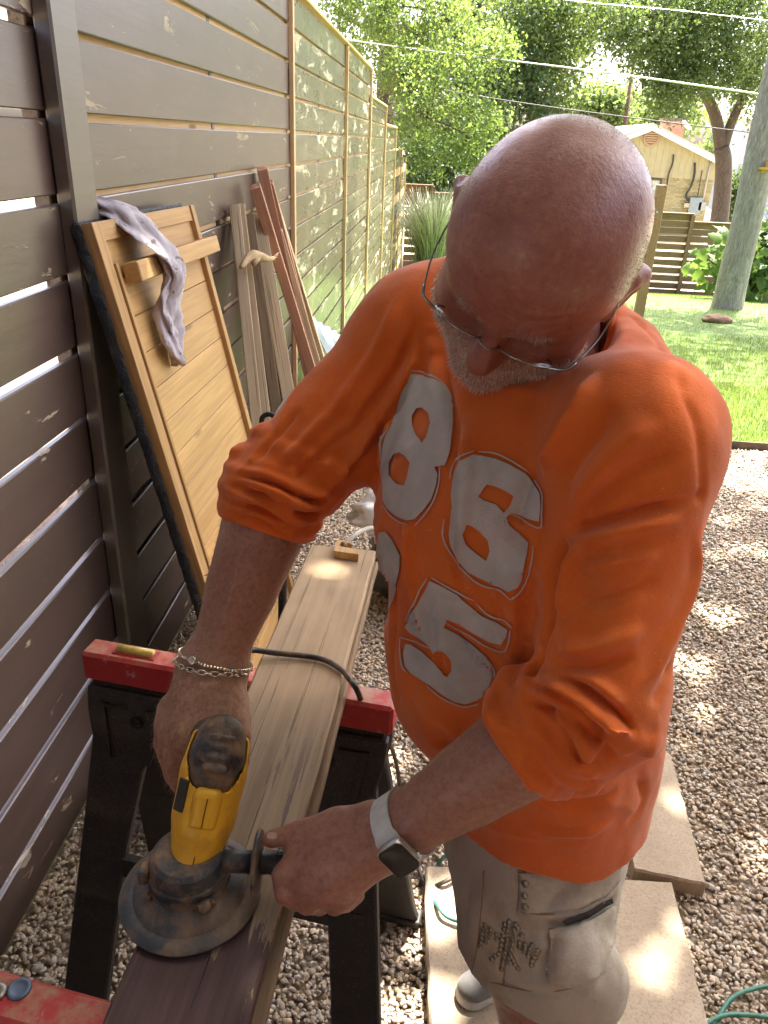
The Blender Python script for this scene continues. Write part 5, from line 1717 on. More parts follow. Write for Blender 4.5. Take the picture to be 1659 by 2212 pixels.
# ------------------------------------------------------------------ sander
t = NT('dusty_yellow_plastic'); v = t.co()
c_ = t.ramp(t.noise(v, 20, 4.0), [(.3, (.66, .34, .012)), (.7, (.74, .41, .018))])
c_ = t.mix(t.ramp(t.noise(v, 26, 6.0, .7), [(.55, 0.0), (.70, .7)]), c_, (.40, .22, .08))
t.set(color=c_, rough=t.ramp(t.noise(v, 60, 4.0), [(.3, .34), (.7, .6)]), normal=t.bump(t.noise(v, 500, 2.0), .12, .001))
M_YEL = t.m
def dusty(name, base, amt=.8, lo=.40, hi=.62):
    t = NT(name); v = t.co()
    c_ = t.ramp(t.noise(v, 30, 4.0), [(.3, tuple(c * .8 for c in base)), (.7, tuple(c * 1.2 for c in base))])
    d = t.ramp(t.noise(v, 22, 7.0, .7), [(lo, 0.0), (hi, amt)])
    c_ = t.mix(d, c_, (.35, .215, .115))
    t.set(color=c_, rough=t.mix(d, (.42,) * 3, (.9,) * 3), normal=t.bump(t.noise(v, 160, 5.0, .7), .35, .003))
    return t.m
M_SHR = dusty('dusty_blue_black_rubber', (.036, .043, .052), .72, .42, .74)
M_HEADG = dusty('dusty_gear_case', (.026, .029, .036), .75, .45, .66)
M_GRIP = dusty('dusty_rubber_grip', (.020, .021, .024), .7, .46, .66)
DC = PZ(412, 1912, .868)
SO = np.array([DC[0], DC[1], .8505])
sander = empty('sander', SO); tag(sander, 'dusty yellow and black disc sander held flat on the plank', 'sander')
def s_(p): return np.asarray(p, float) - SO
Rd = .0835
auto_smooth(MB().lathe([(.02, .0012), (Rd - .006, .0012), (Rd - .001, .005), (Rd, .009), (Rd - .004, .0135), (Rd - .0145, .0160), (Rd - .0165, .0155), (Rd - .0185, .0180), (Rd - .021, .0235), (.052, .0290), (.046, .034), (.046, .036)], (0, 0, 0), None, 72).build('dust_shroud', M_SHR, sander, True), 40)
MB().lathe([(.010, -.0004), (.070, -.0004), (.072, .0005), (.070, .0010), (.01, .0010)], (0, 0, 0), None, 48).build('sanding_disc', plain('brown_abrasive', (.10, .05, .03), .95, 0, .3, 300), sander)
gh = auto_smooth(MB().lathe([(.0480, .0345), (.0480, .041), (.0450, .042), (.0450, .047), (.0475, .048), (.0475, .053), (.0450, .0545), (.0440, .064), (.0415, .071), (.036, .075), (.02, .076)], (0, 0, 0), None, 48).build('gear_case', M_HEADG, sander, True), 30)
for a in (-2.4, -.75, .6, 2.2):
    MB().lathe([(.0048, 0), (.0048, .006), (.003, .007)], (math.cos(a) * .050, math.sin(a) * .050, .034), None, 10).build('screw_boss', M_HEADG, gh, True)
MB().box((math.cos(-2.75) * .05, math.sin(-2.75) * .05, .056), (.012, .020, .02), None, .003).build('lever', M_HEADG, gh)
pk = np.array([math.cos(-.95) * .052, math.sin(-.95) * .052, .036])
MB().lathe([(.0075, 0), (.0078, .008), (.006, .010), (.002, .0105)], pk, None, 12).build('dust_port_knob', M_HEADG, gh, True)
# motor body: rises away from the gear case
B0 = SO + np.array([.006, .004, .058]); B1 = PT(474, 1612, .930)
ax = nrm(B1 - B0); BLn = np.linalg.norm(B1 - B0)
tv = nrm(EYE - (B0 + B1) / 2); fr_ = nrm(tv - ax * (tv @ ax)); sd_ = np.cross(ax, fr_)
if sd_ @ CR[:, 0] < 0: sd_ = -sd_
bq = lambda s, f, h: B0 + ax * s * BLn + sd_ * f + fr_ * h
RB = np.stack([sd_, fr_, ax], 1)
def sfield(): return Field(np.minimum(B0, B1) - .09, np.maximum(B0, B1) + .10, .0021)
RY = .0395
def cap_shape(F_, grow, mode='add', k=.0):
    F_.chain([bq(.78, 0, .012), bq(.92, 0, .009), bq(1.06, 0, .002)], [.0290 + grow, .0325 + grow, .0300 + grow], k, mode)
F_ = sfield()
F_.chain([bq(-.10, 0, 0), bq(.24, 0, 0)], [.0285, .0300], .004)
F_.chain([bq(.26, 0, 0), bq(.38, 0, 0), bq(.75, 0, -.003), bq(.98, 0, -.010)], [.0335, .0375, RY, .0365], .008)
F_.cone(bq(.27, 0, .004), bq(.31, 0, .006), .0315, .033, .003)
F_.cut(bq(-.06, 0, 0), -ax)
cap_shape(F_, .0016, 'sub', .001)
F_.cut(bq(1.10, 0, 0), ax)
V, Q = F_.mesh(); V = relax(V, Q, 1)
hs_ = fast_mesh('motor_housing', V - SO, Q, M_YEL, sander)
F_ = sfield()
F_.chain([bq(.30, -.006, .0295), bq(.60, -.006, .0335)], [.0110, .0110], .0)
F_.chain([bq(.30, .006, .0295), bq(.60, .006, .0335)], [.0110, .0110], .006)
F_.cut(bq(.33, 0, 0), -ax)
V, Q = F_.mesh(); V = relax(V, Q, 1)
fast_mesh('centre_rib', V - SO, Q, M_YEL, hs_)
MB().tube([bq(-.02, 0, .0288) - SO, bq(.26, 0, .0302) - SO], .0008, 5).tube([bq(.34, 0, .0424) - SO, bq(.60, 0, .0459) - SO], .0007, 5).build('parting_line', plain('dark_seam', (.10, .05, .01), .8), hs_)
pn_ = nrm(-sd_ * .80 + fr_ * .60); pt2 = np.cross(ax, pn_)
MB().box(bq(.56, 0, 0) + pn_ * (RY - .0015) - SO, (.0040, .0170, .036), np.stack([pn_, pt2, ax], 1), .0008).build('rating_plate', plain('plate_black', (.03, .027, .02), .5, 0, .3, 200), hs_)
F_ = sfield()
cap_shape(F_, 0.0, 'add', .004)
for k, s in enumerate((.94, 1.03, 1.11)):
    P = [bq(s, .020 * math.sin(a), .010 + (.0320 - .0035 * k) * math.cos(a)) for a in np.linspace(-.75, .75, 7)]
    F_.chain(P, [.0024] * 7, .002)
F_.chain([bq(.85, f, .0425) for f in (-.012, 0, .012)], [.0050] * 3, .002)
for f in (-.019, .019):
    F_.ell(bq(.85, f, .039), (.0065, .008, .006), RB, .002, 'sub')
V, Q = F_.mesh(); V = relax(V, Q, 1)
fast_mesh('rear_cap', V - SO, Q, M_GRIP, sander)
# rear grip under the right palm
G1 = PT(438, 1580, 1.06)
P = spline([bq(.88, 0, -.014) - SO, PT(452, 1588, 1.0) - SO, G1 - SO, PT(425, 1570, 1.10) - SO], 5)
MB().tube(P, [.026] * 6 + [.023] * 5 + [.022] * 5, 16).build('rear_grip', M_GRIP, sander, True)
# side handle with its round flange
H0 = PT(552, 1862, .905); H1 = PT(700, 1868, .905)
hd = nrm(H1 - H0); h1 = nrm(np.cross(hd, (0, 0, 1))); h2 = np.cross(h1, hd)
RH = np.stack([h1, h2, hd], 1)
MB().tube([np.array([0, 0, .060]) + nrm(H0 - SO) * np.array([1, 1, 0]) * .03, H0 - SO], [.013, .013], 12).build('handle_boss', M_HEADG, sander, True)
hn = auto_smooth(MB().lathe([(.010, -.006), (.014, -.004), (.014, .0)] + [(.036, .0), (.037, .002), (.036, .0045), (.020, .006), (.0135, .008), (.0125, .016), (.0140, .022), (.0145, .10), (.0165, .108), (.012, .116), (.004, .118)], H0 - SO, RH, 32).build('side_handle', M_GRIP, sander, True), 40)
m = MB()
for i in range(9):
    for k in range(20):
        a = 2 * PI * k / 20; r_ = .0147
        c = H0 + hd * (.026 + i * .0045) + r_ * (math.cos(a) * h1 + math.sin(a) * h2) - SO
        m.box(c, (.0030, .0026, .0016), np.stack([nrm(-math.sin(a) * h1 + math.cos(a) * h2), hd, nrm(math.cos(a) * h1 + math.sin(a) * h2)], 1))
kn = m.build('grip_knurl', plain('grip_black', (.025, .026, .03), .4), hn, fixn=False); kn['kind'] = 'stuff'

# ------------------------------------------------------------------ cords
M_CORD = dusty('dusty_black_cord', (.018, .018, .017), .5, .45, .7)
P = spline([PT(470, 1560, 1.12), PT(500, 1470, 1.17), PZ(530, 1408, .875), PZ(600, 1411, .8605), PZ(690, 1422, .8575), PZ(735, 1445, .8575), PZ(757, 1470, .850), PT(772, 1492, 1.30), PT(800, 1560, 1.45), PZ(838, 1600, .45), PZ(856, 1650, .30), PZ(866, 1720, .12), PZ(880, 1800, .02), PZ(905, 1880, .016), PZ(925, 1915, .018), PZ(960, 1905, .056), PZ(1010, 1880, .054), PZ(1080, 1850, .054)], 7)
o = MB().tube(P, .0052, 8).build('power_cord', M_CORD, None, True); tag(o, 'black power cord of the sander crossing the plank and falling to the gravel', 'cord')
M_GRN = plain('green_cord_sheath', (.055, .19, .135), .5, 0, .25, 60)
P = spline([PZ(1000, 1830, .056), PZ(965, 1845, .056), PZ(940, 1880, .020), PZ(932, 1925, .018), PZ(948, 1960, .056), PZ(975, 1985, .056), PZ(1060, 2010, .056), PZ(1180, 2080, .056), PZ(1290, 2150, .054), PZ(1330, 2212, .054), PZ(1370, 2290, .054)], 8)
o = MB().tube(P, .0048, 8).build('green_cord', M_GRN, None, True); tag(o, 'green extension cord looping across the slab by the man\'s legs', 'cord', 'green extension cords')
P = spline([PZ(1700, 2128, .02), PZ(1640, 2133, .02), PZ(1590, 2150, .022), PZ(1562, 2180, .02), PZ(1550, 2215, .018), PZ(1545, 2290, .018)], 8)
o = MB().tube(P, .0050, 8).build('green_cord', M_GRN, None, True); tag(o, 'green cord loop on the gravel in the bottom right corner', 'cord', 'green extension cords')
P = spline([PZ(1500, 2230, .030), PZ(1555, 2196, .030), PZ(1610, 2192, .024), PZ(1680, 2200, .02)], 8)
o = MB().tube(P, .0050, 8).build('green_cord', M_GRN, None, True); tag(o, 'short green cord crossing under the loop in the bottom right corner', 'cord', 'green extension cords')
P = spline([PZ(925, 1912, .030), PZ(945, 1915, .066), PZ(975, 1892, .066), PZ(1030, 1885, .064)], 6)
# stones and plant on the lawn
c = PY(1549, 694, 10.5)
crumple('field_stone', 'small brown stone lying on the lawn near the trunk', 'stone', (PY(1549, 694, 11)[0], 11, gz(11) + .05), .20, .12, .07, .15, 1.2, plain('brown_stone', (.22, .13, .08), .9, 0, .3, 20), 9)
# ------------------------------------------------------------------ the man
BF = np.array([-.846, -.534, 0.0])            # the way his chest faces
BL = np.array([.534, -.846, 0.0])             # towards his left
HSC = .975                                     # head scale
HC = PT(1164, 549, .765)                      # head centre, between the ears
_v = nrm(EYE - HC)
_w = .40 * CR[:, 0] + .917 * CR[:, 1]
_w = nrm(_w - _v * (_w @ _v))
_a = RAD(54)
HFW = math.cos(_a) * _v - math.sin(_a) * _w   # face forward
HUP = math.sin(_a) * _v + math.cos(_a) * _w   # head up
HLF = np.cross(HUP, HFW) * -1
HLF = nrm(np.cross(HFW, HUP))                 # right-handed? checked below
if HLF @ CR[:, 0] < 0:
    HLF = -HLF
HFW = nrm(HFW - .09 * HLF)
HLF = nrm(HLF - HFW * (HLF @ HFW))
HR = np.stack([HLF, HFW, HUP], 1)
def hp(x, y, z):
    return HC + HR @ np.array([x, y, z]) * HSC

SL, EL, WL = PT(1376, 950, .76), PT(1298, 1505, .775), PT(842, 1805, .865)
SR, ER, WR = PT(908, 725, 1.05), PT(598, 1062, 1.06), PT(462, 1440, 1.06)
NB = PT(1180, 705, .885)                      # base of the neck
NAX = nrm(.88 * nrm(EYE - NB) + .47 * (.40 * CR[:, 0] + .917 * CR[:, 1]))   # the way the neck leaves the collar
SCL = lambda rows: [(EYE[2] + k * (z - EYE[2]), k * x, k * y, k * a, k * b) for (z, x, y, a, b), k in ((r, float(np.interp(r[0], [.80, 1.0, 1.25, 1.45], [1.03, 1.05, 1.09, 1.11]))) for r in rows)]
CUFL = EL + (WL - EL) * .33
CUFR = ER + (WR - ER) * .10

def build_skin():
    F = Field((-.42, .33, -.01), (.52, 1.36, 1.80), .0039)
    k = .02
    # torso core (hidden under the clothes) and legs
    F.loft(SCL([(.80, .20, .86, .12, .10), (1.0, .175, .85, .135, .12), (1.25, .118, .83, .135, .10), (1.38, .10, .82, .12, .065), (1.43, .105, .815, .08, .045)]), BL[:2], .02)
    F.cone(hp(0, -.050, -.05), NB - NAX * .04, .060, .066, .03)
    F.cone(hp(0, -.01, -.075), NB - NAX * .04, .050, .06, .03)
    F.cone(NB - NAX * .11, SL, .045, .042, .03); F.cone(NB - NAX * .11, SR, .045, .042, .03)
    # arms
    F.chain([SL, EL], [.048, .046], .03)
    d = WL - EL
    F.chain([EL, EL + d * .25, EL + d * .6, EL + d * .88, WL], [.05, .0535, .044, .0345, .0335], .02)
    F.ell(EL + d * .93, (.03, .042, .031), np.stack([nrm(np.cross(d, (0.15, -.6, .75))), nrm(np.cross(nrm(np.cross(d, (0.15, -.6, .75))), d)), nrm(d)], 1), .02)
    F.chain([SR, ER], [.050, .054], .03)
    d = WR - ER
    F.chain([ER, ER + d * .22, ER + d * .55, ER + d * .88, WR], [.056, .0575, .0495, .0385, .0375], .02)
    # legs and feet
    hipL, hipR = np.array([.225, .865, .80]), np.array([.185, .955, .80])
    kL, kR = np.array([.205, .80, .52]), np.array([.225, 1.05, .52])
    aL, aR = np.array([.27, .82, .13]), np.array([.325, 1.135, .13])
    for hip, kn, an in ((hipL, kL, aL), (hipR, kR, aR)):
        F.chain([hip, kn], [.075, .060], .03)
        calf = kn + (an - kn) * .35 - BF * .02
        F.chain([kn, calf, an], [.058, .06, .037], .02)
        F.chain([an - BF * .03 - np.array([0, 0, .03]), an + BF * .13 - np.array([0, 0, .055])], [.038, .028], .02)
    # left hand closed on the side handle
    kh = .008
    mc = [PT(668, 1836, .885), PT(652, 1882, .868), PT(682, 1916, .860), PT(738, 1926, .858)]
    pip = [PT(612, 1890, .872), PT(618, 1928, .868), PT(662, 1950, .868), PT(722, 1954, .868)]
    dip = [PT(612, 1916, .905), PT(640, 1944, .905), PT(690, 1955, .905), PT(748, 1950, .898)]
    tip = [PT(652, 1915, .925), PT(680, 1936, .925), PT(724, 1938, .922), PT(772, 1934, .912)]
    for i in range(4):
        r = (.0132, .0135, .0128, .0115)[i]
        F.chain([mc[i], pip[i], dip[i], tip[i]], [r * 1.12, r, r * .92, r * .82], .005)
        F.cone(WL + (mc[i] - WL) * .10, mc[i], .024, .0165, .018)
    for i in range(3):
        F.cone(mc[i], mc[i + 1], .013, .013, .012)
    F.ell((WL * 1.0 + mc[1] * 1.2 + mc[2]) / 3.2, (.034, .03, .024), None, .02)
    th = [PT(800, 1772, .872), PT(728, 1786, .878), PT(650, 1797, .886), PT(588, 1812, .893)]
    F.chain(th, [.022, .0165, .0137, .0098], .010)
    F.cone(th[1], mc[0], .017, .014, .02)
    F.cone(th[3], PT(578, 1814, .894), .0098, .008, .004)
    # right hand over the rear grip
    mc = [PT(412, 1592, 1.005), PT(382, 1588, 1.03), PT(368, 1566, 1.055), PT(372, 1532, 1.075)]
    pip = [PT(376, 1636, 1.015), PT(362, 1626, 1.04), PT(352, 1604, 1.065), PT(358, 1566, 1.085)]
    dip = [PT(386, 1690, 1.035), PT(376, 1676, 1.06), PT(366, 1648, 1.085), PT(370, 1606, 1.10)]
    tip = [PT(408, 1716, 1.04), PT(400, 1702, 1.065), PT(390, 1674, 1.09), PT(392, 1632, 1.105)]
    for i in range(4):
        r = (.0135, .0138, .0130, .0118)[i]
        F.chain([mc[i], pip[i], dip[i], tip[i]], [r * 1.15, r * 1.02, r * .92, r * .82], .005)
        F.cone(WR + (mc[i] - WR) * .10, mc[i], .030, .0175, .02)
    for i in range(3):
        F.cone(mc[i], mc[i + 1], .014, .014, .012)
    F.cone(WR, PT(486, 1580, 1.015), .035, .026, .03)
    F.cone(WR, PT(425, 1560, 1.03), .036, .026, .03)
    F.chain([PT(498, 1520, 1.035), PT(512, 1590, 1.01), PT(516, 1640, 1.0), PT(510, 1690, .995)], [.024, .0185, .014, .011], .012)
    # head
    def E_(c, r, k_=.02, mode='add', R=HR):
        F.ell(hp(*c), np.asarray(r) * HSC, R, k_, mode)
    E_((0, -.014, .030), (.0935, .106, .093), .02)
    E_((0, .030, .034), (.083, .070, .070), .03)
    E_((0, .028, -.035), (.0745, .066, .084), .03)
    E_((0, .034, -.094), (.068, .058, .046), .03)
    E_((0, .078, -.122), (.036, .026, .027), .03)
    for s in (-1, 1):
        E_((s * .048, .040, -.056), (.036, .040, .046), .025)     # jowl
        E_((s * .043, .066, -.022), (.026, .026, .022), .02)      # cheekbone
        F.chain([hp(s * .008, .090, .014), hp(s * .030, .091, .021), hp(s * .052, .074, .016)], [.011, .012, .009], .016)   # brow
        E_((s * .032, .098, -.004), (.019, .016, .011), .012, 'sub')
        E_((s * .032, .079, -.005), (.0155, .0135, .0125), .006)   # lid over the eye
        F.cone(hp(s * .011, .106, -.040), hp(s * .016, .096, -.036), .0085, .0075, .008)  # nostril wing
        # ear: rim, bowl, lobe
        rim = [hp(s * .082, .012, -.004), hp(s * .087, .012, .016), hp(s * .094, -.002, .027), hp(s * .101, -.018, .020), hp(s * .100, -.024, -.002), hp(s * .093, -.014, -.022), hp(s * .085, .002, -.034)]
        F.chain(rim, [.007, .0078, .0088, .0092, .0082, .008, .010], .007)
        F.ell(hp(s * .088, -.006, -.002), (.010, .020, .026), HR, .012)
        F.ell(hp(s * .085, .000, -.036), (.009, .011, .012), HR, .008)
        F.ell(hp(s * .099, -.002, .002), (.007, .010, .013), HR, .004, 'sub')
        # temple hollow
    F.chain([hp(0, .092, .012), hp(0, .106, -.012), hp(0, .119, -.036)], [.0095, .0105, .0150], .012)   # nose
    E_((0, .091, -.063), (.032, .016, .013), .012)     # upper lip
    E_((0, .090, -.079), (.024, .013, .009), .008)
    V, Q = F.mesh()
    V = relax(V, Q, 2, .5)
    return V, Q

# rows are faint relief: forehead lines, scalp lumps, tendons
skin_V, skin_Q = build_skin()
_N = vnormals(skin_V, skin_Q)
_hl = (skin_V - HC) @ HR / HSC                     # head-local coordinates of every vertex
for zc, am in ((.060, .0007), (.048, .0009), (.036, .0008)):
    w = np.exp(-((_hl[:, 2] - zc - .12 * _hl[:, 0] ** 2 * 10 + .004 * np.sin(_hl[:, 0] * 60)) / .0028) ** 2) * (np.abs(_hl[:, 0]) < .055) * (_hl[:, 1] > .05) * (np.linalg.norm(_hl, axis=1) < .16)
    skin_V = skin_V - _N * (am * w)[:, None]

_tb = BVHTree.FromPolygons([tuple(p) for p in skin_V], [tuple(map(int, q)) for q in skin_Q])
def _on(px):
    out = []
    for (u, v) in px:
        h = _tb.ray_cast(Vector(EYE), Vector(ray(u, v)).normalized())
        if h[0] is not None: out.append(np.array(h[0]))
    return out
for px, am, wd in (([(800, 1800), (740, 1815), (680, 1840)], .0018, .004), ([(800, 1830), (740, 1860), (675, 1885)], .0016, .004), ([(800, 1850), (750, 1890), (705, 1918)], .0014, .004), ([(780, 1790), (730, 1835), (690, 1860)], .0012, .003),
                   ([(660, 1795), (640, 1790)], -.0014, .003), ([(655, 1812), (640, 1818)], -.001, .003), ([(620, 1800), (600, 1800), (582, 1808)], .0006, .006), ([(655, 1862), (632, 1900), (622, 1924)], -.0045, .0035), ([(690, 1905), (668, 1935), (655, 1950)], -.003, .003), ([(735, 1925), (716, 1948)], -.003, .003), ([(735, 1800), (700, 1812), (672, 1822)], -.003, .004), ([(640, 1850), (628, 1872), (612, 1890)], .001, .005), ([(625, 1880), (608, 1884)], -.0012, .0025),
                   ([(465, 1480), (440, 1530), (412, 1585)], .002, .005), ([(455, 1480), (415, 1530), (384, 1580)], .002, .005), ([(440, 1480), (400, 1520), (372, 1560)], .0016, .005), ([(380, 1600), (362, 1618)], -.0015, .003),
                   ([(1080, 1620), (1000, 1680), (920, 1740)], .0012, .005), ([(520, 1180), (500, 1280), (470, 1380)], .0016, .007), ([(560, 1200), (540, 1300), (505, 1400)], .0012, .006)):
    p3 = _on(px)
    if len(p3) > 1:
        d_, s_q = seg_dist(skin_V, spline(p3, 3))
        skin_V = skin_V + _N * (am * np.exp(-(d_ / wd) ** 2))[:, None]
def skin_mat():
    t = NT('sunburnt_skin')
    v = t.co()
    big = t.noise(v, 26, 5.0, .7)
    fine = t.noise(v, 140, 4.0, .65)
    col = t.ramp(big, [(.28, (.225, .088, .062)), (.5, (.31, .130, .092)), (.72, (.39, .19, .138))])
    red = t.attr('red')
    col = t.mix(red, col, (.30, .088, .064))
    fre = t.ramp(t.vor(v, 95), [(.05, 1.0), (.16, 0.0)])
    frm = t.math('MULTIPLY', fre, t.ramp(t.noise(v, 23, 2.0), [(.44, 0.0), (.60, .75)]))
    col = t.mix(frm, col, (.22, .095, .065))
    col = t.mix(t.math('MULTIPLY', t.attr('tan'), .7), col, (.35, .175, .120))
    dust = t.math('MULTIPLY', t.attr('dust'), t.ramp(t.noise(v, 60, 5.0, .7), [(.35, 0.25), (.65, 1.0)]))
    col = t.mix(dust, col, (.42, .285, .17))
    st = t.math('MULTIPLY', t.attr('stubble'), t.ramp(t.noise(v, 420, 2.0), [(.40, 0.0), (.62, 1.0)]))
    col = t.mix(st, col, (.56, .50, .44))
    col = t.mix(t.ramp(fine, [(.36, .55), (.58, 0.0)]), col, (.20, .075, .055))
    col = t.mix(t.ramp(t.noise(v, 75, 3.0, .6), [(.55, 0.0), (.72, .35)]), col, (.40, .24, .18))
    b1 = t.bump(t.vor(v, 330), .10, .0010)
    b1 = t.bump(t.noise(v, 85, 5.0, .75), .12, .003, b1)
    b2 = t.bump(t.noise(v, 190, 4.0, .7), .38, .0016, b1)
    rg = t.ramp(t.noise(v, 55, 5.0, .7), [(.3, .24), (.7, .46)])
    rg = t.mix(dust, rg, (.8, .8, .8))
    t.set(color=col, rough=rg, normal=b2, sss=.12, spec=.45)
    t.b.inputs['Subsurface Radius'].default_value = (.012, .005, .003)
    t.b.inputs['Subsurface Scale'].default_value = .6
    return t.m
M_SKIN = skin_mat()
person = empty('person', (.2, .95, 0))
tag(person, 'bald man in orange shirt and khaki shorts bending over the plank to sand it', 'person')
def child(o, par=None):
    par = par or person
    o.parent = par
    o.matrix_parent_inverse = Matrix.Identity(4)
    return o
PO = np.array([.2, .95, 0.0])
body = fast_mesh('body', skin_V - PO, skin_Q, M_SKIN, person)
hh = np.linalg.norm(_hl, axis=1) < .17
def vattr(o, name, val):
    a = o.data.attributes.new(name, 'FLOAT', 'POINT')
    a.data.foreach_set('value', np.clip(val, 0, 1).astype(np.float32))
red = np.zeros(len(skin_V)); stub = np.zeros(len(skin_V))
red[hh] = (.22 + .45 * np.exp(-((_hl[hh, 2] - .02) / .08) ** 2 - ((_hl[hh, 0]) / .07) ** 2)) * (_hl[hh, 1] > -.06)
side = np.clip((np.abs(_hl[:, 0]) - .068) / .022, 0, 1) * np.clip((_hl[:, 2] + .055) / .03, 0, 1) * np.clip((.095 - _hl[:, 2]) / .03, 0, 1) * np.clip((.05 - _hl[:, 1]) / .03, 0, 1)
back = np.clip((-.05 - _hl[:, 1]) / .03, 0, 1)
beard = np.clip((-.042 - _hl[:, 2]) / .018, 0, 1) * np.clip((_hl[:, 1] + .0) / .03, 0, 1) * np.clip((_hl[:, 2] + .16) / .03, 0, 1)
side = side * (np.abs(_hl[:, 0]) < .0945)
stub[hh] = np.clip(side * .8 + back * .5 + beard * .75, 0, 1)[hh]
vattr(body, 'red', red); vattr(body, 'stubble', stub)
_, pr_ = seg_dist(skin_V, [ER, WR]); dr_, _ = seg_dist(skin_V, [ER, WR, PT(420, 1640, 1.04)])
dl_, _ = seg_dist(skin_V, [EL, WL, PT(650, 1890, .88)])
vattr(body, 'tan', (dr_ < .085) * .9 + (dl_ < .085) * .55)
vattr(body, 'dust', (dr_ < .085) * (.15 + .55 * np.clip((1.12 - skin_V[:, 2]) / .12, 0, 1)) + (dl_ < .085) * .15)
skin_bvh = BVHTree.FromPolygons([tuple(p) for p in skin_V], [tuple(map(int, q)) for q in skin_Q])

def cast(bvh, u, v):
    r = Vector(ray(u, v))
    h = bvh.ray_cast(Vector(EYE), r.normalized())
    return (np.array(h[0]), np.array(h[1])) if h[0] is not None else (None, None)

# ------------------------------------------------------------------ shirt
def fold(V, N, pts3, amp, wid, taper=True):
    d, s = seg_dist(V, pts3)
    e = np.clip(np.minimum(s, 1 - s) / .25, 0, 1) if taper else 1.0
    e = e * e * (3 - 2 * e) if taper else 1.0
    return (amp * np.exp(-(d / wid) ** 2) * e)

def ring_pts(c, ax, r, n=20, squash=1.0, tilt=(0, 0, 0), wob=0.0, seed=0):
    ax = nrm(np.asarray(ax) + np.asarray(tilt))
    x = nrm(np.cross(ax, (0.3, .2, 1)))
    y = np.cross(ax, x)
    rr = random.Random(seed)
    ph = [rr.uniform(0, 6.28) for _ in range(4)]
    out = []
    for i in range(n):
        a = 2 * PI * i / n
        w = wob * (math.sin(2 * a + ph[0]) + .7 * math.sin(3 * a + ph[1]))
        out.append(c + ax * w + (r + .35 * wob * math.sin(3 * a + ph[2])) * (math.cos(a) * x + squash * math.sin(a) * y))
    return out + [out[0]]

def build_shirt():
    F = Field((-.36, .36, .77), (.44, 1.26, 1.60), .0034)
    F.loft(SCL([(.80, .205, .862, .166, .145), (.86, .20, .86, .166, .146), (1.0, .175, .85, .176, .164), (1.12, .145, .84, .180, .168), (1.25, .115, .825, .183, .154), (1.36, .097, .815, .180, .120), (1.43, .094, .81, .155, .080), (1.465, .105, .80, .11, .055)]), BL[:2], .02, pw=2.15)
    F.ell(np.array([.163, .885, 1.035]) + BF * .05, (.145, .145, .135), None, .05)    # belly
    for S in (SL, SR):
        F.cone(NB - NAX * .135, S, .066, .066, .05)
    F.chain([PT(1275, 700, .96), PT(1335, 775, .92), SL], [.045, .052, .064], .05)      # trapezius under the cloth
    F.chain([PT(1100, 640, 1.0), PT(1000, 650, 1.02), SR], [.045, .055, .066], .05)
    # left sleeve
    d = EL - SL
    F.chain([SL, SL + d * .35, SL + d * .75, EL], [.068, .068, .065, .061], .05)
    f = WL - EL
    F.chain([EL, EL + f * .20], [.063, .060], .03)
    # loose cloth hanging at the left cuff
    hang = PT(1338, 1585, .77)
    F.chain([EL + f * .05, hang], [.045, .020], .03)
    for i, (s, r, tr, tl) in enumerate(((.05, .064, .013, (.2, 0, -.5)), (.14, .061, .012, (.1, .1, -.35)), (.22, .060, .011, (0, 0, -.25)), (.30, .057, .010, (0, 0, -.12)))):
        P = ring_pts(EL + f * s, f, r, 22, 1.0, np.array(tl) * .5, .012, 30 + i)
        F.chain(P, [tr * (.8 + .4 * random.random()) for _ in P], .004)
    F.cone(EL + f * .22, EL + f * .37, .060, .057, .01)
    # right sleeve
    d = ER - SR
    F.chain([SR, SR + d * .4, SR + d * .8, ER], [.080, .076, .074, .071], .05)
    f2 = WR - ER
    F.chain([ER, ER + f2 * .10], [.071, .066], .03)
    for i, (s, r, tr, tl) in enumerate(((-.20, .066, .014, (.0, 0, .0)), (-.10, .067, .013, (.1, 0, .1)), (-.01, .066, .013, (0, 0, 0)), (.07, .064, .012, (-.1, 0, 0)), (.13, .062, .010, (0, 0, 0)))):
        c = ER + f2 * s if s > 0 else ER - (d) * (-s)
        ax = f2 if s > 0 else (f2 * .4 + d * .6)
        P = ring_pts(c, ax, r, 22, 1.0, np.array(tl), .012, 50 + i)
        F.chain(P, [tr * (.8 + .4 * random.random()) for _ in P], .004)
    F.cone(ER + f2 * .06, ER + f2 * .24, .064, .0615, .008)
    # openings: neck, cuffs, hem
    F.cut(ER + f2 * .215, f2, ER - .16, ER + .16 + np.maximum(f2, 0))
    F.cone(ER + f2 * .15, ER + f2 * .40, .0585, .0585, 0, 'sub')
    F.cut(EL + f * .345, f, CUFL - .11, CUFL + .11)
    F.cone(EL + f * .27, EL + f * .55, .0535, .0535, 0, 'sub')
    # hem: slightly wavy, dips to the front
    sl_, (x, y, z) = F._box(F.lo, F.lo + F.h * (F.n - 1))
    ang = np.arctan2(y - .86, x - .2)
    hz = .808 + .006 * np.sin(3 * ang + 1) + .004 * np.sin(7 * ang) - .02 * ((x - .2) * BF[0] + (y - .86) * BF[1]) / .16
    F.d = np.maximum(F.d, hz - z)
    # neck hole
    F.cone(NB + NAX * .16, NB - NAX * .010, .080, .0745, .004, 'sub')
    V, Q = F.mesh()
    V = relax(V, Q, 1, .5)
    return V, Q
shirt_V, shirt_Q = build_shirt()
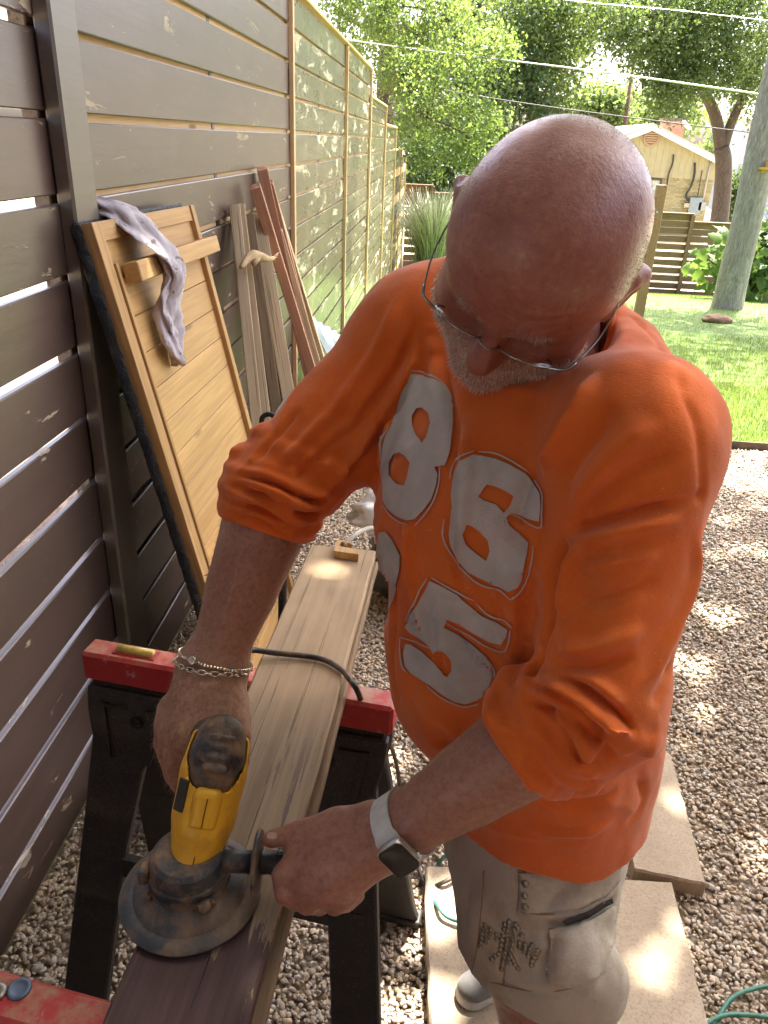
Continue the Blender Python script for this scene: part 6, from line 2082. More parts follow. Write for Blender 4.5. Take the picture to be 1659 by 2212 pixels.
# folds: ridge (+) and crease (-) lines measured on the photograph, laid on the cloth
def on_shirt(bvh, px):
    out = []
    for (u, v) in px:
        p, n = cast(bvh, u, v)
        if p is not None:
            out.append(p)
    return out
FOLDS = [
    # chest, from the collar down
    ([(1290, 800), (1255, 880), (1205, 960), (1165, 1020)], .007, .016), ([(1330, 860), (1290, 930), (1240, 1000), (1205, 1060)], -.005, .016),
    ([(1420, 900), (1350, 960), (1280, 1040), (1230, 1120)], .005, .018), ([(1470, 980), (1380, 1010), (1290, 1080), (1235, 1150)], -.004, .014),
    ([(1500, 1080), (1400, 1105), (1300, 1130), (1215, 1155)], -.007, .009), ([(1480, 1110), (1390, 1135), (1290, 1160), (1225, 1190)], .005, .014),
    # armpit crease between chest and left sleeve
    ([(1215, 1150), (1200, 1230), (1185, 1320), (1160, 1420), (1135, 1470)], -.014, .016), ([(1235, 1180), (1222, 1260), (1210, 1340)], .006, .014),
    # left sleeve
    ([(1250, 1230), (1330, 1215), (1430, 1190)], .004, .012), ([(1240, 1300), (1320, 1290), (1430, 1245)], -.004, .012), ([(1500, 1120), (1490, 1250), (1440, 1400), (1380, 1500)], .004, .014),
    ([(1200, 1400), (1290, 1395), (1400, 1350)], .005, .014), ([(1190, 1440), (1280, 1440), (1380, 1410)], -.005, .012), ([(1530, 1180), (1505, 1300), (1460, 1420), (1400, 1530)], -.003, .012),
    ([(1150, 1470), (1230, 1500), (1310, 1560), (1380, 1600)], .007, .011), ([(1140, 1500), (1220, 1540), (1290, 1600), (1350, 1650)], -.006, .009), ([(1180, 1530), (1240, 1590), (1280, 1650)], .005, .009),
    # middle of the chest, pull lines from the right shoulder
    ([(955, 760), (962, 810), (975, 880), (985, 960), (980, 1050)], -.005, .014), ([(930, 720), (940, 800), (952, 880)], .006, .014), ([(1000, 900), (1010, 1000), (1005, 1100), (985, 1200)], .005, .018),
    ([(1100, 1180), (1120, 1280), (1105, 1400), (1080, 1500)], .005, .022), ([(985, 1100), (975, 1200), (1000, 1290)], -.005, .015), ([(890, 1100), (885, 1200), (900, 1300), (930, 1420)], .005, .016),
    ([(850, 1180), (838, 1300), (842, 1420), (870, 1530)], -.006, .014), ([(935, 1250), (925, 1330), (945, 1420), (990, 1500)], -.004, .013), ([(1150, 1000), (1130, 1080), (1120, 1140)], -.004, .014),
    # right sleeve pull lines
    ([(880, 620), (830, 720), (760, 830), (690, 930)], .004, .014), ([(905, 680), (865, 780), (800, 880), (740, 960)], -.006, .011), ([(905, 740), (870, 840), (810, 930), (750, 1010)], .006, .012),
    ([(895, 820), (850, 900), (790, 980), (740, 1040)], -.006, .010), ([(850, 880), (835, 960), (800, 1030)], .006, .012), ([(720, 880), (660, 950), (600, 1010)], .005, .012), ([(760, 920), (690, 990), (630, 1045)], -.005, .010),
    ([(650, 880), (590, 950), (545, 1005)], -.004, .010), ([(800, 960), (740, 1020), (690, 1070)], .005, .010),
    ([(830, 880), (815, 980), (806, 1060)], -.009, .012),
    # rolled wraps of the right cuff
    ([(480, 1058), (560, 1080), (650, 1124), (700, 1118)], .0065, .010), ([(486, 1034), (570, 1054), (660, 1096), (712, 1090)], .0065, .010), ([(505, 1014), (585, 1030), (670, 1066), (715, 1062)], .006, .010), ([(478, 1088), (550, 1106), (640, 1152)], .005, .008),
    ([(478, 1072), (555, 1094), (645, 1138), (700, 1134)], -.0060, .0055), ([(483, 1046), (565, 1066), (655, 1110), (708, 1104)], -.0060, .0055), ([(495, 1024), (578, 1042), (665, 1080), (714, 1075)], -.0060, .0055), ([(478, 1098), (548, 1118), (640, 1163)], -.004, .004),
    # wraps of the left cuff
    ([(1125, 1488), (1200, 1515), (1265, 1590), (1285, 1660)], .006, .009), ([(1122, 1508), (1185, 1535), (1240, 1605), (1262, 1680)], -.006, .005), ([(1150, 1462), (1240, 1490), (1320, 1560), (1355, 1630)], .0065, .010), ([(1135, 1474), (1222, 1502), (1295, 1575), (1325, 1650)], -.007, .0055), ([(1190, 1448), (1280, 1470), (1350, 1530)], .006, .011), ([(1170, 1455), (1262, 1480), (1340, 1548), (1372, 1600)], -.006, .006),
    # belly hang and hem
    ([(900, 1480), (960, 1560), (1050, 1620), (1150, 1650)], .004, .02), ([(1150, 1720), (1250, 1740), (1340, 1700)], -.004, .016), ([(1120, 1780), (1230, 1800), (1330, 1770)], .003, .014), ([(1400, 1600), (1390, 1700), (1350, 1790)], -.004, .014),
    ([(1060, 1500), (1120, 1600), (1200, 1650)], -.003, .018),
]
# seams
SEAMS = [[(1218, 1148), (1300, 1128), (1400, 1100), (1470, 1078), (1512, 1070), (1552, 1100)], [(1372, 690), (1420, 745), (1470, 820), (1500, 900), (1512, 1000), (1512, 1068)], [(905, 600), (900, 660)]]
SEAMS[2] = [(893, 800), (865, 850), (840, 900), (815, 980)]
_bv = BVHTree.FromPolygons([tuple(p) for p in shirt_V], [tuple(map(int, q)) for q in shirt_Q])
_N = vnormals(shirt_V, shirt_Q)
disp = np.zeros(len(shirt_V))
for px, am, wd in FOLDS:
    p3 = on_shirt(_bv, px)
    if len(p3) > 1:
        disp += fold(shirt_V, _N, spline(p3, 4), am * 2.0, wd * .55)
for px in SEAMS:
    p3 = on_shirt(_bv, px)
    if len(p3) > 1:
        disp += fold(shirt_V, _N, spline(p3, 4), -.0035, .005, False)
# small soft creases everywhere
nz = np.array([mnoise.noise(Vector((p[0] * 16 + p[2] * 6, p[1] * 16, p[2] * 7))) for p in shirt_V])
nz2 = np.array([mnoise.noise(Vector((p[0] * 38, p[1] * 38 + 5, p[2] * 20))) for p in shirt_V])
disp += .0036 * nz + .0014 * nz2
# tight ridged wrinkles where the cloth gathers
def ridged(P, f, ax_, stretch):
    ax_ = nrm(ax_)
    al_ = P @ ax_
    Q_ = P + np.outer(al_ * (stretch - 1), ax_)
    return np.array([(1 - abs(mnoise.noise(Vector(q * f)))) ** 5 for q in Q_])
for c, ax_, rad_, am, f in ((PT(1215, 1220, .80), PT(1480, 1080, .75) - PT(1215, 1220, .80), .11, .0045, 17.0), (PT(830, 940, .96), SR - ER, .13, .005, 15.0), (ER + (SR - ER) * .25, WR - ER, .11, .004, 19.0), (EL, PT(1400, 1200, .75) - EL, .10, .004, 18.0), (PT(1000, 1350, .88), np.array([0, 0, 1.0]), .16, .003, 11.0), (PT(1250, 1700, .92), BL, .15, .003, 13.0)):
    w = np.exp(-(np.linalg.norm(shirt_V - c, axis=1) / rad_) ** 2)
    m_ = w > .04
    rr_ = np.zeros(len(shirt_V)); rr_[m_] = ridged(shirt_V[m_], f, ax_, .35) - .35
    disp += am * 1.5 * w * rr_
# crumples near both cuffs
for c, ax, am in ((ER, WR - ER, .0035), (EL + (WL - EL) * .12, WL - EL, .003)):
    ax = nrm(ax)
    rel = (shirt_V - c) @ ax
    w = np.exp(-(rel / .07) ** 2) * (np.linalg.norm(shirt_V - c, axis=1) < .15)
    q = np.array([mnoise.noise(Vector(((p @ ax) * 60, p[0] * 16, p[1] * 16 + p[2] * 10))) for p in shirt_V])
    disp += am * 1.8 * w * q
shirt_V = shirt_V + _N * disp[:, None]
shirt_V = relax(shirt_V, shirt_Q, 1, .35)

def cloth_mat(name, color, weave=900.0, dirt=None, sheen=.25, var=.12):
    t = NT(name)
    v = t.co()
    f = t.noise(v, 9, 5.0, .6)
    g = t.noise(v, 70, 4.0, .6)
    lo = tuple(c * (1 - var) for c in color); hi = tuple(min(1, c * (1 + var)) for c in color)
    col = t.ramp(f, [(.3, lo), (.7, hi)])
    thr = t.noise(t.co((1, 1, 5)), weave * .35, 2.0, .6)
    col = t.mix(t.ramp(thr, [(.42, .22), (.62, 0.0)]), col, tuple(c * .62 for c in color))
    if dirt:
        dm = t.ramp(t.noise(v, 6, 6.0, .7), [(.50, 0.0), (.68, dirt[3])])
        col = t.mix(dm, col, dirt[:3])
    # flecks of sawdust
    sp = t.ramp(t.vor(v, 130), [(.045, 1.0), (.075, 0.0)])
    sm = t.math('MULTIPLY', sp, t.ramp(t.noise(v, 8, 2.0), [(.56, 0.0), (.62, .8)]))
    col = t.mix(sm, col, (.72, .56, .40))
    b = t.bump(thr, .30, .0012)
    b = t.bump(g, .18, .004, b)
    t.set(color=col, rough=.88, normal=b, sheen=sheen, spec=.2)
    t.b.inputs['Sheen Roughness'].default_value = .5
    return t.m
M_SHIRT = cloth_mat('orange_cotton', (.64, .128, .018), 900.0, (.52, .17, .055, .5), .2)
M_KNIT = cloth_mat('orange_rib_knit', (.58, .105, .016))
shirt = fast_mesh('shirt', shirt_V - PO, shirt_Q, M_SHIRT, person)
shirt_bvh = BVHTree.FromPolygons([tuple(p) for p in shirt_V], [tuple(map(int, q)) for q in shirt_Q])

# ribbed collar ring
cc = NB + NAX * .0
axn = NAX
cx_ = nrm(np.cross(axn, (1, .3, .1))); cy_ = np.cross(axn, cx_)
mb = MB(); NSEG, RIBS = 200, 6
prof = [(-.012, .004), (-.010, .0065), (-.004, .0075), (.004, .0075), (.010, .006), (.012, .001), (.008, -.003), (-.008, -.003)]
vv, ff = [], []
for i in range(NSEG):
    a = 2 * PI * i / NSEG
    rad = nrm(math.cos(a) * cx_ + math.sin(a) * cy_)
    rib = .0009 if i % 2 else -.0009
    for (hgt, out_) in prof:
        vv.append(cc + rad * (.0745 + out_ + (rib if out_ > 0 else 0) - hgt * .35) + axn * hgt)
n_ = len(prof)
for i in range(NSEG):
    j = (i + 1) % NSEG
    for k in range(n_):
        k2 = (k + 1) % n_
        ff.append((i * n_ + k, j * n_ + k, j * n_ + k2, i * n_ + k2))
collar = mb.add([p - PO for p in vv], ff).build('collar', M_KNIT, shirt, True)

# printed digits on the chest: outlines laid onto the cloth
def decal(name, outer, holes, bvh, mat, parent, off=.0028, step=7.0, origin=PO):
    def close(poly, n=3):
        P = [np.array(p, float) for p in poly]
        out = []
        for i in range(len(P)):
            a, b = P[i], P[(i + 1) % len(P)]
            L = max(1, int(np.linalg.norm(b - a) / step))
            out += [a + (b - a) * k / L for k in range(L)]
        return out
    rings = [close(outer)] + [close(h) for h in holes]
    co, ed = [], []
    for r in rings:
        s = len(co)
        co += [Vector((p[0], p[1])) for p in r]
        ed += [(s + i, s + (i + 1) % len(r)) for i in range(len(r))]
    lo = np.min([list(c) for c in co], 0); hi = np.max([list(c) for c in co], 0)
    for gu in np.arange(lo[0], hi[0], step):
        for gv in np.arange(lo[1], hi[1], step):
            co.append(Vector((gu + .3, gv + .3)))
    vs_, es_, fs_, *_ = delaunay_2d_cdt(co, ed, [], 0, .01)
    V, ok = [], []
    for c in vs_:
        p, n = cast(bvh, c.x, c.y)
        ok.append(p is not None)
        V.append((p + n * off - origin) if p is not None else np.zeros(3))
    dep = [depth(p + origin) if o else 0 for p, o in zip(V, ok)]
    Fc = []
    def inside(poly, x, y):
        c = False
        n = len(poly)
        for i in range(n):
            (x1, y1), (x2, y2) = poly[i], poly[i - 1]
            if (y1 > y) != (y2 > y) and x < (x2 - x1) * (y - y1) / (y2 - y1) + x1:
                c = not c
        return c
    for f in fs_:
        gx, gy = sum(vs_[i].x for i in f) / 3, sum(vs_[i].y for i in f) / 3
        if not inside(outer, gx, gy) or any(inside(h, gx, gy) for h in holes):
            continue
        if all(ok[i] for i in f) and max(dep[i] for i in f) - min(dep[i] for i in f) < .05:
            Fc.append(tuple(f))
    # keep the largest connected piece
    par_ = {}
    def find(i):
        while par_.setdefault(i, i) != i:
            par_[i] = par_[par_[i]]; i = par_[i]
        return i
    for f in Fc:
        for i in f[1:]:
            par_[find(f[0])] = find(i)
    cnt = {}
    for f in Fc:
        cnt[find(f[0])] = cnt.get(find(f[0]), 0) + 1
    if not cnt:
        return None
    big_ = max(cnt, key=cnt.get)
    Fc = [f for f in Fc if find(f[0]) == big_]
    used = sorted({i for f in Fc for i in f})
    mp = {i: k for k, i in enumerate(used)}
    o = mesh_obj(name, [V[i] for i in used], [tuple(mp[i] for i in f) for f in Fc], mat, parent, True)
    bm = bmesh.new(); bm.from_mesh(o.data)
    bmesh.ops.recalc_face_normals(bm, faces=bm.faces)
    bm.to_mesh(o.data); bm.free()
    return o
def Zc(pts):   # numbers were read in the zoomed crop [1200,800,3024,2400] at 1659 px wide
    return [(658.3 + .60312 * a, 438.9 + .60312 * b) for a, b in pts]
def Zd(pts):   # crop [1000,2200,2400,3700] at 1659 px wide
    return [(548.6 + .46295 * a, 1206.9 + .46295 * b) for a, b in pts]
tp = NT('cracked_silver_print')
v_ = tp.co()
crk = tp.ramp(tp.vor(v_, 260, 'DISTANCE_TO_EDGE'), [(.0, 1.0), (.035, 0.0)])
crk = tp.math('MULTIPLY', crk, tp.ramp(tp.noise(v_, 12, 3.0), [(.45, .0), (.65, .7)]))
pc = tp.ramp(tp.noise(v_, 25, 5.0), [(.3, (.37, .345, .325)), (.7, (.47, .445, .425))])
pc = tp.mix(tp.ramp(tp.noise(v_, 5, 5.0, .7), [(.55, 0.0), (.75, .55)]), pc, (.26, .20, .13))
tp.set(color=tp.mix(crk, pc, (.55, .10, .02)), rough=.62, normal=tp.bump(tp.noise(tp.co((1, 1, 5)), 300, 2.0), .2, .001))
M_PRINT = tp.m
# upper left figure
decal('printed_figure', Zc([(375, 612), (365, 640), (345, 672), (330, 720), (322, 770), (308, 800), (290, 830), (278, 880), (276, 950), (285, 1010), (284, 1060), (298, 1090), (330, 1118), (372, 1138), (400, 1130), (430, 1100), (460, 1060), (476, 1010), (482, 970), (470, 945), (505, 940), (518, 900), (524, 850), (530, 780), (533, 730), (524, 690), (500, 660), (470, 640), (425, 620)]),
      [Zc([(405, 738), (388, 765), (390, 800), (405, 835), (425, 860), (440, 840), (455, 790), (448, 755), (425, 735)]), Zc([(325, 900), (308, 930), (308, 975), (335, 1005), (362, 1012), (372, 985), (382, 930), (365, 905), (345, 895)])], shirt_bvh, M_PRINT, shirt)
# upper right figure
decal('printed_figure', Zc([(560, 925), (545, 960), (535, 1000), (530, 1045), (535, 1090), (525, 1130), (515, 1180), (520, 1225), (545, 1270), (590, 1320), (640, 1345), (690, 1370), (735, 1390), (765, 1370), (785, 1320), (800, 1260), (806, 1215), (770, 1180), (735, 1155), (720, 1130), (740, 1110), (800, 1130), (845, 1140), (852, 1090), (850, 1040), (825, 1000), (790, 965), (740, 940), (690, 918), (640, 908), (600, 905)]),
      [Zc([(655, 1008), (625, 1050), (645, 1065), (690, 1080), (715, 1110), (735, 1085), (748, 1050), (720, 1030), (685, 1015)]), Zc([(578, 1150), (566, 1185), (580, 1220), (620, 1255), (655, 1280), (668, 1245), (660, 1205), (630, 1175), (600, 1155)])], shirt_bvh, M_PRINT, shirt)
# lower right figure
decal('printed_figure', Zd([(826, 100), (800, 150), (770, 200), (735, 260), (712, 320), (735, 345), (790, 375), (825, 410), (835, 440), (862, 420), (890, 432), (920, 470), (925, 520), (905, 548), (880, 540), (840, 480), (790, 430), (740, 400), (715, 395), (705, 440), (712, 500), (740, 535), (790, 565), (830, 590), (880, 630), (930, 660), (985, 672), (1040, 655), (1080, 630), (1100, 590), (1115, 530), (1105, 490), (1085, 450), (1030, 400), (960, 350), (890, 318), (905, 280), (960, 300), (1030, 345), (1100, 385), (1160, 400), (1180, 365), (1190, 325), (1130, 290), (1070, 265), (1010, 215), (950, 165), (890, 130)]), [], shirt_bvh, M_PRINT, shirt)
# lower left figure, mostly turned away
decal('printed_figure', [(822, 1150), (815, 1200), (812, 1260), (808, 1330), (818, 1350), (836, 1366), (838, 1330), (852, 1290), (866, 1230), (868, 1200), (850, 1165), (836, 1148)], [], shirt_bvh, M_PRINT, shirt)
# thin keylines round the figures
def keyline(pts, w=3.2):
    P = [np.array(p, float) for p in spline([(a, b, 0) for a, b in pts], 5)]
    L_, R_ = [], []
    for i, p in enumerate(P):
        d = P[min(i + 1, len(P) - 1)] - P[max(i - 1, 0)]
        n = np.array([-d[1], d[0], 0]) / (np.linalg.norm(d) + 1e-9)
        k = w * .5 * (.5 + .5 * math.sin(PI * i / (len(P) - 1)) ** .5)
        L_.append((p + n * k)[:2]); R_.append((p - n * k)[:2])
    decal('printed_outline', L_ + R_[::-1], [], shirt_bvh, M_PRINT, shirt, step=14.0)
keyline(Zc([(375, 600), (430, 610), (480, 640), (515, 675)])); keyline(Zc([(490, 940), (486, 1000), (470, 1060), (440, 1110), (400, 1155)])); keyline(Zc([(300, 800), (275, 850), (272, 920)])); keyline(Zc([(283, 1080), (320, 1125), (370, 1155)]))
keyline(Zc([(606, 890), (560, 910), (530, 950), (524, 990)])); keyline(Zc([(625, 893), (690, 900), (760, 935), (815, 965)])); keyline(Zc([(830, 990), (857, 1040), (856, 1110), (850, 1162), (790, 1140), (735, 1112)]))
keyline(Zc([(505, 1130), (497, 1190), (520, 1250), (570, 1310), (625, 1360), (700, 1385), (740, 1418)])); keyline(Zc([(825, 1225), (818, 1290), (795, 1350), (760, 1400), (740, 1420)]))
keyline(Zc([(640, 1003), (690, 1010), (745, 1040), (748, 1070)])); keyline(Zc([(600, 1072), (650, 1085), (700, 1105), (728, 1140)]))
keyline(Zd([(815, 90), (775, 150), (740, 225), (715, 290)])); keyline(Zd([(835, 85), (900, 125), (960, 160), (1030, 190)])); keyline(Zd([(1040, 205), (1110, 265), (1175, 285), (1208, 315)])); keyline(Zd([(1200, 330), (1188, 400), (1165, 430), (1090, 405), (1010, 355), (900, 295)]))
keyline(Zd([(870, 320), (960, 365), (1050, 430), (1110, 490), (1126, 540), (1115, 610), (1085, 660)])); keyline(Zd([(690, 370), (688, 430), (698, 500), (720, 530)])); keyline(Zd([(810, 590), (870, 640), (930, 670), (985, 685), (1050, 670)])); keyline(Zd([(915, 470), (945, 500), (940, 545), (905, 565)]))
keyline(Zd([(690, 365), (760, 385), (830, 415), (880, 430)]))

# ------------------------------------------------------------------ shorts
def build_shorts():
    F = Field((-.02, .55, .38), (.46, 1.28, .96), .0044)
    F.loft([(.64, .208, .895, .14, .125), (.74, .208, .895, .148, .130), (.86, .20, .89, .145, .125), (.95, .19, .885, .14, .12)], BL[:2], .02)
    hemL, hemR = np.array([.215, .785, .555]), np.array([.205, 1.045, .555])
    F.chain([np.array([.225, .845, .78]), np.array([.215, .805, .68]), hemL], [.100, .110, .116], .05)
    F.chain([np.array([.18, .955, .78]), np.array([.19, .99, .68]), hemR], [.100, .108, .110], .05)
    # cargo pocket swelling on the outside of the left leg
    F.ell(np.array([.262, .70, .62]), (.075, .05, .095), None, .03)
    F.ell(np.array([.285, .735, .55]), (.055, .055, .07), None, .03)
    F.cut((.2, .8, .585), (0, -.04, -1))
    F.cone(hemL + np.array([0, 0, -.02]), hemL + np.array([.003, .002, .05]), .107, .104, 0, 'sub')
    F.cone(hemR + np.array([0, 0, -.02]), hemR + np.array([0, 0, .06]), .100, .098, 0, 'sub')
    V, Q = F.mesh()
    return relax(V, Q, 2, .5), Q
sh_V, sh_Q = build_shorts()
_bv = BVHTree.FromPolygons([tuple(p) for p in sh_V], [tuple(map(int, q)) for q in sh_Q])
_N = vnormals(sh_V, sh_Q)
disp = np.zeros(len(sh_V))
SF = [([(1120, 1880), (1122, 1920), (1118, 1990)], -.004, .006), ([(1120, 1878), (1200, 1885), (1290, 1860)], -.004, .006), ([(1260, 1870), (1210, 1930), (1160, 1975)], -.007, .010), ([(1300, 1880), (1250, 1930), (1190, 1985)], .006, .014),
      ([(1160, 1985), (1220, 1995), (1290, 1970), (1335, 1935)], -.009, .008), ([(1150, 1972), (1210, 1980), (1285, 1952), (1330, 1915)], .007, .010), ([(1205, 2010), (1190, 2060), (1170, 2130)], -.006, .010), ([(1225, 2010), (1225, 2060), (1195, 2120)], .006, .012),
      ([(1285, 2000), (1270, 2070), (1265, 2130)], .006, .014), ([(1300, 2010), (1300, 2070), (1290, 2130)], -.005, .010), ([(1100, 2000), (1085, 2060), (1085, 2140)], -.003, .008), ([(1040, 1900), (1030, 1980), (1015, 2060)], .004, .016), ([(1010, 1900), (1005, 1980), (995, 2060)], -.004, .012),
      ([(985, 2075), (1060, 2120), (1150, 2145), (1250, 2140)], -.0035, .005), ([(1120, 2040), (1160, 2050), (1190, 2030)], .005, .012), ([(1150, 2090), (1180, 2070), (1190, 2040)], -.004, .010)]
for px, am, wd in SF:
    p3 = on_shirt(_bv, px)
    if len(p3) > 1:
        disp += fold(sh_V, _N, spline(p3, 4), am, wd)
disp += np.array([.003 * mnoise.noise(Vector((p[0] * 22, p[1] * 22, p[2] * 14))) + .0012 * mnoise.noise(Vector((p[0] * 60, p[1] * 60, p[2] * 40))) for p in sh_V])
sh_V = relax(sh_V + _N * disp[:, None], sh_Q, 1, .3)
M_SHORTS = cloth_mat('soiled_khaki_twill', (.47, .42, .34), 700, (.24, .17, .10, .8), .1)
shorts = fast_mesh('shorts', sh_V - PO, sh_Q, M_SHORTS, person)
shorts_bvh = BVHTree.FromPolygons([tuple(p) for p in sh_V], [tuple(map(int, q)) for q in sh_Q])
M_STUD = plain('aged_nickel', (.30, .27, .21), .38, 1.0, .3, 200)
M_THREAD = plain('stitching', (.30, .22, .12), .9)
def dome(bvh, u, v, r, name, parent, mat, h=.5, origin=PO):
    p, n = cast(bvh, u, v)
    if p is None:
        return None
    x = nrm(np.cross(n, (0.1, .2, 1))); R = np.stack([x, np.cross(n, x), n], 1)
    m = MB().lathe([(r, -.0005), (r, r * .25), (r * .8, r * h), (r * .4, r * (h + .2)), (r * .12, r * (h + .25))], p - origin, R, 8)
    return m.build(name, mat, parent, True)
for (u, v) in ((1137, 1906), (1135, 1932), (1136, 1957)):
    dome(shorts_bvh, u, v, .0078, 'snap_stud', shorts, M_STUD)
def Zs(a, b):    # crop [1600,3000,3024,4032] at 1659 px wide
    return (877.8 + .47095 * a, 1645.8 + .47095 * b)
pts = []
for line in ([(360, 748), (352, 768), (347, 787), (344, 806), (341, 826), (338, 846)], [(386, 766), (384, 785), (380, 803), (366, 770), (366, 790), (364, 808), (364, 825)], [(414, 790), (412, 810)],
             [(472, 733), (468, 752), (464, 772), (462, 792), (460, 812), (458, 832), (456, 852), (452, 872), (448, 892), (444, 912), (442, 932), (438, 950)], [(452, 745), (448, 768), (443, 795), (438, 815), (436, 838), (432, 858), (424, 880), (408, 890), (392, 905)],
             [(500, 745), (512, 760), (494, 770), (500, 790), (488, 815), (484, 835), (482, 858), (476, 880), (470, 900), (462, 920)], [(520, 830), (518, 848), (545, 838), (543, 852), (540, 868), (577, 842), (570, 858), (566, 872), (560, 888)],
             [(605, 865), (598, 880), (590, 897), (580, 912), (575, 930)], [(480, 890), (490, 910), (498, 928), (512, 946)], [(530, 795)]):
    pts += line
for (a, b) in pts:
    u, v = Zs(a, b)
    dome(shorts_bvh, u, v, .0042, 'rivet', shorts, M_STUD, .4)
# stitched placket edge beside the snaps
for ln in ([(1119, 1880), (1121, 1920), (1117, 1965), (1108, 2010), (1096, 2060), (1086, 2130)], [(1119, 1879), (1160, 1884), (1210, 1880), (1250, 1870)]):
    p3 = on_shirt(shorts_bvh, ln)
    p3 = [p - PO for p in spline(p3, 5)]
    MB().tube(p3, .0011, 5).build('stitch_line', M_THREAD, shorts, True)

# pocket flap, painted shade of the pocket mouth, and hem band on the left leg
fl = decal('pocket_flap', [(1122, 1882), (1180, 1884), (1250, 1872), (1310, 1850), (1345, 1848), (1338, 1895), (1310, 1930), (1255, 1958), (1190, 1972), (1128, 1968)], [], shorts_bvh, M_SHORTS, shorts, off=.0045, step=10.0)
if fl: fl.modifiers.new('thickness', 'SOLIDIFY').thickness = .0035
pm_ = decal('pocket_mouth_shade', [(1215, 1985), (1262, 1968), (1318, 1938), (1322, 1948), (1268, 1985), (1225, 2000)], [], shorts_bvh, plain('painted_pocket_shade', (.05, .045, .045), .9), shorts, off=.0035, step=8.0)  # dark patch on the cloth, shade of the pocket opening put into colour
cp_ = decal('cargo_pocket', [(1185, 2005), (1225, 2003), (1270, 1990), (1325, 1955), (1322, 2030), (1305, 2100), (1240, 2128), (1185, 2120)], [], shorts_bvh, M_SHORTS, shorts, off=.0055, step=10.0)
if cp_: cp_.modifiers.new('thickness', 'SOLIDIFY').thickness = .004
for ln in ([(990, 2085), (1060, 2122), (1140, 2140), (1220, 2138), (1290, 2112)], [(1130, 1972), (1190, 1976), (1258, 1961), (1312, 1934)], [(1190, 2010), (1192, 2060), (1190, 2115)], [(1045, 1880), (1040, 1960), (1030, 2050), (1020, 2095)]):
    p3 = on_shirt(shorts_bvh, ln)
    if len(p3) > 1:
        MB().tube([p - PO for p in spline(p3, 5)], .0010, 5).build('stitch_line', M_THREAD, shorts, True)

# ------------------------------------------------------------------ shoes
M_SHOE = cloth_mat('grey_knit', (.20, .19, .18), 500)
M_SOLE = plain('rubber_sole', (.55, .53, .50), .7, 0, .2, 40)
for an in (np.array([.27, .82, .13]), np.array([.325, 1.135, .13])):
    g = np.array([an[0], an[1], .0425])
    F = Field(g + (-.30, -.22, -.045), g + (.16, .18, .14), .004)
    heel, toe = g - BF * .05, g + BF * .17
    F.chain([heel + (0, 0, .04), heel + BF * .10 + (0, 0, .038), toe + (0, 0, .022)], [.040, .040, .033], .02)
    F.chain([heel + (0, 0, .05), an + (0, 0, .005)], [.042, .043], .02)
    F.cut(g + (0, 0, .022), (0, 0, -1))
    V, Q = F.mesh()
    up_ = fast_mesh('shoe', relax(V, Q, 1) - PO, Q, M_SHOE, person)
    F = Field(g + (-.30, -.22, -.045), g + (.16, .18, .14), .004)
    F.chain([heel, heel + BF * .10, toe], [.042, .041, .036], .02)
    F.cut(g + (0, 0, .026), (0, 0, 1)); F.cut(g + (0, 0, -.0005), (0, 0, -1))
    V, Q = F.mesh()
    fast_mesh('sole', V - PO, Q, M_SOLE, up_)

# ------------------------------------------------------------------ short hair: beard, stubble, arms
def hairs(name, pts, nrms, length, width, lean, mat, seed):
    r = np.random.default_rng(seed)
    n = len(pts)
    L = length * r.uniform(.5, 1.2, n)
    rnd = nrm3(r.normal(size=(n, 3)))
    d = nrm3(nrms * 1.0 + lean + rnd * .45)
    side = nrm3(np.cross(d, r.normal(size=(n, 3))))
    base = pts - nrms * .0006
    mid = base + d * (L * .55)[:, None]
    d2 = nrm3(d + lean * .8)
    tip = mid + d2 * (L * .45)[:, None]
    w = (width * r.uniform(.7, 1.2, n))[:, None]
    V = np.stack([base - side * w, base + side * w, mid + side * w * .7, mid - side * w * .7, tip], 1).reshape(-1, 3)
    o = np.arange(n)[:, None] * 5
    T3 = np.concatenate([o + np.array([[0, 1, 2]]), o + np.array([[0, 2, 3]]), o + np.array([[3, 2, 4]])])
    return fast_mesh(name, V - PO, T3, mat, body, False)
def nrm3(a):
    return a / (np.linalg.norm(a, axis=1, keepdims=True) + 1e-12)
def scatter(mask_w, n, seed):
    """random points on the skin, density by vertex weight"""
    r = np.random.default_rng(seed)
    fw = mask_w[skin_Q].mean(1)
    A = np.linalg.norm(np.cross(skin_V[skin_Q[:, 2]] - skin_V[skin_Q[:, 0]], skin_V[skin_Q[:, 3]] - skin_V[skin_Q[:, 1]]), axis=1) * fw
    f = r.choice(len(A), n, p=A / A.sum())
    a, b = r.random(n), r.random(n)
    q = skin_V[skin_Q[f]]
    p = q[:, 0] * ((1 - a) * (1 - b))[:, None] + q[:, 1] * (a * (1 - b))[:, None] + q[:, 2] * (a * b)[:, None] + q[:, 3] * ((1 - a) * b)[:, None]
    nn = nrm3(np.cross(skin_V[skin_Q[f, 2]] - skin_V[skin_Q[f, 0]], skin_V[skin_Q[f, 3]] - skin_V[skin_Q[f, 1]]))
    return p, nn
M_BEARD = plain('grey_white_hair', (.60, .54, .47), .5, 0, .35, 300)
M_STUB = plain('grey_stubble', (.46, .40, .34), .5, 0, .3, 300)
M_ARMH = plain('fair_arm_hair', (.36, .22, .12), .4, 0, .3, 200)
bw = (beard * hh).astype(float)
p, nn = scatter(bw + 1e-9, 5200, 3)
hairs('beard', p, nn, .0075, .00028, -HUP * .5 + HFW * .25, M_BEARD, 4)
p, nn = scatter((np.clip(side + .6 * back, 0, 1) * hh).astype(float) + 1e-9, 6500, 5)
hairs('cropped_hair', p, nn, .0030, .00022, -HUP * .3, M_STUB, 6)
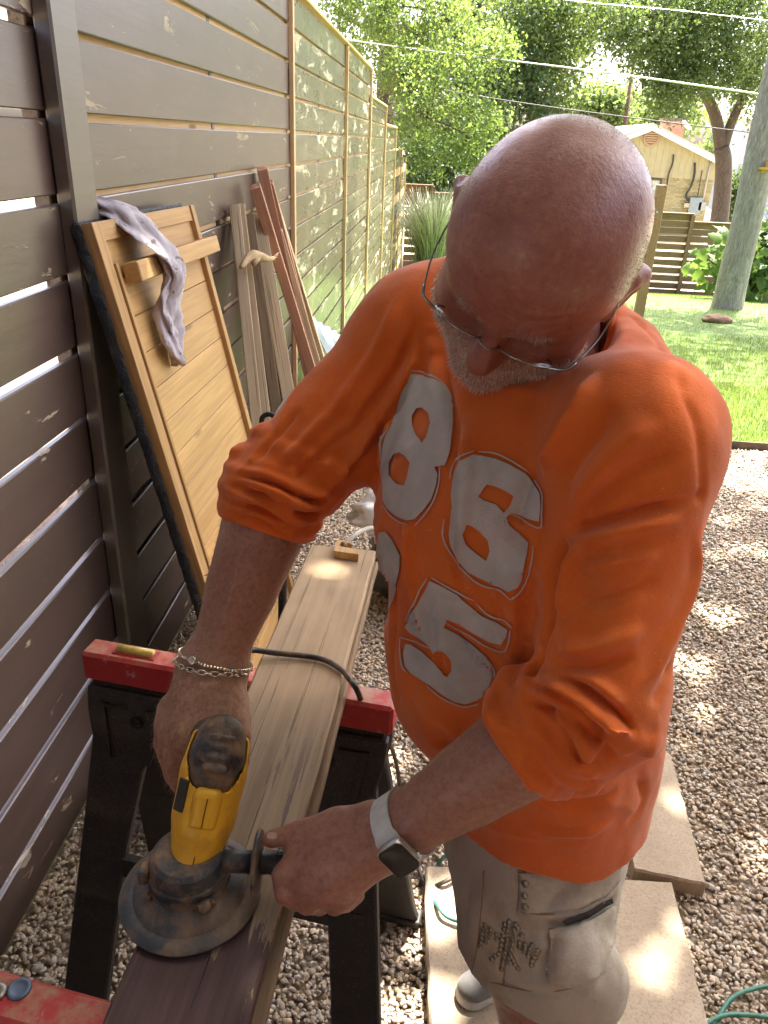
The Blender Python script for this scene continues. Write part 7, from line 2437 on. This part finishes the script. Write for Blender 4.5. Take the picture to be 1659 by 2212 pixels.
bl = [hp(s * x, .100, z) for s in (-1, 1) for x, z in ((.012, .018), (.028, .026), (.048, .022))]
db = np.minimum(seg_dist(skin_V, bl[:3])[0], seg_dist(skin_V, bl[3:])[0])
p, nn = scatter(np.clip((.008 - db) / .006, 0, 1) + 1e-9, 260, 8)
hairs('eyebrow', p, nn, .006, .00020, -HUP * .2 + HFW * .1, M_STUB, 9)
aw = ((dr_ < .08) & (skin_V[:, 2] < 1.24)).astype(float) * np.clip((pr_ - .18) / .1, 0, 1)
p, nn = scatter(aw + 1e-9, 3600, 10)
hairs('forearm_hair', p, nn, .010, .00016, nrm(WR - ER) * .9, M_ARMH, 12)
_, pl_ = seg_dist(skin_V, [EL, WL])
p, nn = scatter(((dl_ < .07) & (pl_ > .3) & (pl_ < .99)).astype(float) + 1e-9, 2200, 13)
hairs('forearm_hair', p, nn, .008, .00015, nrm(WL - EL) * .9, M_ARMH, 14)
# thumb nail
nv = []
M_NAIL = plain('thumb_nail', (.50, .33, .27), .35, 0, .1, 80)
for (cu, cv, ru, rv) in ((588, 1805, 11, 7),):
    P_ = []
    for k in range(14):
        a = 2 * PI * k / 14
        p, n = cast(skin_bvh, cu + ru * math.copysign(abs(math.cos(a)) ** .7, math.cos(a)), cv + rv * math.copysign(abs(math.sin(a)) ** .7, math.sin(a)))
        if p is not None and abs(depth(p) - .89) < .05: P_.append(p + n * .0007 - PO)
    if len(P_) > 8:
        c_ = sum(P_) / len(P_)
        MB().add(P_ + [c_ + nrm(EYE - PO - c_) * .0012], [(k, (k + 1) % len(P_), len(P_)) for k in range(len(P_))]).build('thumb_nail', M_NAIL, body, True)
# ------------------------------------------------------------------ things worn: glasses, watch, bracelet
M_WIREF = plain('polished_wire', (.30, .30, .29), .22, 1.0, .1)
t = NT('spectacle_lens'); t.set(color=(.9, .9, .9), rough=.03, metal=1.0)
_tr = t.n('ShaderNodeBsdfTransparent'); _tr.inputs['Color'].default_value = (.93, .94, .94, 1)
_mx = t.n('ShaderNodeMixShader'); _mx.inputs[0].default_value = .07
t.l(_tr.outputs[0], _mx.inputs[1]); t.l(t.b.outputs[0], _mx.inputs[2]); t.l(_mx.outputs[0], t.out.inputs['Surface'])
M_LENS = t.m
gl = empty('glasses', HC); tag(gl, 'thin wire rimmed glasses on the bald man\'s face', 'glasses')
# frame front measured on the picture, depth just ahead of the brow
g = lambda x, y, z: hp(x, y, z) - HC
GX = .069
def gp(x, z, dy=0.0): return g(x, .122 - 1.5 * x ** 2 + dy + .95 * (z - .0125), z - .006)
for s in (-1, 1):
    ring = []
    for i in range(28):
        a = 2 * PI * i / 28
        x = s * (.037 + .0275 * math.copysign(abs(math.cos(a)) ** .75, math.cos(a)))
        z = -.004 + .0165 * math.copysign(abs(math.sin(a)) ** .85, math.sin(a))
        ring.append(gp(x, z))
    lens_c = sum(ring) / len(ring)
    m = MB(); m.add(ring + [lens_c], [(i, (i + 1) % 28, 28) for i in range(28)])
    ln = m.build('lens', M_LENS, gl, True); ln.modifiers.new('thickness', 'SOLIDIFY').thickness = .0012
    MB().tube(ring, .0011, 6, closed=True).build('rim', M_WIREF, gl, True)
    # hinge and temple arm
    e = gp(s * GX * .93, .004)
    h_ = g(s * .0790, .104, .003)
    MB().tube(spline([gp(s * .0645, .004), e + g(0, 0, 0) * 0, h_, g(s * .0845, .093, .004)], 4), [.0016] * 13, 6).build('hinge', M_WIREF, gl, True)
    MB().tube(spline([g(s * .0845, .093, .004), g(s * .0935, .055, .002), g(s * .0945, .020, .010), g(s * .096, -.012, .004), g(s * .094, -.028, -.02)], 5), .0010, 6).build('temple_arm', M_WIREF, gl, True)
MB().tube(spline([gp(-.0105, .006), gp(-.004, .0105, .003), gp(.004, .0105, .003), gp(.0105, .006)], 4), .0011, 6).build('bridge', M_WIREF, gl, True)
for s in (-1, 1):
    MB().lathe([(.001, -.001), (.0035, 0), (.001, .001)], gp(s * .011, -.004, -.010), HR, 10).build('nose_pad', M_LENS, gl, True)

# wristwatch on the left wrist
f = nrm(WL - EL)
wc = EL + (WL - EL) * .925
face = PT(862, 1850, .86)
sn, _n = cast(skin_bvh, 862, 1845)
wn2 = nrm((sn if sn is not None else face) - wc); wn2 = nrm(wn2 - f * (wn2 @ f))
tv = nrm(EYE - wc); tv = nrm(tv - f * (tv @ f))
sdv = np.cross(f, wn2)
wt = empty('wristwatch', wc); tag(wt, 'square black faced smartwatch with white strap on the man\'s left wrist', 'watch')
M_STRAP = plain('soiled_white_silicone', (.52, .53, .52), .5, 0, .15, 60); M_ALU = plain('silver_aluminium', (.60, .60, .59), .3, .9, .08)
N = 48; V, F = [], []
def wrist_r(a):
    """distance from the wrist axis to the skin in direction a"""
    d = math.cos(a) * wn2 + math.sin(a) * sdv
    h = skin_bvh.ray_cast(Vector(wc + d * .12), Vector(-d))
    return (.12 - h[3]) if h[0] is not None else .036
rad_ = np.array([wrist_r(2 * PI * i / N) for i in range(N)])
rad_ = np.clip(rad_, .026, .048)
rad_ = (np.roll(rad_, 1) + rad_ + np.roll(rad_, -1)) / 3
for i in range(N):
    a = 2 * PI * i / N
    d = math.cos(a) * wn2 + math.sin(a) * sdv
    wdt = .0125 if abs(math.cos(a)) < .8 or math.cos(a) < 0 else .0145
    for (k, h) in ((-1, .0006), (-1, .0030), (1, .0030), (1, .0006)):
        V.append(d * (rad_[i] + h) + f * k * wdt)
for i in range(N):
    j = (i + 1) % N
    for k in range(4):
        F.append((i * 4 + k, j * 4 + k, j * 4 + (k + 1) % 4, i * 4 + (k + 1) % 4))
auto_smooth(MB().add(V, F).build('strap', M_STRAP, wt), 50)
cw = wn2 * (rad_[0] + .0055)
RW = np.stack([f, sdv, wn2], 1)
def rbox(name, c, s, r, mat, par, z0, z1):
    P = []
    for (sx, sy, a0) in ((1, 1, 0), (-1, 1, 90), (-1, -1, 180), (1, -1, 270)):
        for k in range(6):
            a = RAD(a0 + 18 * k)
            P.append(((s[0] / 2 - r) * sx + r * math.cos(a), (s[1] / 2 - r) * sy + r * math.sin(a)))
    n = len(P); V = []
    for (zz, sc) in ((z0, .93), (z0 + (z1 - z0) * .25, 1.0), (z0 + (z1 - z0) * .7, 1.0), (z1, .95)):
        V += [c + RW @ np.array([p[0] * sc, p[1] * sc, zz]) for p in P]
    F = [(q * n + i, q * n + (i + 1) % n, (q + 1) * n + (i + 1) % n, (q + 1) * n + i) for q in range(3) for i in range(n)]
    F += [tuple(range(n)), tuple(range(3 * n, 4 * n))]
    return auto_smooth(MB().add(V, F).build(name, mat, par), 40)
rbox('case', cw, (.036, .042, .01), .0095, M_ALU, wt, -.0045, .0045)
sc2 = rbox('screen', cw, (.0325, .0385, .01), .0075, plain('black_glass_dusty', (.012, .011, .009), .25, 0, .5, 150), wt, .0042, .0056)
MB().lathe([(.0035, 0), (.0035, .003), (.001, .0035)], cw + RW @ np.array([-.018, -.010, 0]), np.stack([RW[:, 1], RW[:, 2], -RW[:, 0]], 1), 14).build('crown_knob', M_ALU, wt, True)
MB().box(cw + RW @ np.array([-.0185, .008, 0]), (.0012, .010, .003), RW).build('side_button', M_ALU, wt)

# chain bracelets on the right wrist
fR = nrm(WR - ER)
def chain_ring(c, tilt, name, label, link_len, rad, style):
    ax = nrm(fR + tilt); x = nrm(np.cross(ax, CR[:, 0] + .2)); y = np.cross(ax, x)
    rts = []
    N = 90
    for i in range(N):
        a = 2 * PI * i / N; d = math.cos(a) * x + math.sin(a) * y
        h = skin_bvh.ray_cast(Vector(c + d * .10), Vector(-d))
        rts.append((.10 - h[3]) if h[0] is not None else .04)
    rts = np.clip(np.array(rts), .03, .052)
    for _ in range(4): rts = (np.roll(rts, 1) + rts + np.roll(rts, -1)) / 3
    root = empty(name, c); tag(root, label, 'bracelet')
    P = [(math.cos(2 * PI * i / N) * x + math.sin(2 * PI * i / N) * y) * (rts[i] + .0022) for i in range(N)]
    circ = sum(np.linalg.norm(P[(i + 1) % N] - P[i]) for i in range(N))
    n = int(circ / link_len)
    cum = np.cumsum([0] + [np.linalg.norm(P[(i + 1) % N] - P[i]) for i in range(N)])
    me_cache = {}
    for k in range(n):
        s = circ * k / n
        i = min(N - 1, int(np.searchsorted(cum, s, 'right') - 1)); ff_ = (s - cum[i]) / (cum[i + 1] - cum[i])
        p = P[i] * (1 - ff_) + P[(i + 1) % N] * ff_
        tg = nrm(P[(i + 1) % N] - P[i]); out = nrm(p - ax * (p @ ax)); up = np.cross(tg, out)
        kind = k % 2
        if kind not in me_cache:
            m = MB()
            if style == 'box':
                m.box((0, 0, 0), (link_len * .86, .0040, .0044) if kind else (link_len * .86, .0046, .0036), None, .0009)
            else:
                L = link_len * .72; w = .0030
                ring = [(L * math.copysign(abs(math.cos(a)) ** .6, math.cos(a)), w * math.sin(a), 0) if kind else (L * math.copysign(abs(math.cos(a)) ** .6, math.cos(a)), 0, w * math.sin(a)) for a in np.linspace(0, 2 * PI, 16, endpoint=False)]
                m.tube(ring, .0009, 6, closed=True)
            o = m.build('chain_link', M_SILV, root, style != 'box'); me_cache[kind] = o.data
        else:
            o = link('chain_link', me_cache[kind], None, root, False)
        M = Matrix(np.stack([tg, up, out], 1).tolist()).to_4x4(); M.translation = Vector(p); o.matrix_local = M
    return root, P
M_SILV = plain('tarnished_silver', (.62, .55, .42), .24, 1.0, .25, 200)
cb = ER + (WR - ER) * .955
rt1, P1 = chain_ring(cb, CR[:, 0] * .10, 'box_chain_bracelet', 'silver box chain bracelet on the right wrist, the upper of two', .0042, .04, 'box')
rt2, P2 = chain_ring(cb + fR * .009, CR[:, 0] * .20, 'link_bracelet', 'silver oval link bracelet on the right wrist, the lower of two', .0085, .04, 'link')
p, n = cast(skin_bvh, 420, 1428)
if p is not None:
    x = nrm(np.cross(n, (0, 0, 1)))
    MB().lathe([(.0055, 0), (.0058, .0012), (.0052, .0022), (.001, .0022)], p + n * .0045 - cb, np.stack([x, np.cross(n, x), n], 1), 20).build('disc_charm', M_SILV, rt1, True)
